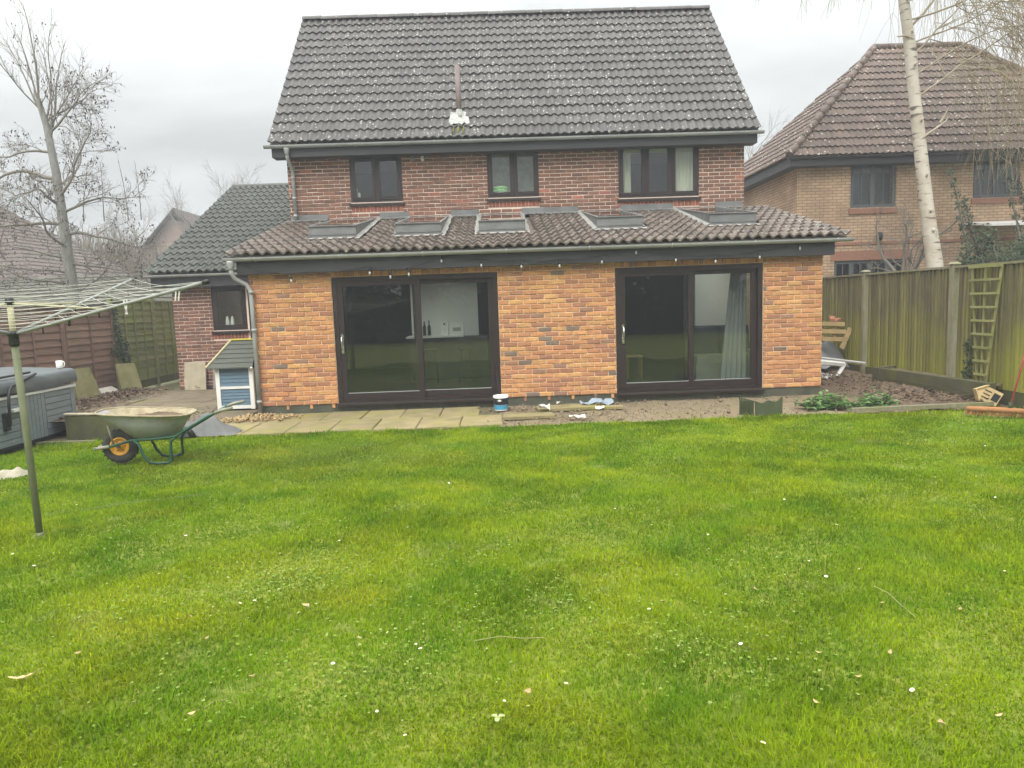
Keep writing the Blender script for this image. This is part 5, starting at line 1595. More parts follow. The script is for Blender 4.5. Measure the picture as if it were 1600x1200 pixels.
# ------------------------------------------------------------------ inside the glass doors
def inside_things():
    t = thing('kitchen_counter', (2.9, 3.6, .1), 'dark kitchen counter with pale worktop behind the kitchen glass door', 'counter')
    mb = MB(); mb.box(2.05, 3.7, 3.45, 4.0, .1, .98); mb.build('cabinet', 'inner_dark', t)
    mb = MB(); mb.box(2.0, 3.2, 3.42, 4.05, .982, 1.02); mb.build('worktop', 'white', t)
    for i, (x, h) in enumerate(((2.36, .30), (2.46, .32))):
        m = MB(); m.lathe((x, 3.75, 1.022), [(.036, 0), (.037, .17), (.03, .2), (.013, .235), (.013, h - .02), (.015, h)], 12)
        b = m.build('bottle', 'bottle', loc=(x, 3.75, 1.02))
        tag(b, ('shorter of two dark wine bottles on the kitchen counter', 'taller of two dark wine bottles on the kitchen counter')[i], 'bottle', 'wine bottles on the counter')
    t = thing('white_box', (2.80, 3.7, 1.022), 'upright white box on the kitchen counter beside the bottles', 'box')
    m = MB(); m.box(2.72, 2.87, 3.62, 3.78, 1.022, 1.34); m.build('carton', 'white', t)
    m = MB(); m.lathe((2.795, 3.617, 1.26), [(.022, -.002), (.022, .002)], 12, axis='Y'); m.build('dot', 'black', t)
    t = thing('toaster', (3.05, 3.7, 1.022), 'white toaster oven with a dark slot on the kitchen counter', 'toaster')
    m = MB(); m.box(2.92, 3.2, 3.6, 3.82, 1.022, 1.28); m.build('body', 'white', t)
    m = MB(); m.box(2.97, 3.14, 3.594, 3.599, 1.10, 1.18); m.build('slot', 'grey_gutter', t)
    for k, x in enumerate((2.55, 3.25)):
        t = thing('bar_stool', (x, 2.9, .1), ('slim stool in front of the counter near its bottles', 'slim stool in front of the counter near its far end')[k], 'stool', 'stools at the counter')
        m = MB(); m.lathe((x, 2.9, .74), [(.15, 0), (.16, .02), (.15, .04)], 14); m.build('seat', 'inner_dark', t)
        for a in range(4):
            m = MB(); c, s = math.cos(a * PI / 2 + .8), math.sin(a * PI / 2 + .8); m.tube([(x + c * .1, 2.9 + s * .1, .74), (x + c * .19, 2.9 + s * .19, .1)], .012, 6); m.build('leg', 'inner_dark', t)
    t = thing('sofa', (8.2, 2.3, .1), 'pale sofa with navy back cushions behind the sitting room glass door', 'sofa')
    m = MB(); m.box(7.55, 8.72, 1.5, 2.2, .12, .42); m.build('base', 'sofa_light', t)
    for x in (7.57, 8.16):
        m = MB(); m.box(x, x + .55, 1.52, 2.1, .422, .56); m.build('seat', 'sofa_light', t)
        m = MB(); n = 6
        for i in range(n):
            a0, a1 = i / n, (i + 1) / n
        m.prism([(x, 1.98, .56), (x, 2.25, .56), (x, 2.32, 1.0), (x, 2.27, 1.07), (x, 2.18, 1.09), (x, 2.1, 1.05)], (x, 0, 0), (x + .56, 0, 0)); m.build('cushion', 'sofa_dark', t)
    m = MB(); m.prism([(8.5, 1.0, .12), (8.5, 1.5, .12), (8.5, 1.5, .66), (8.5, 1.1, .66), (8.5, 1.0, .58)], (8.4, 0, 0), (8.66, 0, 0)); m.build('arm', 'sofa_light', t)
    t = tag(MB_box(8.42, 8.62, 1.15, 1.28, .662, .68, 'magazine', 'white'), 'white magazine lying on the pale sofa arm', 'magazine')
    t = thing('side_table', (6.65, 2.6, .1), 'small square pine side table on the sitting room floor', 'table')
    m = MB(); m.box(6.42, 6.75, 2.4, 2.7, .50, .53); m.build('tabletop', 'pine', t)
    for a, b in ((6.44, 2.42), (6.71, 2.42), (6.44, 2.66), (6.71, 2.66)):
        m = MB(); m.box(a, a + .035, b, b + .035, .1, .499); m.build('leg', 'pine', t)
    def curtain(name, x0, x1, y, z0, z1, mat, label, flare=0.0, n=28, amp=.03, w=9, group=None):
        m = MB(); rows = 7
        m.smooth = True
        for th in (0, .006):
            for r in range(rows + 1):
                f = r / rows
                for i in range(n + 1):
                    u = i / n
                    x = x0 + (x1 - x0) * u - flare * (1 - f) * (1 - u)
                    m.v.append((x, y + th + amp * math.sin(u * w * 2 * PI + .6 * math.sin(3 * f)) * (.6 + .4 * (1 - f)), z0 + (z1 - z0) * f))
        for th in (0, 1):
            o = th * (rows + 1) * (n + 1)
            for r in range(rows):
                for i in range(n):
                    a = o + r * (n + 1) + i
                    m.face((a, a + 1, a + n + 2, a + n + 1))
        tag(m.build(name, mat, loc=((x0 + x1) / 2, y, z0)), label, 'curtain', group)
    curtain('curtain', 7.86, 8.10, .42, .11, 2.3, 'grey_curtain', 'long grey curtain gathered inside the sitting room glass door', .22, w=5)
    curtain('curtain', 6.58, 6.78, 3.53, 3.75, 4.62, 'curtain', 'narrow cream curtain at the side of the three light upper window', -.0, w=4)
    curtain('curtain', 7.68, 8.08, 3.53, 3.75, 4.62, 'curtain', 'wide cream curtain at the edge of the three light upper window', .06, w=6)
    t = thing('towel_stack', (4.04, 3.5, 3.87), 'bright green folded towels piled inside the middle upper window', 'towels')
    for k in range(3):
        m = MB(); rn = random.Random(k)
        m.smooth = True
        m.tube([(3.91 + rn.uniform(0, .02), 3.57, 3.90 + k * .055), (3.95, 3.57, 3.90 + k * .055), (4.08, 3.575, 3.905 + k * .055 + .01), (4.2, 3.57, 3.90 + k * .055), (4.23, 3.57, 3.90 + k * .05)], [.012, .034, .038, .034, .012], 8); m.build('towel', 'green_towel' if k else 'white', t)
    t = thing('figurine', (1.17, 3.56, 3.86), 'small pale figurine on the sill of the two light upper window', 'figurine')
    m = MB(); m.lathe((1.17, 3.58, 3.85), [(.035, 0), (.04, .05), (.025, .1), (.03, .14), (.012, .17)], 10); m.build('body', 'white', t)
    m = MB(); m.tube([(1.13, 3.585, 3.86), (1.128, 3.585, 4.1)], .006, 5); m.build('stick', 'white', t)
    for k, x in enumerate((-2.10, -1.99)):
        m = MB(); m.lathe((x, 4.58, 1.275), [(.04, 0), (.045, .05), (.047, .16), (.035, .24), (.015, .30)], 12)
        tag(m.build('white_bottle', 'white', loc=(x, 4.58, 1.275)), ('white rounded bottle on the side wing sill, farther from the brown door', 'white rounded bottle on the side wing sill, nearer the brown door')[k], 'bottle', 'white bottles on the side wing sill')

def MB_box(x0, x1, y0, y1, z0, z1, name, mat):
    m = MB(); m.box(x0, x1, y0, y1, z0, z1)
    return m.build(name, mat, loc=((x0 + x1) / 2, (y0 + y1) / 2, z0))
inside_things()

# ------------------------------------------------------------------ things fixed to the house
def string_lights():
    t = thing('string_lights', (4.6, -.18, 2.4), 'string of small festoon bulbs looped along the dark extension fascia', 'string lights')
    pts = []
    bx = [(.72, 2.12), (1.95, 2.20), (2.27, 2.13), (2.56, 2.16), (3.08, 2.35), (3.70, 2.26), (4.33, 2.22), (4.93, 2.21), (5.60, 2.25), (6.14, 2.38), (6.77, 2.24), (7.40, 2.20), (8.10, 2.24), (8.74, 2.36)]
    cab = [(-.1, 2.42)]
    for x, z in bx: cab.append((x, z + .10))
    cab.append((9.2, 2.42))
    P = []
    for (xa, za), (xb, zb) in zip(cab, cab[1:]):
        for i in range(5):
            f = i / 5
            P.append((xa + (xb - xa) * f, -.165 - .02 * math.sin(f * PI), za + (zb - za) * f - .04 * math.sin(f * PI)))
    P.append((9.2, -.165, 2.42))
    m = MB(); m.tube(P, .006, 4); m.build('cable', 'black', t)
    sock = MB(); sock.lathe((0, 0, 0), [(.010, 0), (.016, -.015), (.016, -.055), (.012, -.06)], 8); sm_ = sock.mesh('socket', 'black')
    bl = MB(); bl.lathe((0, 0, -.06), [(.010, 0), (.017, -.025), (.018, -.036), (.011, -.053), (.003, -.058)], 10); bm_ = bl.mesh('bulb', 'bulb')
    for x, z in bx:
        s = put('socket', sm_, t, (x, -.165, z + .075))
        b = bpy.data.objects.new('bulb', bm_); COL.objects.link(b); b.parent = s
MAT['bulb'] = M('clear_bulb', (0.4, 0.4, 0.38), rough=0.15, spec=0.8)
string_lights()
def wall_fittings():
    t = thing('security_camera', (2.36, YM, 4.60), 'round dark security camera high on the brown brick wall', 'camera')
    m = MB(); m.lathe((2.33, YM - .06, 4.62), [(.03, .06), (.045, .02), (.045, -.03), (.03, -.05)], 14, axis='Y'); m.build('housing', 'grey_gutter', t)
    m = MB(); m.lathe((2.33, YM - .118, 4.62), [(.022, 0), (.022, .006)], 12, axis='Y'); m.build('lens', 'black', t)
    t = thing('wall_sensor', (2.52, YM, 4.58), 'small white dome sensor beside the round wall camera', 'sensor')
    m = MB(); m.lathe((2.52, YM - .05, 4.60), [(.035, .05), (.038, .02), (.03, -.01), (.012, -.025)], 14, axis='Y'); m.build('dome', 'upvc', t)
    m = MB(); m.box(2.49, 2.55, YM - .05, YM - .002, 4.635, 4.66); m.build('bracket', 'upvc', t)
wall_fittings()

# ------------------------------------------------------------------ left-hand garden things
def hot_tub():
    X, Y0, Y1, XB = -2.24, -3.05, -1.12, -4.05
    t = thing('hot_tub', ((X + XB) / 2, (Y0 + Y1) / 2, 0), 'square grey panelled hot tub with dark vinyl cover', 'hot tub')
    m = MB(); m.box(XB + .03, X - .03, Y0 + .03, Y1 - .03, .02, .66); m.build('cabinet', 'black', t)
    zt = .665
    for y, w in ((Y0, .09), (Y1 - .10, .10)):            # corner posts
        m = MB(); m.box(X - .05, X + .004, y, y + w, .06, zt); m.build('corner_post', 'tub_panel', t)
    secs = [(Y0 + .092, -2.34, 'h'), (-2.335, -1.80, 'v'), (-1.795, Y1 - .102, 'h')]
    for a, b, k in secs:
        n = 7
        for i in range(n):
            m = MB()
            if k == 'h': 
                h = (zt - .07) / n; m.box(X - .029, X, a + .002, b - .002, .07 + i * h + .005, .07 + (i + 1) * h - .004)
            else:
                w = (b - a) / n; m.box(X - .029, X, a + i * w + .004, a + (i + 1) * w - .004, .07, zt)
            m.build('panel_board', 'tub_panel', t)
    m = MB()                                              # far side boards
    for i in range(7):
        h = (zt - .07) / 7; m.box(XB + .06, X - .06, Y1 - .029, Y1, .07 + i * h + .003, .07 + (i + 1) * h - .002)
    m.build('end_boards', 'tub_panel', t)['kind'] = 'stuff'
    m = MB(); m.box(XB, X + .02, Y0 - .02, Y1 + .02, zt + .002, zt + .035); m.build('rim', 'tub_rim', t)
    # sagging cover: two padded halves and a hanging skirt
    m = MB(); m.smooth = True
    n = 24
    zc = .90
    for r in range(4):
        for i in range(n + 1):
            y = Y0 - .03 + (Y1 - Y0 + .06) * i / n
            f = i / n
            fold = .5 + .5 * math.sin(f * 23 + r * .8) * math.sin(f * 7 + 1)
            if r == 0: p = (X - .02, y, zc + .03 * f)
            elif r == 1: p = (X + .03, y, zc - .035 + .03 * f)
            elif r == 2: p = (X + .035 + .03 * fold, y, zc - .12 - .02 * math.sin(f * 17))
            else: p = (X + .028 + .012 * fold, y, zt + .045 + .03 * max(0, math.sin(f * 9 - .4)))
            m.v.append(p)
    for r in range(3):
        for i in range(n):
            a = r * (n + 1) + i; m.face((a, a + n + 1, a + n + 2, a + 1))
    m.smooth = False
    k = len(m.v)
    m.v += [(XB - .03, Y0 - .03, zc + .02), (XB - .03, Y1 + .03, zc + .05), (XB - .03, Y1 + .03, zt + .05), (XB - .03, Y0 - .03, zt + .05), ((X + XB) / 2, Y0 - .03, zc + .05), ((X + XB) / 2, Y1 + .03, zc + .08)]
    m.face((0, n, k + 5, k + 4)); m.face((k + 4, k + 5, k + 1, k)); m.face((k, k + 1, k + 2, k + 3))
    m.face((n, 3 * (n + 1) + n, k + 2, k + 1)); m.face((0, k + 4, k, k + 3, 3 * (n + 1)))
    m.build('cover', 'tub_cover', t)
    m = MB(); m.tube([(X + .07, -2.62, .34), (X + .08, -2.62, .62), (X + .08, -2.6, .74), (X + .06, -2.52, .82), (X + .04, -2.2, .885), (X + .01, -1.95, .93)], .018, 8)
    m.tube([(X - .02, -2.8, .935), (X - .03, -2.0, .955)], .016, 6); m.build('cover_lifter', 'black', t)
    m = MB(); m.box(X + .004, X + .05, -2.66, -2.58, .28, .5); m.build('lifter_bracket', 'black', t)
    m = MB(); m.box(X + .003, X + .09, -2.56, -2.34, .50, .535); m.build('step_shelf', 'tub_rim', t)
    for z, y in ((.12, -2.50), (.12, -1.3)):
        m = MB(); m.lathe((X + .002, y, z), [(.014, -.003), (.014, .006)], 10, axis='X'); m.build('cap', 'grey_gutter', t)
    t = thing('white_mug', (-2.35, -1.22, .945), 'white mug standing on the corner of the hot tub cover', 'mug')
    m = MB(); m.lathe((-2.35, -1.22, .945), [(.040, 0), (.043, .005), (.043, .105), (.038, .105), (.037, .012)], 18, capt=True); m.build('cup', 'white', t)
    m = MB(); m.tube([(-2.31, -1.22, 1.035), (-2.285, -1.22, 1.035), (-2.275, -1.22, 1.00), (-2.285, -1.22, .97), (-2.31, -1.22, .965)], .007, 6); m.build('handle', 'white', t)
hot_tub()

def clothes_dryer():
    bx, by = .32, -6.04
    t = thing('rotary_clothes_dryer', (bx, by, 0), 'rotary clothes dryer with olive post, grey arms and many thin lines', 'clothes dryer')
    H = Vector((.29, by, 1.52))
    m = MB(); m.tube([(bx, by, -.15), (.305, by, .8), H - Vector((0, 0, .03))], .025, 12); m.build('post', 'dryer_post', t)
    m = MB(); m.tube([H + Vector((0, 0, -.05)), (.288, by, 1.79)], .021, 12); m.build('upper_post', 'dryer_cream', t)
    m = MB(); m.lathe((H.x, H.y, H.z), [(.030, -.075), (.036, -.05), (.034, 0), (.042, .01), (.040, .035), (.026, .04)], 12); m.build('hub', 'black', t)
    m = MB(); m.lathe((.288, by, 1.77), [(.026, -.02), (.03, 0), (.028, .03), (.012, .045)], 12); m.build('top_cap', 'black', t)
    m = MB(); m.lathe((bx, by, 0), [(.032, -.1), (.032, -.012), (.028, .0)], 12); m.build('ground_socket', 'dryer_post', t)
    tips = [Vector((1.88, -6.36, 1.86)), Vector((.55, -4.70, 1.985)), Vector((-1.26, -5.72, 1.88)), Vector((.06, -7.36, 1.80))]
    for k, tip in enumerate(tips):
        m = MB(); m.tube([H + Vector((0, 0, .015)), tip], .0125, 8); a = m.build('arm', 'dryer_grey', t)
        d = (tip - H).normalized()
        m = MB(); m.tube([tip - d * .02, tip + d * .03], .0165, 8); m.build('arm_cap', 'black', a)
        m = MB(); q = H.lerp(tip, .52); m.tube([Vector((.288, by, 1.765)), q], .0065, 6); m.build('strut', 'dryer_cream', t)
        m = MB()
        for f in (.16, .30, .46):
            q = H.lerp(tip, f); m.tube([q + Vector((0, 0, .016)), q - Vector((0, 0, .04))], .0055, 5)
        m.build('line_hooks', 'black', a)['kind'] = 'stuff'
    n = 9
    for i in range(n):
        f = .22 + .77 * i / (n - 1)
        m = MB()
        for k in range(4):
            a, b = H.lerp(tips[k], f), H.lerp(tips[(k + 1) % 4], f)
            P = []
            for j in range(7):
                u = j / 6
                p = a.lerp(b, u); p.z -= .05 * math.sin(u * PI) * f + .0 ; P.append(p + Vector((0, 0, .008)))
            m.tube(P, .0019, 4, cap=False)
        m.build('line', 'line', t)
    pegs = [(0, .93, 0), (0, .55, .1), (0, .50, .12)]
    pg = thing('clothes_peg', H.lerp(tips[0], .60), 'pale clothes peg clipped to the long grey dryer arm', 'peg', None)
    for s in (-1, 1):
        m = MB(); p = H.lerp(tips[0], .60); m.obox(p + Vector((.004 * s, 0, -.02)), (.003, 0, 0), (0, .006, 0), (.008 * s, 0, .05)); m.build('jaw', 'white', pg)
    pg = thing('clothes_peg', H.lerp(tips[0], .86), 'pair of pale peg legs hanging near the tip of the grey dryer arm', 'peg', None)
    for s in (-1, 1):
        m = MB(); p = H.lerp(tips[0], .86); m.obox(p + Vector((.012 * s, 0, -.03)), (.003, 0, 0), (0, .006, 0), (.008, 0, .045)); m.build('jaw', 'white', pg)
    t2 = thing('clothes_peg', (.62, -6.0, 1.6), 'dark clothes peg hanging from an inner dryer line', 'peg')
    p = H.lerp(tips[0], .33).lerp(H.lerp(tips[1], .33), .3)
    t2.location = p
    for s in (-1, 1):
        m = MB(); m.obox(p + Vector((.004 * s, 0, -.015)), (.003, 0, 0), (0, .006, 0), (.006 * s, 0, .045)); m.build('jaw', 'black', t2)
clothes_dryer()

def wheelbarrow():
    # local frame: wheel at -u, handles at +u ; placed on the lawn before the patio
    A = Vector((-.43, -3.38, -.02)); ang = math.radians(7)
    U_, V_ = Vector((math.cos(ang), math.sin(ang), 0)), Vector((-math.sin(ang), math.cos(ang), 0))
    s = 1.0
    def P(u, v, z): return A + (U_ * u + V_ * v) * s + Vector((0, 0, z * s))
    t = thing('wheelbarrow', A, 'galvanised wheelbarrow with green tube frame and yellow wheel full of dirt', 'wheelbarrow')
    # wheel
    c = P(0, 0, .195)
    def wheel_lathe(m, prof, n=26):
        base = len(m.v)
        for r, h in prof:
            for j in range(n):
                a = 2 * PI * j / n
                m.v.append(tuple(c + (U_ * math.cos(a) + Vector((0, 0, 1)) * math.sin(a)) * r + V_ * h))
        m.smooth = True
        for i in range(len(prof) - 1):
            for j in range(n):
                a, b = base + i * n + j, base + i * n + (j + 1) % n
                m.face((a, b, b + n, a + n))
    m = MB(); wheel_lathe(m, [(.10, -.035), (.135, -.05), (.175, -.045), (.192, -.022), (.195, 0), (.192, .022), (.175, .045), (.135, .05), (.10, .035), (.10, -.035)]); w = m.build('wheel', 'tyre', t)
    m = MB()
    for i in range(24):
        a = 2 * PI * i / 24
        r = U_ * math.cos(a) + Vector((0, 0, 1)) * math.sin(a); tg = -U_ * math.sin(a) + Vector((0, 0, 1)) * math.cos(a)
        m.obox(c + r * .192, r * .006, tg * .009, V_ * .036)
    m.build('tread', 'tyre', w)['kind'] = 'stuff'
    m = MB(); wheel_lathe(m, [(.02, -.05), (.035, -.048), (.04, -.02), (.075, -.012), (.085, -.035), (.104, -.042), (.108, -.03), (.108, .03), (.104, .042), (.085, .035), (.075, .012), (.04, .02), (.035, .048), (.02, .05)]); m.build('rim', 'rim_yellow', w)
    m = MB(); m.tube([c - V_ * .10, c + V_ * .10], .012, 8); m.build('axle', 'wb_bare', w)
    for k in range(6):
        m = MB(); a = k * PI / 3; q = c - V_ * .02 + (U_ * math.cos(a) + Vector((0, 0, 1)) * math.sin(a)) * .055; m.lathe(q, [(.006, -.004), (.006, .002)], 6, axis='Y'); m.build('bolt', 'black', w)
    # frame tubes: nose piece to handles
    for sg in (-1, 1):
        q = [P(-.25, sg * .06, .185), P(-.05, sg * .10, .215), P(.18, sg * .155, .275), P(.42, sg * .2, .285), P(.66, sg * .22, .30), P(.82, sg * .24, .39), P(1.05, sg * .27, .52), P(1.13, sg * .28, .555)]
        m = MB(); m.tube(q, .0165, 8); f = m.build('frame_tube', 'wb_green', t)
        m = MB(); m.tube([P(1.125, sg * .28, .552), P(1.20, sg * .285, .58), P(1.32, sg * .29, .60)], .0195, 8); m.build('grip', 'wb_bare', f)
        m = MB(); m.tube([P(-.26, sg * .055, .183), P(-.08, sg * .095, .21)], .019, 8); m.build('nose_end', 'wb_bare', f)
        # leg loop
        q = [P(.20, sg * .17, .275), P(.26, sg * .19, .24), P(.31, sg * .2, .10), P(.37, sg * .2, .02), P(.45, sg * .2, .005), P(.56, sg * .2, .008), P(.605, sg * .2, .03), P(.60, sg * .2, .15), P(.61, sg * .21, .24), P(.66, sg * .22, .295)]
        m = MB(); m.tube(q, .0155, 8); m.build('leg', 'wb_green', t)
        m = MB(); m.tube([P(-.03, sg * .105, .215), P(-.05, sg * .12, .34), P(-.06, sg * .15, .46)], .010, 6); m.build('stay', 'wb_bare', t)
    m = MB(); m.tube([P(.56, -.2, .03), P(.56, .2, .03)], .011, 6); m.tube([P(.66, -.22, .30), P(.66, .22, .30)], .012, 6); m.build('cross_brace', 'wb_green', t)
    # tray: rounded rectangle sections, outer and inner skin
    def ring(u0, u1, hw, z, n=28, e=3.2, tilt=0.0):
        R = []
        for i in range(n):
            a = 2 * PI * i / n
            cu, sv = math.cos(a), math.sin(a)
            cu = math.copysign(abs(cu) ** (2 / e), cu); sv = math.copysign(abs(sv) ** (2 / e), sv)
            u = (u0 + u1) / 2 + (u1 - u0) / 2 * cu
            R.append(P(u, hw * sv, z + tilt * (u - (u0 + u1) / 2)))
        return R
    secs = [(.24, .60, .17, .30, 0), (.17, .64, .2, .305, 0), (-.04, .74, .28, .47, -.03), (-.16, .80, .325, .56, -.06), (-.185, .815, .335, .572, -.075)]
    m = MB(); m.smooth = True
    n = 28
    for sc_ in secs: m.v += [tuple(p) for p in ring(sc_[0], sc_[1], sc_[2], sc_[3], tilt=sc_[4])]
    for i in range(len(secs) - 1):
        for j in range(n): m.face((i * n + j, i * n + (j + 1) % n, (i + 1) * n + (j + 1) % n, (i + 1) * n + j))
    m.smooth = False; m.face(list(range(n))[::-1])
    tr = m.build('tray', 'wb_tray', t)
    m = MB(); m.smooth = True
    ins = [(secs[4][0], secs[4][1], secs[4][2], secs[4][3] + .001, secs[4][4]), (-.155, .785, .312, .555, -.06), (-.03, .725, .27, .475, -.03), (.18, .63, .195, .315, 0)]
    for sc_ in ins: m.v += [tuple(p) for p in ring(sc_[0], sc_[1], sc_[2], sc_[3], tilt=sc_[4])]
    for i in range(len(ins) - 1):
        for j in range(n): m.face((i * n + j, (i + 1) * n + j, (i + 1) * n + (j + 1) % n, i * n + (j + 1) % n))
    m.face(list(range(3 * n, 4 * n)))
    m.build('tray_lining', 'wb_inner', tr)
    m = MB(); m.tube(ring(secs[4][0] - .004, secs[4][1] + .004, secs[4][2] + .004, secs[4][3], tilt=secs[4][4]), .011, 6, closed=True); m.build('rolled_rim', 'wb_inner', tr)
    # load of dirt
    rnd = random.Random(4)
    m = MB(); nn = 16
    for i in range(nn + 1):
        for j in range(nn + 1):
            a, b = i / nn * 2 - 1, j / nn * 2 - 1
            u = .37 + .40 * a * math.sqrt(1 - b * b / 2); v = .265 * b * math.sqrt(1 - a * a / 2)
            rr = min(1, math.hypot(a * math.sqrt(1 - b * b / 2), b * math.sqrt(1 - a * a / 2)))
            m.v.append(tuple(P(u, v, .475 + .075 * (1 - rr ** 2) + rnd.uniform(-.014, .014) + .03 * (u - .3))))
    for i in range(nn):
        for j in range(nn):
            q = i * (nn + 1) + j; m.face((q, q + nn + 1, q + nn + 2, q + 1))
    o = m.build('heap_of_dirt', 'dark_soil', loc=P(.3, 0, .47)); tag(o, 'heap of brown dirt and leaves inside the wheelbarrow tray', 'dirt heap')
wheelbarrow()

def playhouse():
    x0, x1, y0, y1 = -.86, -.23, .55, 1.25
    z1 = .74
    t = thing('wooden_playhouse', ((x0 + x1) / 2, (y0 + y1) / 2, 0), 'small blue boarded playhouse with white trim and green grey felt roof', 'playhouse')
    m = MB(); m.box(x0 + .02, x1 - .02, y0 + .02, y1, .02, z1); m.build('wall', 'house_blue', t)
    zm = .39
    for (a, b, n) in ((.09, zm - .025, 5), (zm + .025, z1 - .01, 5)):
        for i in range(n):
            h = (b - a) / n
            m = MB(); m.hexa([(x0 + .07, y0 - .006, a + i * h), (x1 - .07, y0 - .006, a + i * h), (x1 - .07, y0 + .019, a + i * h), (x0 + .07, y0 + .019, a + i * h), (x0 + .07, y0 + .004, a + (i + 1) * h - .002), (x1 - .07, y0 + .004, a + (i + 1) * h - .002), (x1 - .07, y0 + .019, a + (i + 1) * h - .002), (x0 + .07, y0 + .019, a + (i + 1) * h - .002)]); m.build('weatherboard', 'house_blue', t)
    for (a, b, c, d) in ((x0, x0 + .068, .02, z1), (x1 - .068, x1, .02, z1), (x0 + .069, x1 - .069, zm - .022, zm + .022), (x0 + .069, x1 - .069, .03, .085)):
        m = MB(); m.box(a, b, y0 - .018, y0 + .03, c, d); m.build('trim_board', 'white', t)
    # roof: front slope, hip on one end, upright gable on the other
    e = .07
    za, zb = z1 - .02, 1.16
    yr = y0 + .25
    A, B, C, D = Vector((x0 - e - .04, y0 - .1, za)), Vector((x1 + .03, y0 - .1, za)), Vector((x1 + .03, yr, zb)), Vector((x0 + .22, yr, zb))
    E_, F_ = Vector((x0 - e - .04, y1 + .08, za)), Vector((x1 + .03, y1 + .08, za))
    m = MB()
    th = Vector((0, 0, .02))
    for f in ((A, B, C, D), (E_, A, D), (F_, E_, D, C), (B, F_, C)):
        k = len(m.v); m.v += [tuple(p) for p in f] + [tuple(p + th) for p in f]; q = len(f)
        m.face([k + i for i in range(q)][::-1]); m.face([k + q + i for i in range(q)])
        for i in range(q): j = (i + 1) % q; m.face((k + i, k + j, k + q + j, k + q + i))
    r = m.build('roof', 'felt', t)
    for i in range(1, 6):                                   # felt strips on the front slope
        f = i / 6
        p, q = A.lerp(D, f), B.lerp(C, f)
        m = MB(); m.bar(p + Vector((.01, -.004, .024)), q + Vector((-.005, -.004, .024)), .012, .006); m.build('felt_strip', 'felt', r)
    m = MB(); m.bar(D + Vector((-.01, -.01, .03)), C + Vector((0, -.01, .03)), .035, .022); m.build('ridge_trim', 'yellow_trim', r)
    m = MB(); m.bar(A + Vector((0, -.006, .03)), D + Vector((0, -.006, .03)), .022, .02); m.build('edge_trim', 'pale_trim', r)
    m = MB(); m.lathe((x1 + .02, y0 - .12, za + .0), [(.0, -.02), (.02, -.01), (.022, .01), (.0, .025)], 10); m.build('finial', 'white', r)
MAT['pale_trim'] = M('pale_yellow_trim', (0.6, 0.56, 0.33), rough=0.7)
playhouse()

def leaning_slab(label, c, w, h, th, facing, lean, yaw, mat, top_cut=None):
    """slab standing on its lower edge at c; facing: unit vector it faces, lean radians backwards"""
    fx, fy = math.cos(yaw), math.sin(yaw)                  # along-slab direction
    al = Vector((fx, fy, 0)); back = Vector((-fy, fx, 0))
    if back.dot(Vector(facing)) > 0: back = -back
    up = Vector((0, 0, math.cos(lean))) + back * math.sin(lean)
    n = al.cross(up).normalized()
    if n.dot(Vector(facing)) < 0: n = -n
    c = Vector(c)
    rn = random.Random(int(w * 1000))
    poly = []
    cut = top_cut or (0, 0)
    prof = [(-.5, 0), (.5, 0), (.5 - rn.uniform(0, .02), .5), (.5 - cut[1], 1 - rn.uniform(0, .02)), (-.5 + cut[0], 1), (-.5 + rn.uniform(0, .02), .5)]
    for a, b in prof: poly.append(c + al * (a * w) + up * (b * h))
    m = MB(); m.prism(poly, (0, 0, 0), -n * th)
    return tag(m.build('paving_slab', mat, loc=c), label, 'slab', 'loose slabs leaning in the yard')
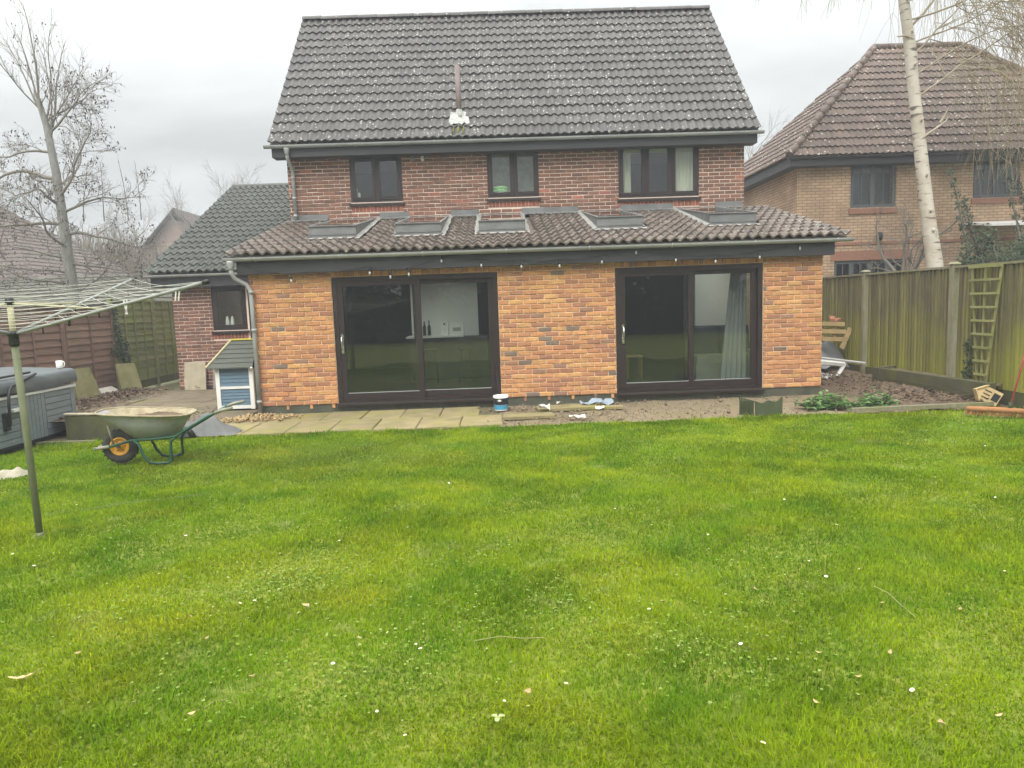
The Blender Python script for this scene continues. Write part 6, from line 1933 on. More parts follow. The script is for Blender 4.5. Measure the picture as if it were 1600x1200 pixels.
def yard_things():
    leaning_slab('brownish slab leaning on the red brown fence just past the hot tub', (-4.22, 2.72, -.02), .62, .70, .05, (1, 0, 0), .22, PI / 2 - .15, 'mossy_slab', (.05, .12))
    leaning_slab('low whitish slab lying on edge between two mossy slabs', (-4.22, 3.55, -.02), .62, .24, .05, (1, 0, 0), .5, PI / 2 - .05, 'cream_white', (.02, .25))
    leaning_slab('green mossy slab leaning askew under the fence ivy', (-4.12, 4.18, -.02), .50, .68, .055, (1, 0, 0), .28, PI / 2 - .45, 'mossy_slab', (.08, .06))
    leaning_slab('cream concrete slab leaning on the side wing brick wall', (-2.79, 4.22, -.01), .47, .62, .045, (0, -1, 0), .14, 0.0, 'cream_slab', (.02, .0))
    leaning_slab('grey slab tucked between the cream slab and the playhouse', (-2.18, 4.24, -.01), .45, .60, .04, (0, -1, 0), .13, 0.0, 'grey_slab', (.03, .03))
    # low board holding back the yard beside the lawn
    t = thing('low_retaining_board', (-1.35, -1.83, 0), 'low mossy green board edging the yard behind the wheelbarrow', 'garden edging')
    m = MB(); m.hexa([(-2.0, -1.80, -.08), (-.70, -1.96, -.08), (-.70, -1.91, -.08), (-2.0, -1.75, -.08), (-2.0, -1.80, .34), (-.70, -1.96, .33), (-.70, -1.91, .33), (-2.0, -1.75, .34)]); m.build('board', 'sleeper', t)
    m = MB(); m.hexa([(-2.01, -1.815, .342), (-.69, -1.975, .332), (-.69, -1.90, .332), (-2.01, -1.74, .342), (-2.01, -1.815, .362), (-.69, -1.975, .352), (-.69, -1.90, .352), (-2.01, -1.74, .362)]); m.build('capping_strip', 'cream_slab', t)
    # leaf litter drifted in the yard
    rnd = np.random.default_rng(6)
    def litter(name, fx, n, mat, size, zoff):
        p = fx(n)
        a = rnd.uniform(0, 2 * PI, n); s = rnd.uniform(size[0], size[1], n)
        t1 = np.stack([np.cos(a), np.sin(a), rnd.uniform(-.5, .5, n)], -1) * s[:, None]
        t2 = np.stack([-np.sin(a), np.cos(a), rnd.uniform(-.5, .5, n)], -1) * (s * .6)[:, None]
        V = np.stack([p - t1, p - t2 + [0, 0, zoff], p + t1, p + t2 + [0, 0, zoff]], 1).reshape(-1, 3)
        o = np_mesh(name, V, np.arange(n * 4).reshape(-1, 4), mat, tone=rnd.random(n) * .99 + .001); o['kind'] = 'stuff'
    def drift(n):
        x = rnd.uniform(-4.5, -.9, n); y = rnd.normal(0, 1, n)
        k = rnd.random(n)
        yy = np.where(k < .5, rnd.uniform(-1.6, 1.2, n), rnd.uniform(1, 4.2, n))
        xx = np.where(k < .5, rnd.uniform(-4.3, -.8, n), -4.45 + np.abs(rnd.normal(0, .55, n)))
        h = np.where(k < .5, .29 * np.clip((.3 - yy) / 1.4, 0, 1) * np.clip((-.95 - xx) / 1.0, 0, 1) - .03, .02 + .05 * rnd.random(n))
        return np.stack([xx, yy, h + rnd.uniform(0, .03, n)], -1)
    litter('leaf_litter', drift, 5200, 'dead_leaf', (.02, .045), .01)
    # heap of earth carrying those leaves behind the board
    m = MB(); nx, ny = 24, 14
    for j in range(ny + 1):
        for i in range(nx + 1):
            x, y = -4.4 + 3.65 * i / nx, -1.74 + 2.9 * j / ny
            m.v.append((x, y, .29 * min(1, max(0, (.3 - y) / 1.4)) * min(1, max(0, (-.95 - x) / 1.0)) - .045 + random.uniform(-.012, .012)))
    for j in range(ny):
        for i in range(nx): q = j * (nx + 1) + i; m.face((q, q + 1, q + nx + 2, q + nx + 1))
    o = m.build('earth_bank', 'dark_soil', loc=(-2.5, -.3, 0)); o['kind'] = 'structure'
    def bed(n): return np.stack([rnd.uniform(9.4, 10.7, n), rnd.uniform(-1.85, 2.2, n), .06 + rnd.uniform(0, .05, n)], -1)
    litter('leaf_litter', bed, 1500, 'dead_leaf', (.018, .04), .01)
    # scattered rubble on the bare strip
    oc = np.array([(1, 0, 0), (-1, 0, 0), (0, 1, 0), (0, -1, 0), (0, 0, 1), (0, 0, -1)], float)
    of = np.array([(0, 2, 4), (2, 1, 4), (1, 3, 4), (3, 0, 4), (2, 0, 5), (1, 2, 5), (3, 1, 5), (0, 3, 5)])
    V, F, T = [], [], []
    n = 0
    for i in range(2000):
        if i < 900: c = np.array([rnd.normal(4.75, .55), rnd.uniform(-1.75, -.1), -.01])
        else: c = np.array([rnd.uniform(3.95, 9.6), rnd.uniform(-1.85, -.02), -.012])
        s = rnd.uniform(.006, .018) if rnd.random() < .93 else rnd.uniform(.022, .045)
        R = rnd.normal(0, 1, (3, 3)); q, _ = np.linalg.qr(R)
        V.append((oc * rnd.uniform(.6, 1.2, (6, 1)) * np.array([s, s * .8, s * .6])) @ q.T + c + [0, 0, s * .3]); F.append(of + n); n += 6; T += [rnd.random() * .99 + .001] * 8
    o = np_mesh('rubble', np.concatenate(V), np.concatenate(F), 'rubble', tone=T); o['kind'] = 'stuff'
    # chips of brick by the downpipe
    V, F, T = [], [], []
    n = 0
    bxv = np.array([(-1, -1, -1), (1, -1, -1), (1, 1, -1), (-1, 1, -1), (-1, -1, 1), (1, -1, 1), (1, 1, 1), (-1, 1, 1)], float)
    bf = np.array([(0, 3, 2, 1), (4, 5, 6, 7), (0, 1, 5, 4), (1, 2, 6, 5), (2, 3, 7, 6), (3, 0, 4, 7)])
    for i in range(320):
        c = np.array([rnd.normal(.18, .26), rnd.normal(-.50, .14), .0]); h = max(0, .07 - .18 * math.hypot(c[0] - .18, (c[1] + .5) * 1.6)) * rnd.random()
        R = rnd.normal(0, 1, (3, 3)) * np.array([1, 1, .4]); q, _ = np.linalg.qr(R)
        s = rnd.uniform(.012, .036)
        V.append((bxv * np.array([s, s * .55, s * .25]) * rnd.uniform(.8, 1.1, (8, 3))) @ q.T + c + [0, 0, h + .012]); F.append(bf + n); n += 8; T += [rnd.random() * .99 + .001] * 6
    o = np_mesh('brick_chips', np.concatenate(V), np.concatenate(F), 'chip', tone=T)
    o['kind'] = 'stuff'
MAT['cream_white'] = M('whitish_slab', (0.6, 0.58, 0.52), (0.48, 0.46, 0.4), scale=6, rough=0.9)
MAT['grey_slab'] = M('grey_slab', (0.27, 0.26, 0.23), (0.2, 0.2, 0.18), scale=6, rough=0.95)
yard_things()

def small_left():
    # hump of grey plastic sheet behind the barrow
    m = MB(); m.smooth = True
    rn = random.Random(9)
    nu, nv = 22, 12
    for j in range(nv + 1):
        for i in range(nu + 1):
            u, v = i / nu * 2 - 1, j / nv * 2 - 1
            r = math.sqrt(u * u + v * v)
            z = .24 * max(0, 1 - r * r * .95) * (1 + .25 * math.sin(u * 7 + v * 3)) + .012 * math.sin(u * 19 + v * 11)
            m.v.append((-.22 + u * .52, -1.66 + v * .25, max(z, .0) - .008))
    for j in range(nv):
        for i in range(nu): q = j * (nu + 1) + i; m.face((q, q + 1, q + nu + 2, q + nu + 1))
    tag(m.build('plastic_sheet', 'tarp2', loc=(-.22, -1.66, 0)), 'crumpled grey plastic sheet on the patio edge behind the wheelbarrow', 'plastic sheet')
    t = thing('guttering_offcut', (-.38, -1.95, 0), 'short bent black pipe offcut lying by the grey plastic sheet', 'pipe')
    m = MB(); m.tube([(-.75, -1.98, .05), (-.55, -2.0, .07), (-.36, -2.0, .12), (-.26, -2.0, .10), (-.2, -2.01, .02)], [.035, .05, .05, .045, .04], 9); m.build('pipe_bend', 'black', t)
    # pale sack lying on the lawn
    m = MB(); m.smooth = True; rn = random.Random(5)
    nu, nv = 26, 16
    for j in range(nv + 1):
        for i in range(nu + 1):
            u, v = i / nu * 2 - 1, j / nv * 2 - 1
            z = .085 * (1 - u ** 4) * (1 - v ** 4) * (.8 + .35 * math.sin(u * 5 + 1) * math.cos(v * 4 + u * 3)) + .016 * math.sin(u * 17 + v * 9) + rn.uniform(-.004, .004)
            w = .22 * (1 - .45 * max(0, u) ** 2)
            m.v.append((-1.60 + u * .40 + v * .05, -3.92 + v * w + u * .10, z - .03))
    for j in range(nv):
        for i in range(nu): q = j * (nu + 1) + i; m.face((q, q + 1, q + nu + 2, q + nu + 1))
    tag(m.build('rubble_sack', 'sack', loc=(-1.55, -3.9, -.03)), 'crumpled pale sack lying on the lawn in front of the hot tub', 'sack')
    t = thing('timber_offcut', (-2.05, -1.2, 0), 'short timber block wedged at the foot of the hot tub', 'timber')
    m = MB(); m.box(-2.2, -2.08, -1.12, -.98, -.03, .10); m.build('block', 'fence_post', t)
    t = thing('timber_offcut', (-1.95, -1.9, 0), 'pale batten lying in front of the low green board', 'timber')
    m = MB(); m.bar((-2.3, -1.98, .0), (-1.5, -2.02, .005), .05, .03); m.build('batten', 'fence_post', t)
MAT['tarp2'] = M('pale_grey_sheet', (0.16, 0.16, 0.155), (0.10, 0.105, 0.1), scale=4, rough=0.8, spec=0.15, bump=0.3, bscale=8)
small_left()

# ------------------------------------------------------------------ right-hand garden things
def bucket():
    x, y = 3.93, -.56
    t = thing('paint_tub', (x, y, 0), 'round paint tub with white lid rim, black band and blue label', 'tub')
    m = MB(); m.lathe((x, y, 0), [(.098, 0), (.101, .01), (.113, .20)], 26, capt=False); m.lathe((x, y, 0), [(.119, .2), (.119, .235), (.109, .235), (.107, .2), (.092, .01)], 26, capb=False); m.build('tub', 'upvc', t)
    def band(a, b, mat, name):
        m = MB(); f = lambda z: .1015 + (.113 - .1015) * (z - .01) / .19 + .0015
        m.lathe((x, y, 0), [(f(a), a), (f(b), b)], 26, capb=False, capt=False); return m.build(name, mat, t)
    band(.095, .198, 'bucket_black', 'upper_band'); band(.022, .092, 'bucket_blue', 'blue_band')
    m = MB(); m.tube([(x - .115, y, .20), (x - .118, y - .02, .10), (x - .06, y - .118, .145), (x + .06, y - .12, .14), (x + .118, y - .02, .1), (x + .115, y, .20)], .003, 5); m.build('handle', 'black', t)
    m = MB(); r = .112
    for a0 in (-1.9, -1.75, -1.62):
        m.obox((x + math.cos(a0) * r, y + math.sin(a0) * r, .165), (-math.sin(a0) * .012, math.cos(a0) * .012, 0), (math.cos(a0) * .0015, math.sin(a0) * .0015, 0), (0, 0, .010 + .006 * (a0 == -1.75)))
    m.build('logo', 'white', t)
    m = MB(); m.lathe((x, y, .175), [(.09, 0), (.04, .012), (.0, .016)], 18); m.build('contents', 'grey_slab', t)
bucket()

def right_things():
    # two thin broken slabs left in the rubble
    for k, (c, w, h, yaw, lab) in enumerate((((4.95, -.62, -.005), .95, .38, .06, 'broken pale slab in the rubble nearer the house wall'), ((4.32, -1.30, -.005), .75, .34, .02, 'broken pale slab in the rubble nearer the lawn'), ((5.55, -.72, -.008), .5, .2, -.1, 'small slab fragment beside the blue plastic scrap'))):
        m = MB(); rn = random.Random(k); cx, cy = math.cos(yaw), math.sin(yaw)
        poly = [(-.5, -.5), (.1, -.52), (.5, -.46), (.47, .1), (.5, .5), (-.2, .47), (-.48, .5)]
        pts = [(c[0] + a * w * cx - b * h * cy, c[1] + a * w * cy + b * h * cx, c[2]) for a, b in poly]
        m.prism(pts, (0, 0, 0), (0, 0, .038)); tag(m.build('slab_fragment', 'slab', loc=c), lab, 'slab', 'broken slabs in the rubble')
    rn = random.Random(12)
    def scrap(c, s, mat, label, name, cat='scrap', n=5, h=.06):
        m = MB()
        for j in range(n + 1):
            for i in range(n + 1):
                m.v.append((c[0] + (i / n - .5) * s + rn.uniform(-.2, .2) * s / n, c[1] + (j / n - .5) * s * .6 + rn.uniform(-.2, .2) * s / n, c[2] + rn.uniform(.0, h)))
        for j in range(n):
            for i in range(n): q = j * (n + 1) + i; m.face((q, q + 1, q + n + 2, q + n + 1))
        tag(m.build(name, mat, loc=c), label, cat)
    scrap((5.45, -.42, 0.0), .5, 'blue_scrap', 'pale blue crumpled plastic scrap against the black plinth', 'plastic_scrap', h=.10)
    scrap((5.42, -.85, 0.0), .13, 'white', 'white crumpled paper near the blue plastic scrap', 'paper_scrap', n=3)
    scrap((4.58, -.92, 0.02), .17, 'cream_white', 'white torn packaging on the rubble beside the paint tub', 'packaging_scrap', n=4, h=.12)
    scrap((5.0, -1.55, 0.0), .22, 'cream_white', 'pale crumpled wrapper on the rubble near the lawn edge', 'wrapper', n=4, h=.05)
    scrap((4.9, -.25, 0.02), .16, 'cream_white', 'small pale wrapper among leaves at the foot of the orange wall', 'wrapper', n=3, h=.05)
    # ridged dark green scalloped edging tray
    t = thing('ridged_edging', (7.5, -1.75, 0), 'dark green ridged plastic piece with a scalloped top at the lawn edge', 'plastic edging')
    for k in range(8):
        m = MB(); x = 7.27 + k * .022; yb = -1.74 - .0 - k * .006
        m.hexa([(x, yb, -.02), (x + .013, yb, -.02), (x + .013, yb + .02, -.02), (x, yb + .02, -.02), (x - .012, yb + .05, .23 - .006 * k), (x + .001, yb + .05, .23 - .006 * k), (x + .001, yb + .07, .23 - .006 * k), (x - .012, yb + .07, .23 - .006 * k)]); m.build('rib', 'dark_green_plastic', t)
    m = MB(); n = 22
    for i in range(n + 1):
        f = i / n; x = 7.27 + .172 + f * .36
        zt = .165 + .016 * math.cos(f * 2 * PI * 2) + .05 * f ** 4
        m.v += [(x, -1.83 - .02 * f, -.02), (x + .02 * f, -1.79 - .02 * f, zt), (x + .02 * f, -1.775 - .02 * f, zt), (x, -1.80 - .02 * f, -.02)]
    for i in range(n):
        q = i * 4
        for a in range(4): b = (a + 1) % 4; m.face((q + a, q + b, q + 4 + b, q + 4 + a))
    m.face((0, 1, 2, 3)); m.face((n * 4 + 3, n * 4 + 2, n * 4 + 1, n * 4)); m.build('scalloped_panel', 'dark_green_plastic', t)
    m = MB(); m.box(7.27, 7.46, -1.70, -1.66, -.02, .17); m.build('back_panel', 'dark_green_plastic', t)
    # leafy weeds
    rnd = np.random.default_rng(8)
    for k, (cx, cy, R, n, lab) in enumerate(((8.62, -1.42, .36, 620, 'larger leafy green weed clump by the house corner'), (9.25, -1.52, .30, 420, 'smaller leafy green weed clump nearer the sleeper bed'))):
        t = thing('weed_clump', (cx, cy, 0), lab, 'weed', 'weeds at the house corner')
        a = rnd.uniform(0, 2 * PI, n); r = R * np.sqrt(rnd.random(n)); h = rnd.uniform(.02, .26, n) * (1.1 - .6 * (r / R)) * (.55 + .45 * np.sin(a * 3 + r * 14)); r = r * (1 + .35 * np.sin(a * 5 + 1))
        base = np.stack([cx + r * np.cos(a), cy + r * np.sin(a) * .6, h], -1)
        az = rnd.uniform(0, 2 * PI, n); el = rnd.uniform(-.2, .6, n); L = rnd.uniform(.05, .11, n)
        d = np.stack([np.cos(az) * np.cos(el), np.sin(az) * np.cos(el), np.sin(el)], -1) * L[:, None]
        w = np.stack([-np.sin(az), np.cos(az), rnd.uniform(-.4, .4, n)], -1) * (L * .30)[:, None]
        V = np.stack([base, base + d * .45 + w + [0, 0, .008], base + d - [0, 0, .012], base + d * .45 - w + [0, 0, .008]], 1).reshape(-1, 3)
        np_mesh('leaves', V, np.arange(n * 4).reshape(-1, 4), 'weed', tone=rnd.random(n) * .99 + .001, parent=t)['kind'] = 'stuff'
        tw = Twigs()
        for i in range(40):
            j = int(rnd.integers(n)); tw.tube([(cx + rnd.normal(0, .05), cy + rnd.normal(0, .03), -.02), (base[j] + np.array([cx, cy, 0])) / 2 + [0, 0, .03], base[j]], .005, .003, 3)
        tw.build('stems', 'weed', t)['kind'] = 'stuff'
    # raised bed wall of sleepers and the timber lying along the lawn
    t = thing('raised_bed_wall', (10.6, -.6, 0), 'low dark sleeper wall of the raised bed below the featheredge fence', 'garden wall')
    for k, (z0, z1) in enumerate(((-.05, .13), (.134, .30))):
        m = MB(); m.hexa([(10.52, .75, z0), (10.64, .75, z0), (10.86, -1.74, z0), (10.72, -1.76, z0), (10.52 + .01 * k, .75, z1), (10.64, .75, z1), (10.86, -1.74, z1), (10.72 + .01 * k, -1.76, z1)]); m.build('sleeper', 'sleeper', t)
    m = MB(); m.hexa([(10.52, .752, -.05), (10.98, 1.0, -.05), (10.98, 1.12, -.05), (10.5, .88, -.05), (10.52, .752, .3), (10.98, 1.0, .3), (10.98, 1.12, .3), (10.5, .88, .3)]); m.build('end_sleeper', 'sleeper', t)
    m = MB(); nx, ny = 6, 20                              # earth filling the bed
    for j in range(ny + 1):
        for i in range(nx + 1):
            y = -1.73 + 2.7 * j / ny; xa = 10.84 - (y + 1.74) * .088
            m.v.append((xa + (10.96 - xa) * i / nx, y, .27 + random.uniform(-.02, .02)))
    for j in range(ny):
        for i in range(nx): q = j * (nx + 1) + i; m.face((q, q + 1, q + nx + 2, q + nx + 1))
    m.build('soil', 'dark_soil', t)
    t = thing('edging_timber', (9.7, -1.95, 0), 'long thin mossy timber lying along the lawn edge near the broom', 'timber')
    m = MB(); m.bar((8.72, -1.93, .03), (10.62, -2.02, .06), .06, .05); m.build('plank', 'fence_post', t)
    # clutter behind the house corner
    t = thing('timber_pallet', (10.4, 2.9, .5), 'weathered slatted pallet propped on the heap behind the house corner', 'pallet')
    for k in range(3):
        m = MB(); z = 1.02 - k * .15; y = 2.7 - k * .05; m.bar((10.15, y, z + .02), (10.86, y - .05, z - .02), .022, .085, (0, .2, 1)); m.build('slat', 'pallet', t)
    for x in (10.42, 10.66):
        m = MB(); m.bar((x, 2.76, 1.04), (x, 2.64, .66), .05, .05, (1, 0, 0)); m.build('bearer', 'pallet', t)
    m = MB(); m.bar((11.0 - .04, 2.62, .92), (10.74, 2.52, .52), .09, .03, (0, 1, 0)); m.build('plank', 'pallet', t)
    m = MB(); m.smooth = True; n = 14                      # grey tarpaulin over a heap
    for j in range(n + 1):
        for i in range(n + 1):
            u, v = i / n, j / n
            m.v.append((9.9 + u * (1.0 - .25 * v), 2.45 + .75 * v + .04 * math.sin(u * 9), .18 + .52 * min(1, v * 1.6) * (1 - .15 * u) + .03 * math.sin(u * 11 + v * 6) + .015 * math.sin(u * 23)))
    for j in range(n):
        for i in range(n): q = j * (n + 1) + i; m.face((q, q + 1, q + n + 2, q + n + 1))
    m.smooth = False
    tag(m.build('tarpaulin', 'tarp', loc=(10.4, 2.7, .2)), 'grey tarpaulin draped over the heap under the pallet', 'tarpaulin')
    t = thing('rubble_heap', (10.3, 2.9, 0), 'dark heap of rubble carrying the tarpaulin behind the house corner', 'rubble heap')
    m = MB(); m.hexa([(9.6, 2.42, -.05), (11.0 - .05, 2.42, -.05), (11.0 - .05, 3.4, -.05), (9.6, 3.4, -.05), (9.8, 2.6, .15), (10.7, 2.6, .15), (10.7, 3.3, .55), (9.8, 3.3, .55)]); m.build('earth', 'dark_soil', t)
    for k, (x, z, s) in enumerate(((10.78, 1.06, 1), (10.70, 1.10, .8))):
        m = MB(); a = .4 + k; m.obox((x, 2.85, z), (.09 * s * math.cos(a), .04, .03), (-.03, .05, 0), (0, .0, .035)); tag(m.build('loose_brick', 'terracotta', loc=(x, 2.85, z)), ('old red brick lying on the pallet end by the fence', 'paler broken brick on top of the pallet')[k], 'brick', 'bricks on the pallet')
    def frame_piece(name, label, A, B, C, D, w, th):
        t = thing(name, A, label, 'window frame', 'discarded white window frames')
        A, B, C, D = map(Vector, (A, B, C, D))
        n = (B - A).cross(D - A).normalized()
        for p, q in ((A, B), (B, C), (C, D), (D, A)):
            m = MB(); m.bar(p, q, th, w, (q - p).cross(n)); m.build('rail', 'upvc', t)
            m = MB(); m.bar(p + n * .03, q + n * .03, th * .4, w * .5, (q - p).cross(n)); m.build('bead', 'upvc', t)
    frame_piece('window_frame', 'white plastic window frame propped on the ground by the house corner', (9.6, 1.98, .36), (10.52, 1.95, .25), (10.30, 1.86, .0), (9.6, 1.9, .14), .055, .06)
    frame_piece('window_frame', 'second white frame lying just behind the propped one', (9.6, 2.12, .40), (10.60, 2.1, .27), (10.40, 2.0, .03), (9.6, 2.04, .17), .05, .05)
    t = thing('plastic_trim', (10.6, 1.9, .35), 'long white plastic trim lying across the discarded frames', 'trim')
    m = MB(); m.bar((9.6, 1.9, .475), (10.86, 1.84, .285), .05, .045); m.build('strip', 'upvc', t)
    m = MB(); m.bar((9.6, 1.872, .47), (10.85, 1.812, .282), .012, .02); m.build('lip', 'grey_gutter', t)
    # fan trellis on the fence
    t = thing('fan_trellis', (10.9, -1.3, 0), 'mossy wooden fan trellis tapering to its foot against the fence', 'trellis')
    X = 10.925
    for yt, yb in ((-1.03, -1.27), (-1.33, -1.325), (-1.66, -1.38)):
        m = MB(); m.bar((X, yb, .0), (X, yt, 1.94), .034, .02, (1, 0, 0)); m.build('upright', 'trellis', t)
    for k in range(9):
        z = .38 + k * .195
        f = z / 1.94
        a, b = -1.27 + (.24) * f + .03, -1.38 - .28 * f - .03
        m = MB(); m.bar((X - .025, a, z), (X - .025, b, z), .02, .032 if k < 8 else .05); m.build('cross_slat', 'trellis', t)
    # broom, bird house, straw
    t = thing('yard_broom', (10.2, -2.6, 0), 'yard broom with red handle and orange brown bristle head leaning on the fence', 'broom')
    A, B = Vector((9.98, -2.42, .03)), Vector((10.50, -2.82, .03))
    e = (B - A).normalized() * .02; z_ = Vector((0, 0, .045))
    m = MB(); m.tube([A + z_, A + z_ + e, A.lerp(B, .5) + z_ * 1.1, B + z_ - e, B + z_], [.012, .034, .037, .034, .012], 10); m.build('head', 'broom', t)
    m = MB(); rn = random.Random(3)
    for i in range(170):
        p = A.lerp(B, rn.random()) + Vector((rn.uniform(-.028, .028), rn.uniform(-.028, .028), .03)); m.tube([p, p + Vector((rn.uniform(-.02, .02), rn.uniform(-.02, .02), -.06))], .004, 3, cap=False)
    m.build('bristles', 'broom', t)['kind'] = 'stuff'
    c = A.lerp(B, .72) + Vector((0, 0, .06))
    m = MB(); m.tube([c, c + Vector((.02, .02, .09))], .022, 8); m.build('socket', 'dark_green_plastic', t)
    m = MB(); m.tube([c + Vector((.01, .01, .03)), Vector((10.94, -2.35, 1.42))], .013, 8); m.build('handle', 'red_handle', t)
    t = thing('bird_house', (10.8, -1.85, 0), 'pale wooden bird house lying on its side by the broom', 'bird house')
    c = Vector((10.72, -1.86, .13)); ux = Vector((.75, -.35, -.45)).normalized(); n = Vector((-.55, -.78, .25)); n = (n - ux * n.dot(ux)).normalized(); uz = n.cross(ux)
    def Q(a, b, d): return c + ux * a + uz * b + n * d
    m = MB(); m.prism([Q(-.12, -.10, 0), Q(.10, -.10, 0), Q(.10, .10, 0), Q(-.12, .10, 0), Q(-.20, 0, 0)], (0, 0, 0), -n * .14); m.build('box', 'bird_wood', t)
    m = MB(); m.prism([Q(.0, -.05, .002), Q(.085, -.05, .002), Q(.085, .06, .002), Q(0, .06, .002)], (0, 0, 0), n * .004); m.build('doorway', 'black', t)
    for k in range(3):
        m = MB(); b = -.06 + k * .05; m.prism([Q(-.12, b, .002), Q(-.03, b, .002), Q(-.03, b + .014, .002), Q(-.12, b + .014, .002)], (0, 0, 0), n * .003); m.build('slot', 'black', t)
    for s in (-1, 1):
        m = MB(); m.prism([Q(-.21, 0, .02), Q(-.21, 0, -.16), Q(-.10, s * .125, -.16), Q(-.10, s * .125, .02)], (0, 0, 0), -ux * .014); m.build('roof_board', 'bird_wood', t)
    t = thing('straw_bundle', (10.55, -3.05, 0), 'pale bundle of dry straw beside the broom head', 'straw')
    rn = random.Random(8)
    m = MB()
    for i in range(420):
        a = rn.uniform(0, 2 * PI); r = rn.uniform(0, .20); h = rn.uniform(.0, .22)
        p = Vector((10.62 + math.cos(a) * r, -3.02 + math.sin(a) * r, -.02 + h * .6)); d = Vector((rn.uniform(-1, 1), rn.uniform(-1, 1), rn.uniform(-.2, .9))).normalized() * rn.uniform(.06, .14)
        m.tone = rn.random() * .99 + .001
        m.tube([p, p + d], .004, 3, cap=False)
    m.build('stalks', 'straw', t)['kind'] = 'stuff'
    m = MB(); m.lathe((10.62, -3.02, -.03), [(.19, 0), (.20, .08), (.14, .16), (.05, .2)], 14); m.build('core', 'straw', t)
MAT['blue_scrap'] = M('blue_scrap', (0.3, 0.36, 0.42), (0.22, 0.27, 0.33), scale=6, rough=0.5)
right_things()

# ------------------------------------------------------------------ lawn
def blades():
    rnd = np.random.default_rng(42)
    P = []
    y = -9.6
    bands = [(-9.7, -8.6, 17000), (-8.6, -7.4, 12500), (-7.4, -6.0, 9500), (-6.0, -4.4, 7600), (-4.4, -1.93, 6200)]
    for ya, yb, dens in bands:
        half = .80 * (yb - CAM[1]) + 1.0
        xa, xb = max(CAM[0] - half, -7), min(CAM[0] + half, 11.0)
        n = int((xb - xa) * (yb - ya) * dens)
        P.append(np.stack([rnd.uniform(xa, xb, n), rnd.uniform(ya, yb, n)], -1))
    n = 26000
    P.append(np.stack([rnd.uniform(-7, 13, n), rnd.uniform(-20, -9.7, n)], -1))
    P = np.concatenate(P)
    # nothing grows under the tub, the sack or along the worn strip by the fence
    x, yv = P[:, 0], P[:, 1]
    keep = ~((x < -2.2) & (yv > -3.1)) & ~((x > 9.7 + rnd.normal(0, .25, len(x))) & (yv > -3.1 + rnd.normal(0, .2, len(x))) & (rnd.random(len(x)) < .8)) & (np.hypot(x - .32, yv + 6.04) > .05 + .06 * rnd.random(len(x)))
    keep &= yv < -1.93 + .05 * np.sin(x * 5) + .03 * np.sin(x * 13 + 1)
    P = P[keep]; x, yv = P[:, 0], P[:, 1]
    n = len(P)
    dist = np.hypot(x - CAM[0], yv - CAM[1])
    f = .5 + .5 * np.sin(x * 2.1 + 1.7 * np.sin(yv * 1.3)) * np.sin(yv * 2.3 + 1.1 * np.sin(x * 1.7)) 
    g = .5 + .5 * np.sin(x * 6.3 + 2.2 * np.sin(yv * 4.1 + 1)) * np.sin(yv * 5.7 + 1.9 * np.sin(x * 3.9))
    L = rnd.uniform(.018, .046, n) * (.6 + .55 * f + .45 * g ** 2)
    near_edge = np.clip((yv + 2.3) / .35, 0, 1)
    L *= 1 + .7 * near_edge
    az = rnd.normal(0, 1.5, n) + 3 * np.sin(x * 1.9 + 2 * np.sin(yv * 1.4)) + 2 * np.sin(yv * 2.7); lean = rnd.uniform(.25, 1.3, n)
    w = (.0012 + .00042 * dist) * rnd.uniform(.7, 1.3, n)
    z = lawn_z(x, yv) - .004
    d = np.stack([np.cos(az), np.sin(az)], -1)
    s = np.stack([-np.sin(az), np.cos(az), np.zeros(n)], -1) * w[:, None]
    base = np.stack([x, yv, z], -1)
    mid = base + np.stack([d[:, 0] * np.sin(lean * .6) * L * .55, d[:, 1] * np.sin(lean * .6) * L * .55, np.cos(lean * .6) * L * .55], -1)
    tip = mid + np.stack([d[:, 0] * np.sin(lean * 1.25) * L * .55, d[:, 1] * np.sin(lean * 1.25) * L * .55, np.cos(lean * 1.25) * L * .55], -1)
    V = np.stack([base - s, base + s, mid + s * .8, mid - s * .8, tip], 1).reshape(-1, 3).astype(np.float32)
    i = np.arange(n)[:, None] * 5
    F = np.concatenate([i + np.array([[0, 1, 2]]), i + np.array([[0, 2, 3]]), i + np.array([[3, 2, 4]])], 1).reshape(-1, 3)
    tone = np.repeat(rnd.random(n) * .88 + np.where(rnd.random(n) < .03, .12, 0), 3)
    o = np_mesh('grass', V, F, 'grass', tone=tone)
    o['kind'] = 'stuff'
    return n
NB = blades()
print('blades', NB)

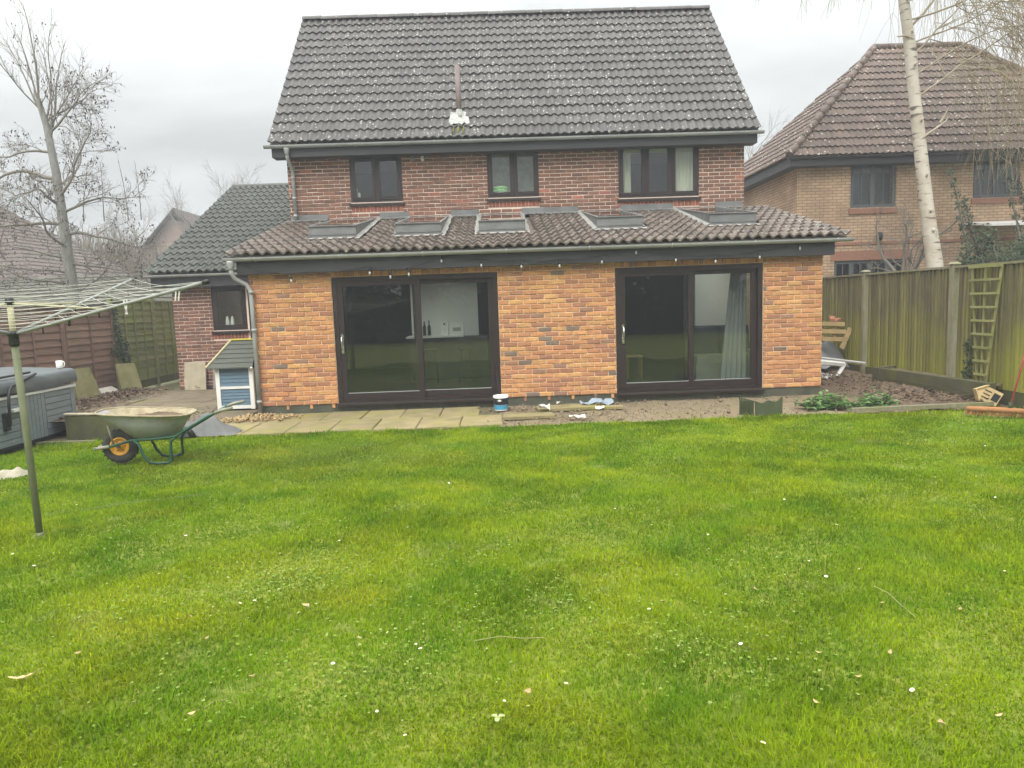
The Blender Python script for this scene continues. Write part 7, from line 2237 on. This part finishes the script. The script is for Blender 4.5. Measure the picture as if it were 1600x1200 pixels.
def lawn_bits():
    rnd = np.random.default_rng(15)
    # clover and moss patches
    C = []
    for k in range(46):
        d = rnd.uniform(2.6, 9.3); c = np.array([CAM[0] + rnd.uniform(-.75, .75) * d, CAM[1] + d])
        if c[0] < -2: continue
        m = int(rnd.integers(40, 170)); r = rnd.uniform(.12, .42)
        C.append(c + rnd.normal(0, 1, (m, 2)) * np.array([r, r * .8]))
    C = np.concatenate(C); C = C[C[:, 1] < -2.0]; n = len(C)
    a = rnd.uniform(0, 2 * PI, n); s = rnd.uniform(.005, .011, n); h = lawn_z(C[:, 0], C[:, 1]) + rnd.uniform(.010, .030, n)
    p = np.stack([C[:, 0], C[:, 1], h], -1)
    V = []
    for k in range(6):
        t = a + k * PI / 3; rr = s * (1 if k % 2 else .75)
        V.append(p + np.stack([np.cos(t) * rr, np.sin(t) * rr, rnd.uniform(-.3, .3, n) * rr], -1))
    V = np.stack(V, 1).reshape(-1, 3)
    F = np.arange(n * 6).reshape(-1, 6)
    o = np_mesh('clover', V, F, 'clover', tone=rnd.random(n) * .99 + .001); o['kind'] = 'stuff'
    # daisies
    m = MB()
    for k in range(9):
        t = 2 * PI * k / 9; c, s = math.cos(t), math.sin(t); w = .0035
        m.quad((c * .003 - s * w, s * .003 + c * w, .030), (c * .003 + s * w, s * .003 - c * w, .030), (c * .013 + s * w, s * .013 - c * w, .033), (c * .013 - s * w, s * .013 + c * w, .033))
    m.mi = 1; m.lathe((0, 0, .029), [(.005, 0), (.0045, .004), (.001, .006)], 7)
    m.mi = 2; m.tube([(0, 0, -.03), (.002, 0, .029)], .0012, 3, cap=False)
    dm = m.mesh('daisy', ['daisy', 'daisy_y', 'clover'])
    px = [(478, 948), (372, 948), (396, 944), (205, 925), (355, 906), (650, 1010), (658, 1016), (735, 1013), (786, 1096), (826, 1108), (589, 1110), (820, 1058), (884, 1073), (635, 1150), (520, 1040), (1291, 1018), (1430, 1087), (1160, 1012), (1135, 935), (1192, 965), (1290, 904), (1262, 881), (1343, 896), (1510, 978), (1521, 944), (1570, 902), (1556, 780), (1396, 776), (1410, 752), (1461, 749), (1225, 785), (1240, 784), (1306, 826), (1015, 960), (1034, 947), (1072, 918), (1190, 1170), (190, 830), (61, 890), (85, 892), (52, 893), (250, 904), (352, 820), (378, 831), (120, 790), (290, 840), (1108, 838), (578, 838), (555, 845), (530, 850), (640, 830), (1318, 780), (960, 800), (700, 760), (1540, 700), (1380, 703), (1368, 705), (1400, 702), (22, 870), (170, 815), (470, 960), (610, 990)]
    for i, (u, v) in enumerate(px):
        if i % 4 == 3: continue
        q = lawn_point(u, v)
        o = bpy.data.objects.new('daisy', dm); COL.objects.link(o)
        o.location = q; o.rotation_euler = (rnd.uniform(-.5, .1), rnd.uniform(-.3, .3), rnd.uniform(0, 6)); k = rnd.uniform(.5, .85); o.scale = (k, k, 1)
        row = 'far lawn close to the house' if v < 800 else ('middle of the lawn' if v < 960 else 'near part of the lawn')
        ref = 'below the wheelbarrow' if u < 420 else ('below the kitchen glass door' if u < 780 else ('below the sitting room door' if u < 1250 else 'below the tall fence'))
        tag(o, 'tiny white daisy in the ' + row + ' ' + ref, 'daisy', 'daisies in the ' + row + ' ' + ref)
    # fallen leaves
    def leaf_mesh(L, W, curl, lobes=0):
        m = MB(); n = 8
        for i in range(n + 1):
            f = i / n; w = W * math.sin(PI * min(1, f * .96 + .04)) ** .8 * (1 + (.25 * math.sin(f * 22) if lobes else 0))
            z = curl * (f - .5) ** 2 * 4
            m.v += [((f - .5) * L, -w, z + .35 * w), ((f - .5) * L, 0, z), ((f - .5) * L, w, z + .35 * w)]
        for i in range(n):
            a = i * 3; m.face((a, a + 3, a + 4, a + 1)); m.face((a + 1, a + 4, a + 5, a + 2))
        return m.mesh('fallen_leaf', 'tan_leaf')
    big, sm1, sm2 = leaf_mesh(.13, .022, .025, 1), leaf_mesh(.032, .008, .008), leaf_mesh(.042, .014, .012, 1)
    def leaf(me, u, v, label, group=None, rz=0.0):
        o = bpy.data.objects.new('fallen_leaf', me); COL.objects.link(o)
        o.location = lawn_point(u, v) + Vector((0, 0, .032)); o.rotation_euler = (rnd.uniform(-.25, .25), rnd.uniform(-.25, .25), rz)
        tag(o, label, 'leaf', group)
    leaf(big, 40, 1072, 'long curled tan leaf lying on the grass below the dryer post', None, .25)
    leaf(sm2, 478, 950, 'round tan leaf beside a cluster of daisies on the open lawn', None, .2)
    leaf(sm2, 1470, 1143, 'orange tan leaf on the lawn well below the broom', None, 1.2)
    leaf(sm2, 824, 1085, 'pinkish tan leaf in the lower middle of the lawn', None, 1.0)
    for i, (u, v) in enumerate([(123, 1032), (298, 972), (323, 1006), (395, 1062), (300, 1125), (1560, 1130), (1280, 1030), (1377, 950), (1275, 1110), (1340, 1070), (1180, 925), (1030, 670), (985, 738), (1235, 690), (420, 672), (690, 672), (1445, 690), (1500, 960), (1390, 1030), (560, 1000)]):
        where = ('near the house' if v < 800 else ('in mid lawn' if v < 1000 else 'low on the lawn')) + (' below the wheelbarrow' if u < 420 else (' below the kitchen door' if u < 900 else ' below the fence side'))
        leaf(sm1, u, v, 'small curled pale brown leaf ' + where, 'small leaves ' + where, rnd.uniform(0, 6))
    # a pale three-leaved sprig
    t = thing('clover_sprig', lawn_point(778, 1128), 'pale three leaved sprig standing out in the lower lawn', 'sprig')
    c = lawn_point(778, 1128)
    for k in range(3):
        a = k * 2.1 + .4; m = MB(); d = Vector((math.cos(a), math.sin(a), 0)); s = Vector((-d.y, d.x, 0)); b = c + Vector((0, 0, .045))
        pts = [b, b + d * .012 + s * .011 + Vector((0, 0, .004)), b + d * .028 + s * .008, b + d * .031, b + d * .028 - s * .008, b + d * .012 - s * .011 + Vector((0, 0, .004))]
        m.prism(pts, (0, 0, 0), (0, 0, .0012)); m.build('leaflet', 'pale_leaf', t)
    m = MB(); m.tube([c + Vector((0, 0, -.02)), c + Vector((0, 0, .045))], .002, 4); m.build('stalk', 'clover', t)
    # twigs on the grass
    for k, (u, v, u2, v2, lab) in enumerate(((1365, 925, 1430, 975, 'thin bent straw stem lying across the right hand lawn'), (740, 1006, 850, 1003, 'long dry straw lying in the middle of the lawn'), (320, 1118, 357, 1103, 'short broken twig among the grass below the barrow'), (130, 800, 330, 775, 'long thin dark stem lying by the dryer post'))):
        a, b = lawn_point(u, v) + Vector((0, 0, .04)), lawn_point(u2, v2) + Vector((0, 0, .042))
        m = MB(); m.tube([a, a.lerp(b, .35) + Vector((.01, .012, .012)), a.lerp(b, .7) + Vector((0, -.01, .006)), b], .0014, 4); tag(m.build('dry_stem', 'straw' if k < 3 else 'twig', loc=a), lab, 'stem')

def lawn_point(u, v):
    """where the sight line through a point of the reference view meets the lawn (used only to read positions off the survey)"""
    M_ = SC.camera.matrix_world
    d = M_.to_3x3() @ Vector(((u - 800) / 1109.0, -(v - 600) / 1109.0, -1))
    o = M_.translation
    t = (-.03 - o.z) / d.z
    p = o + d * t
    p.z = float(lawn_z(p.x, p.y))
    return p
MAT['pale_leaf'] = M('pale_sprig_leaf', (0.36, 0.38, 0.16), (0.25, 0.3, 0.12), scale=30, rough=0.6)
lawn_bits()

# ------------------------------------------------------------------ thin haze volume, added to imitate the veil of lens glare and distant fading
def haze(density=0.0034):
    m = bpy.data.materials.new('glare_haze')
    m.use_nodes = True
    nt = m.node_tree
    nt.nodes.clear()
    out = nt.nodes.new('ShaderNodeOutputMaterial')
    v = nt.nodes.new('ShaderNodeVolumePrincipled')
    v.inputs['Color'].default_value = (0.93, 0.96, 1.0, 1)
    v.inputs['Density'].default_value = density
    v.inputs['Anisotropy'].default_value = 0.0
    nt.links.new(v.outputs[0], out.inputs['Volume'])
    MAT['glare_haze'] = m
    b = MB()
    b.box(-420, 420, -420, 620, -1.2, 18.5)
    o = b.build('haze', 'glare_haze', loc=(0, 0, 0))
    o['kind'] = 'stuff'
haze()
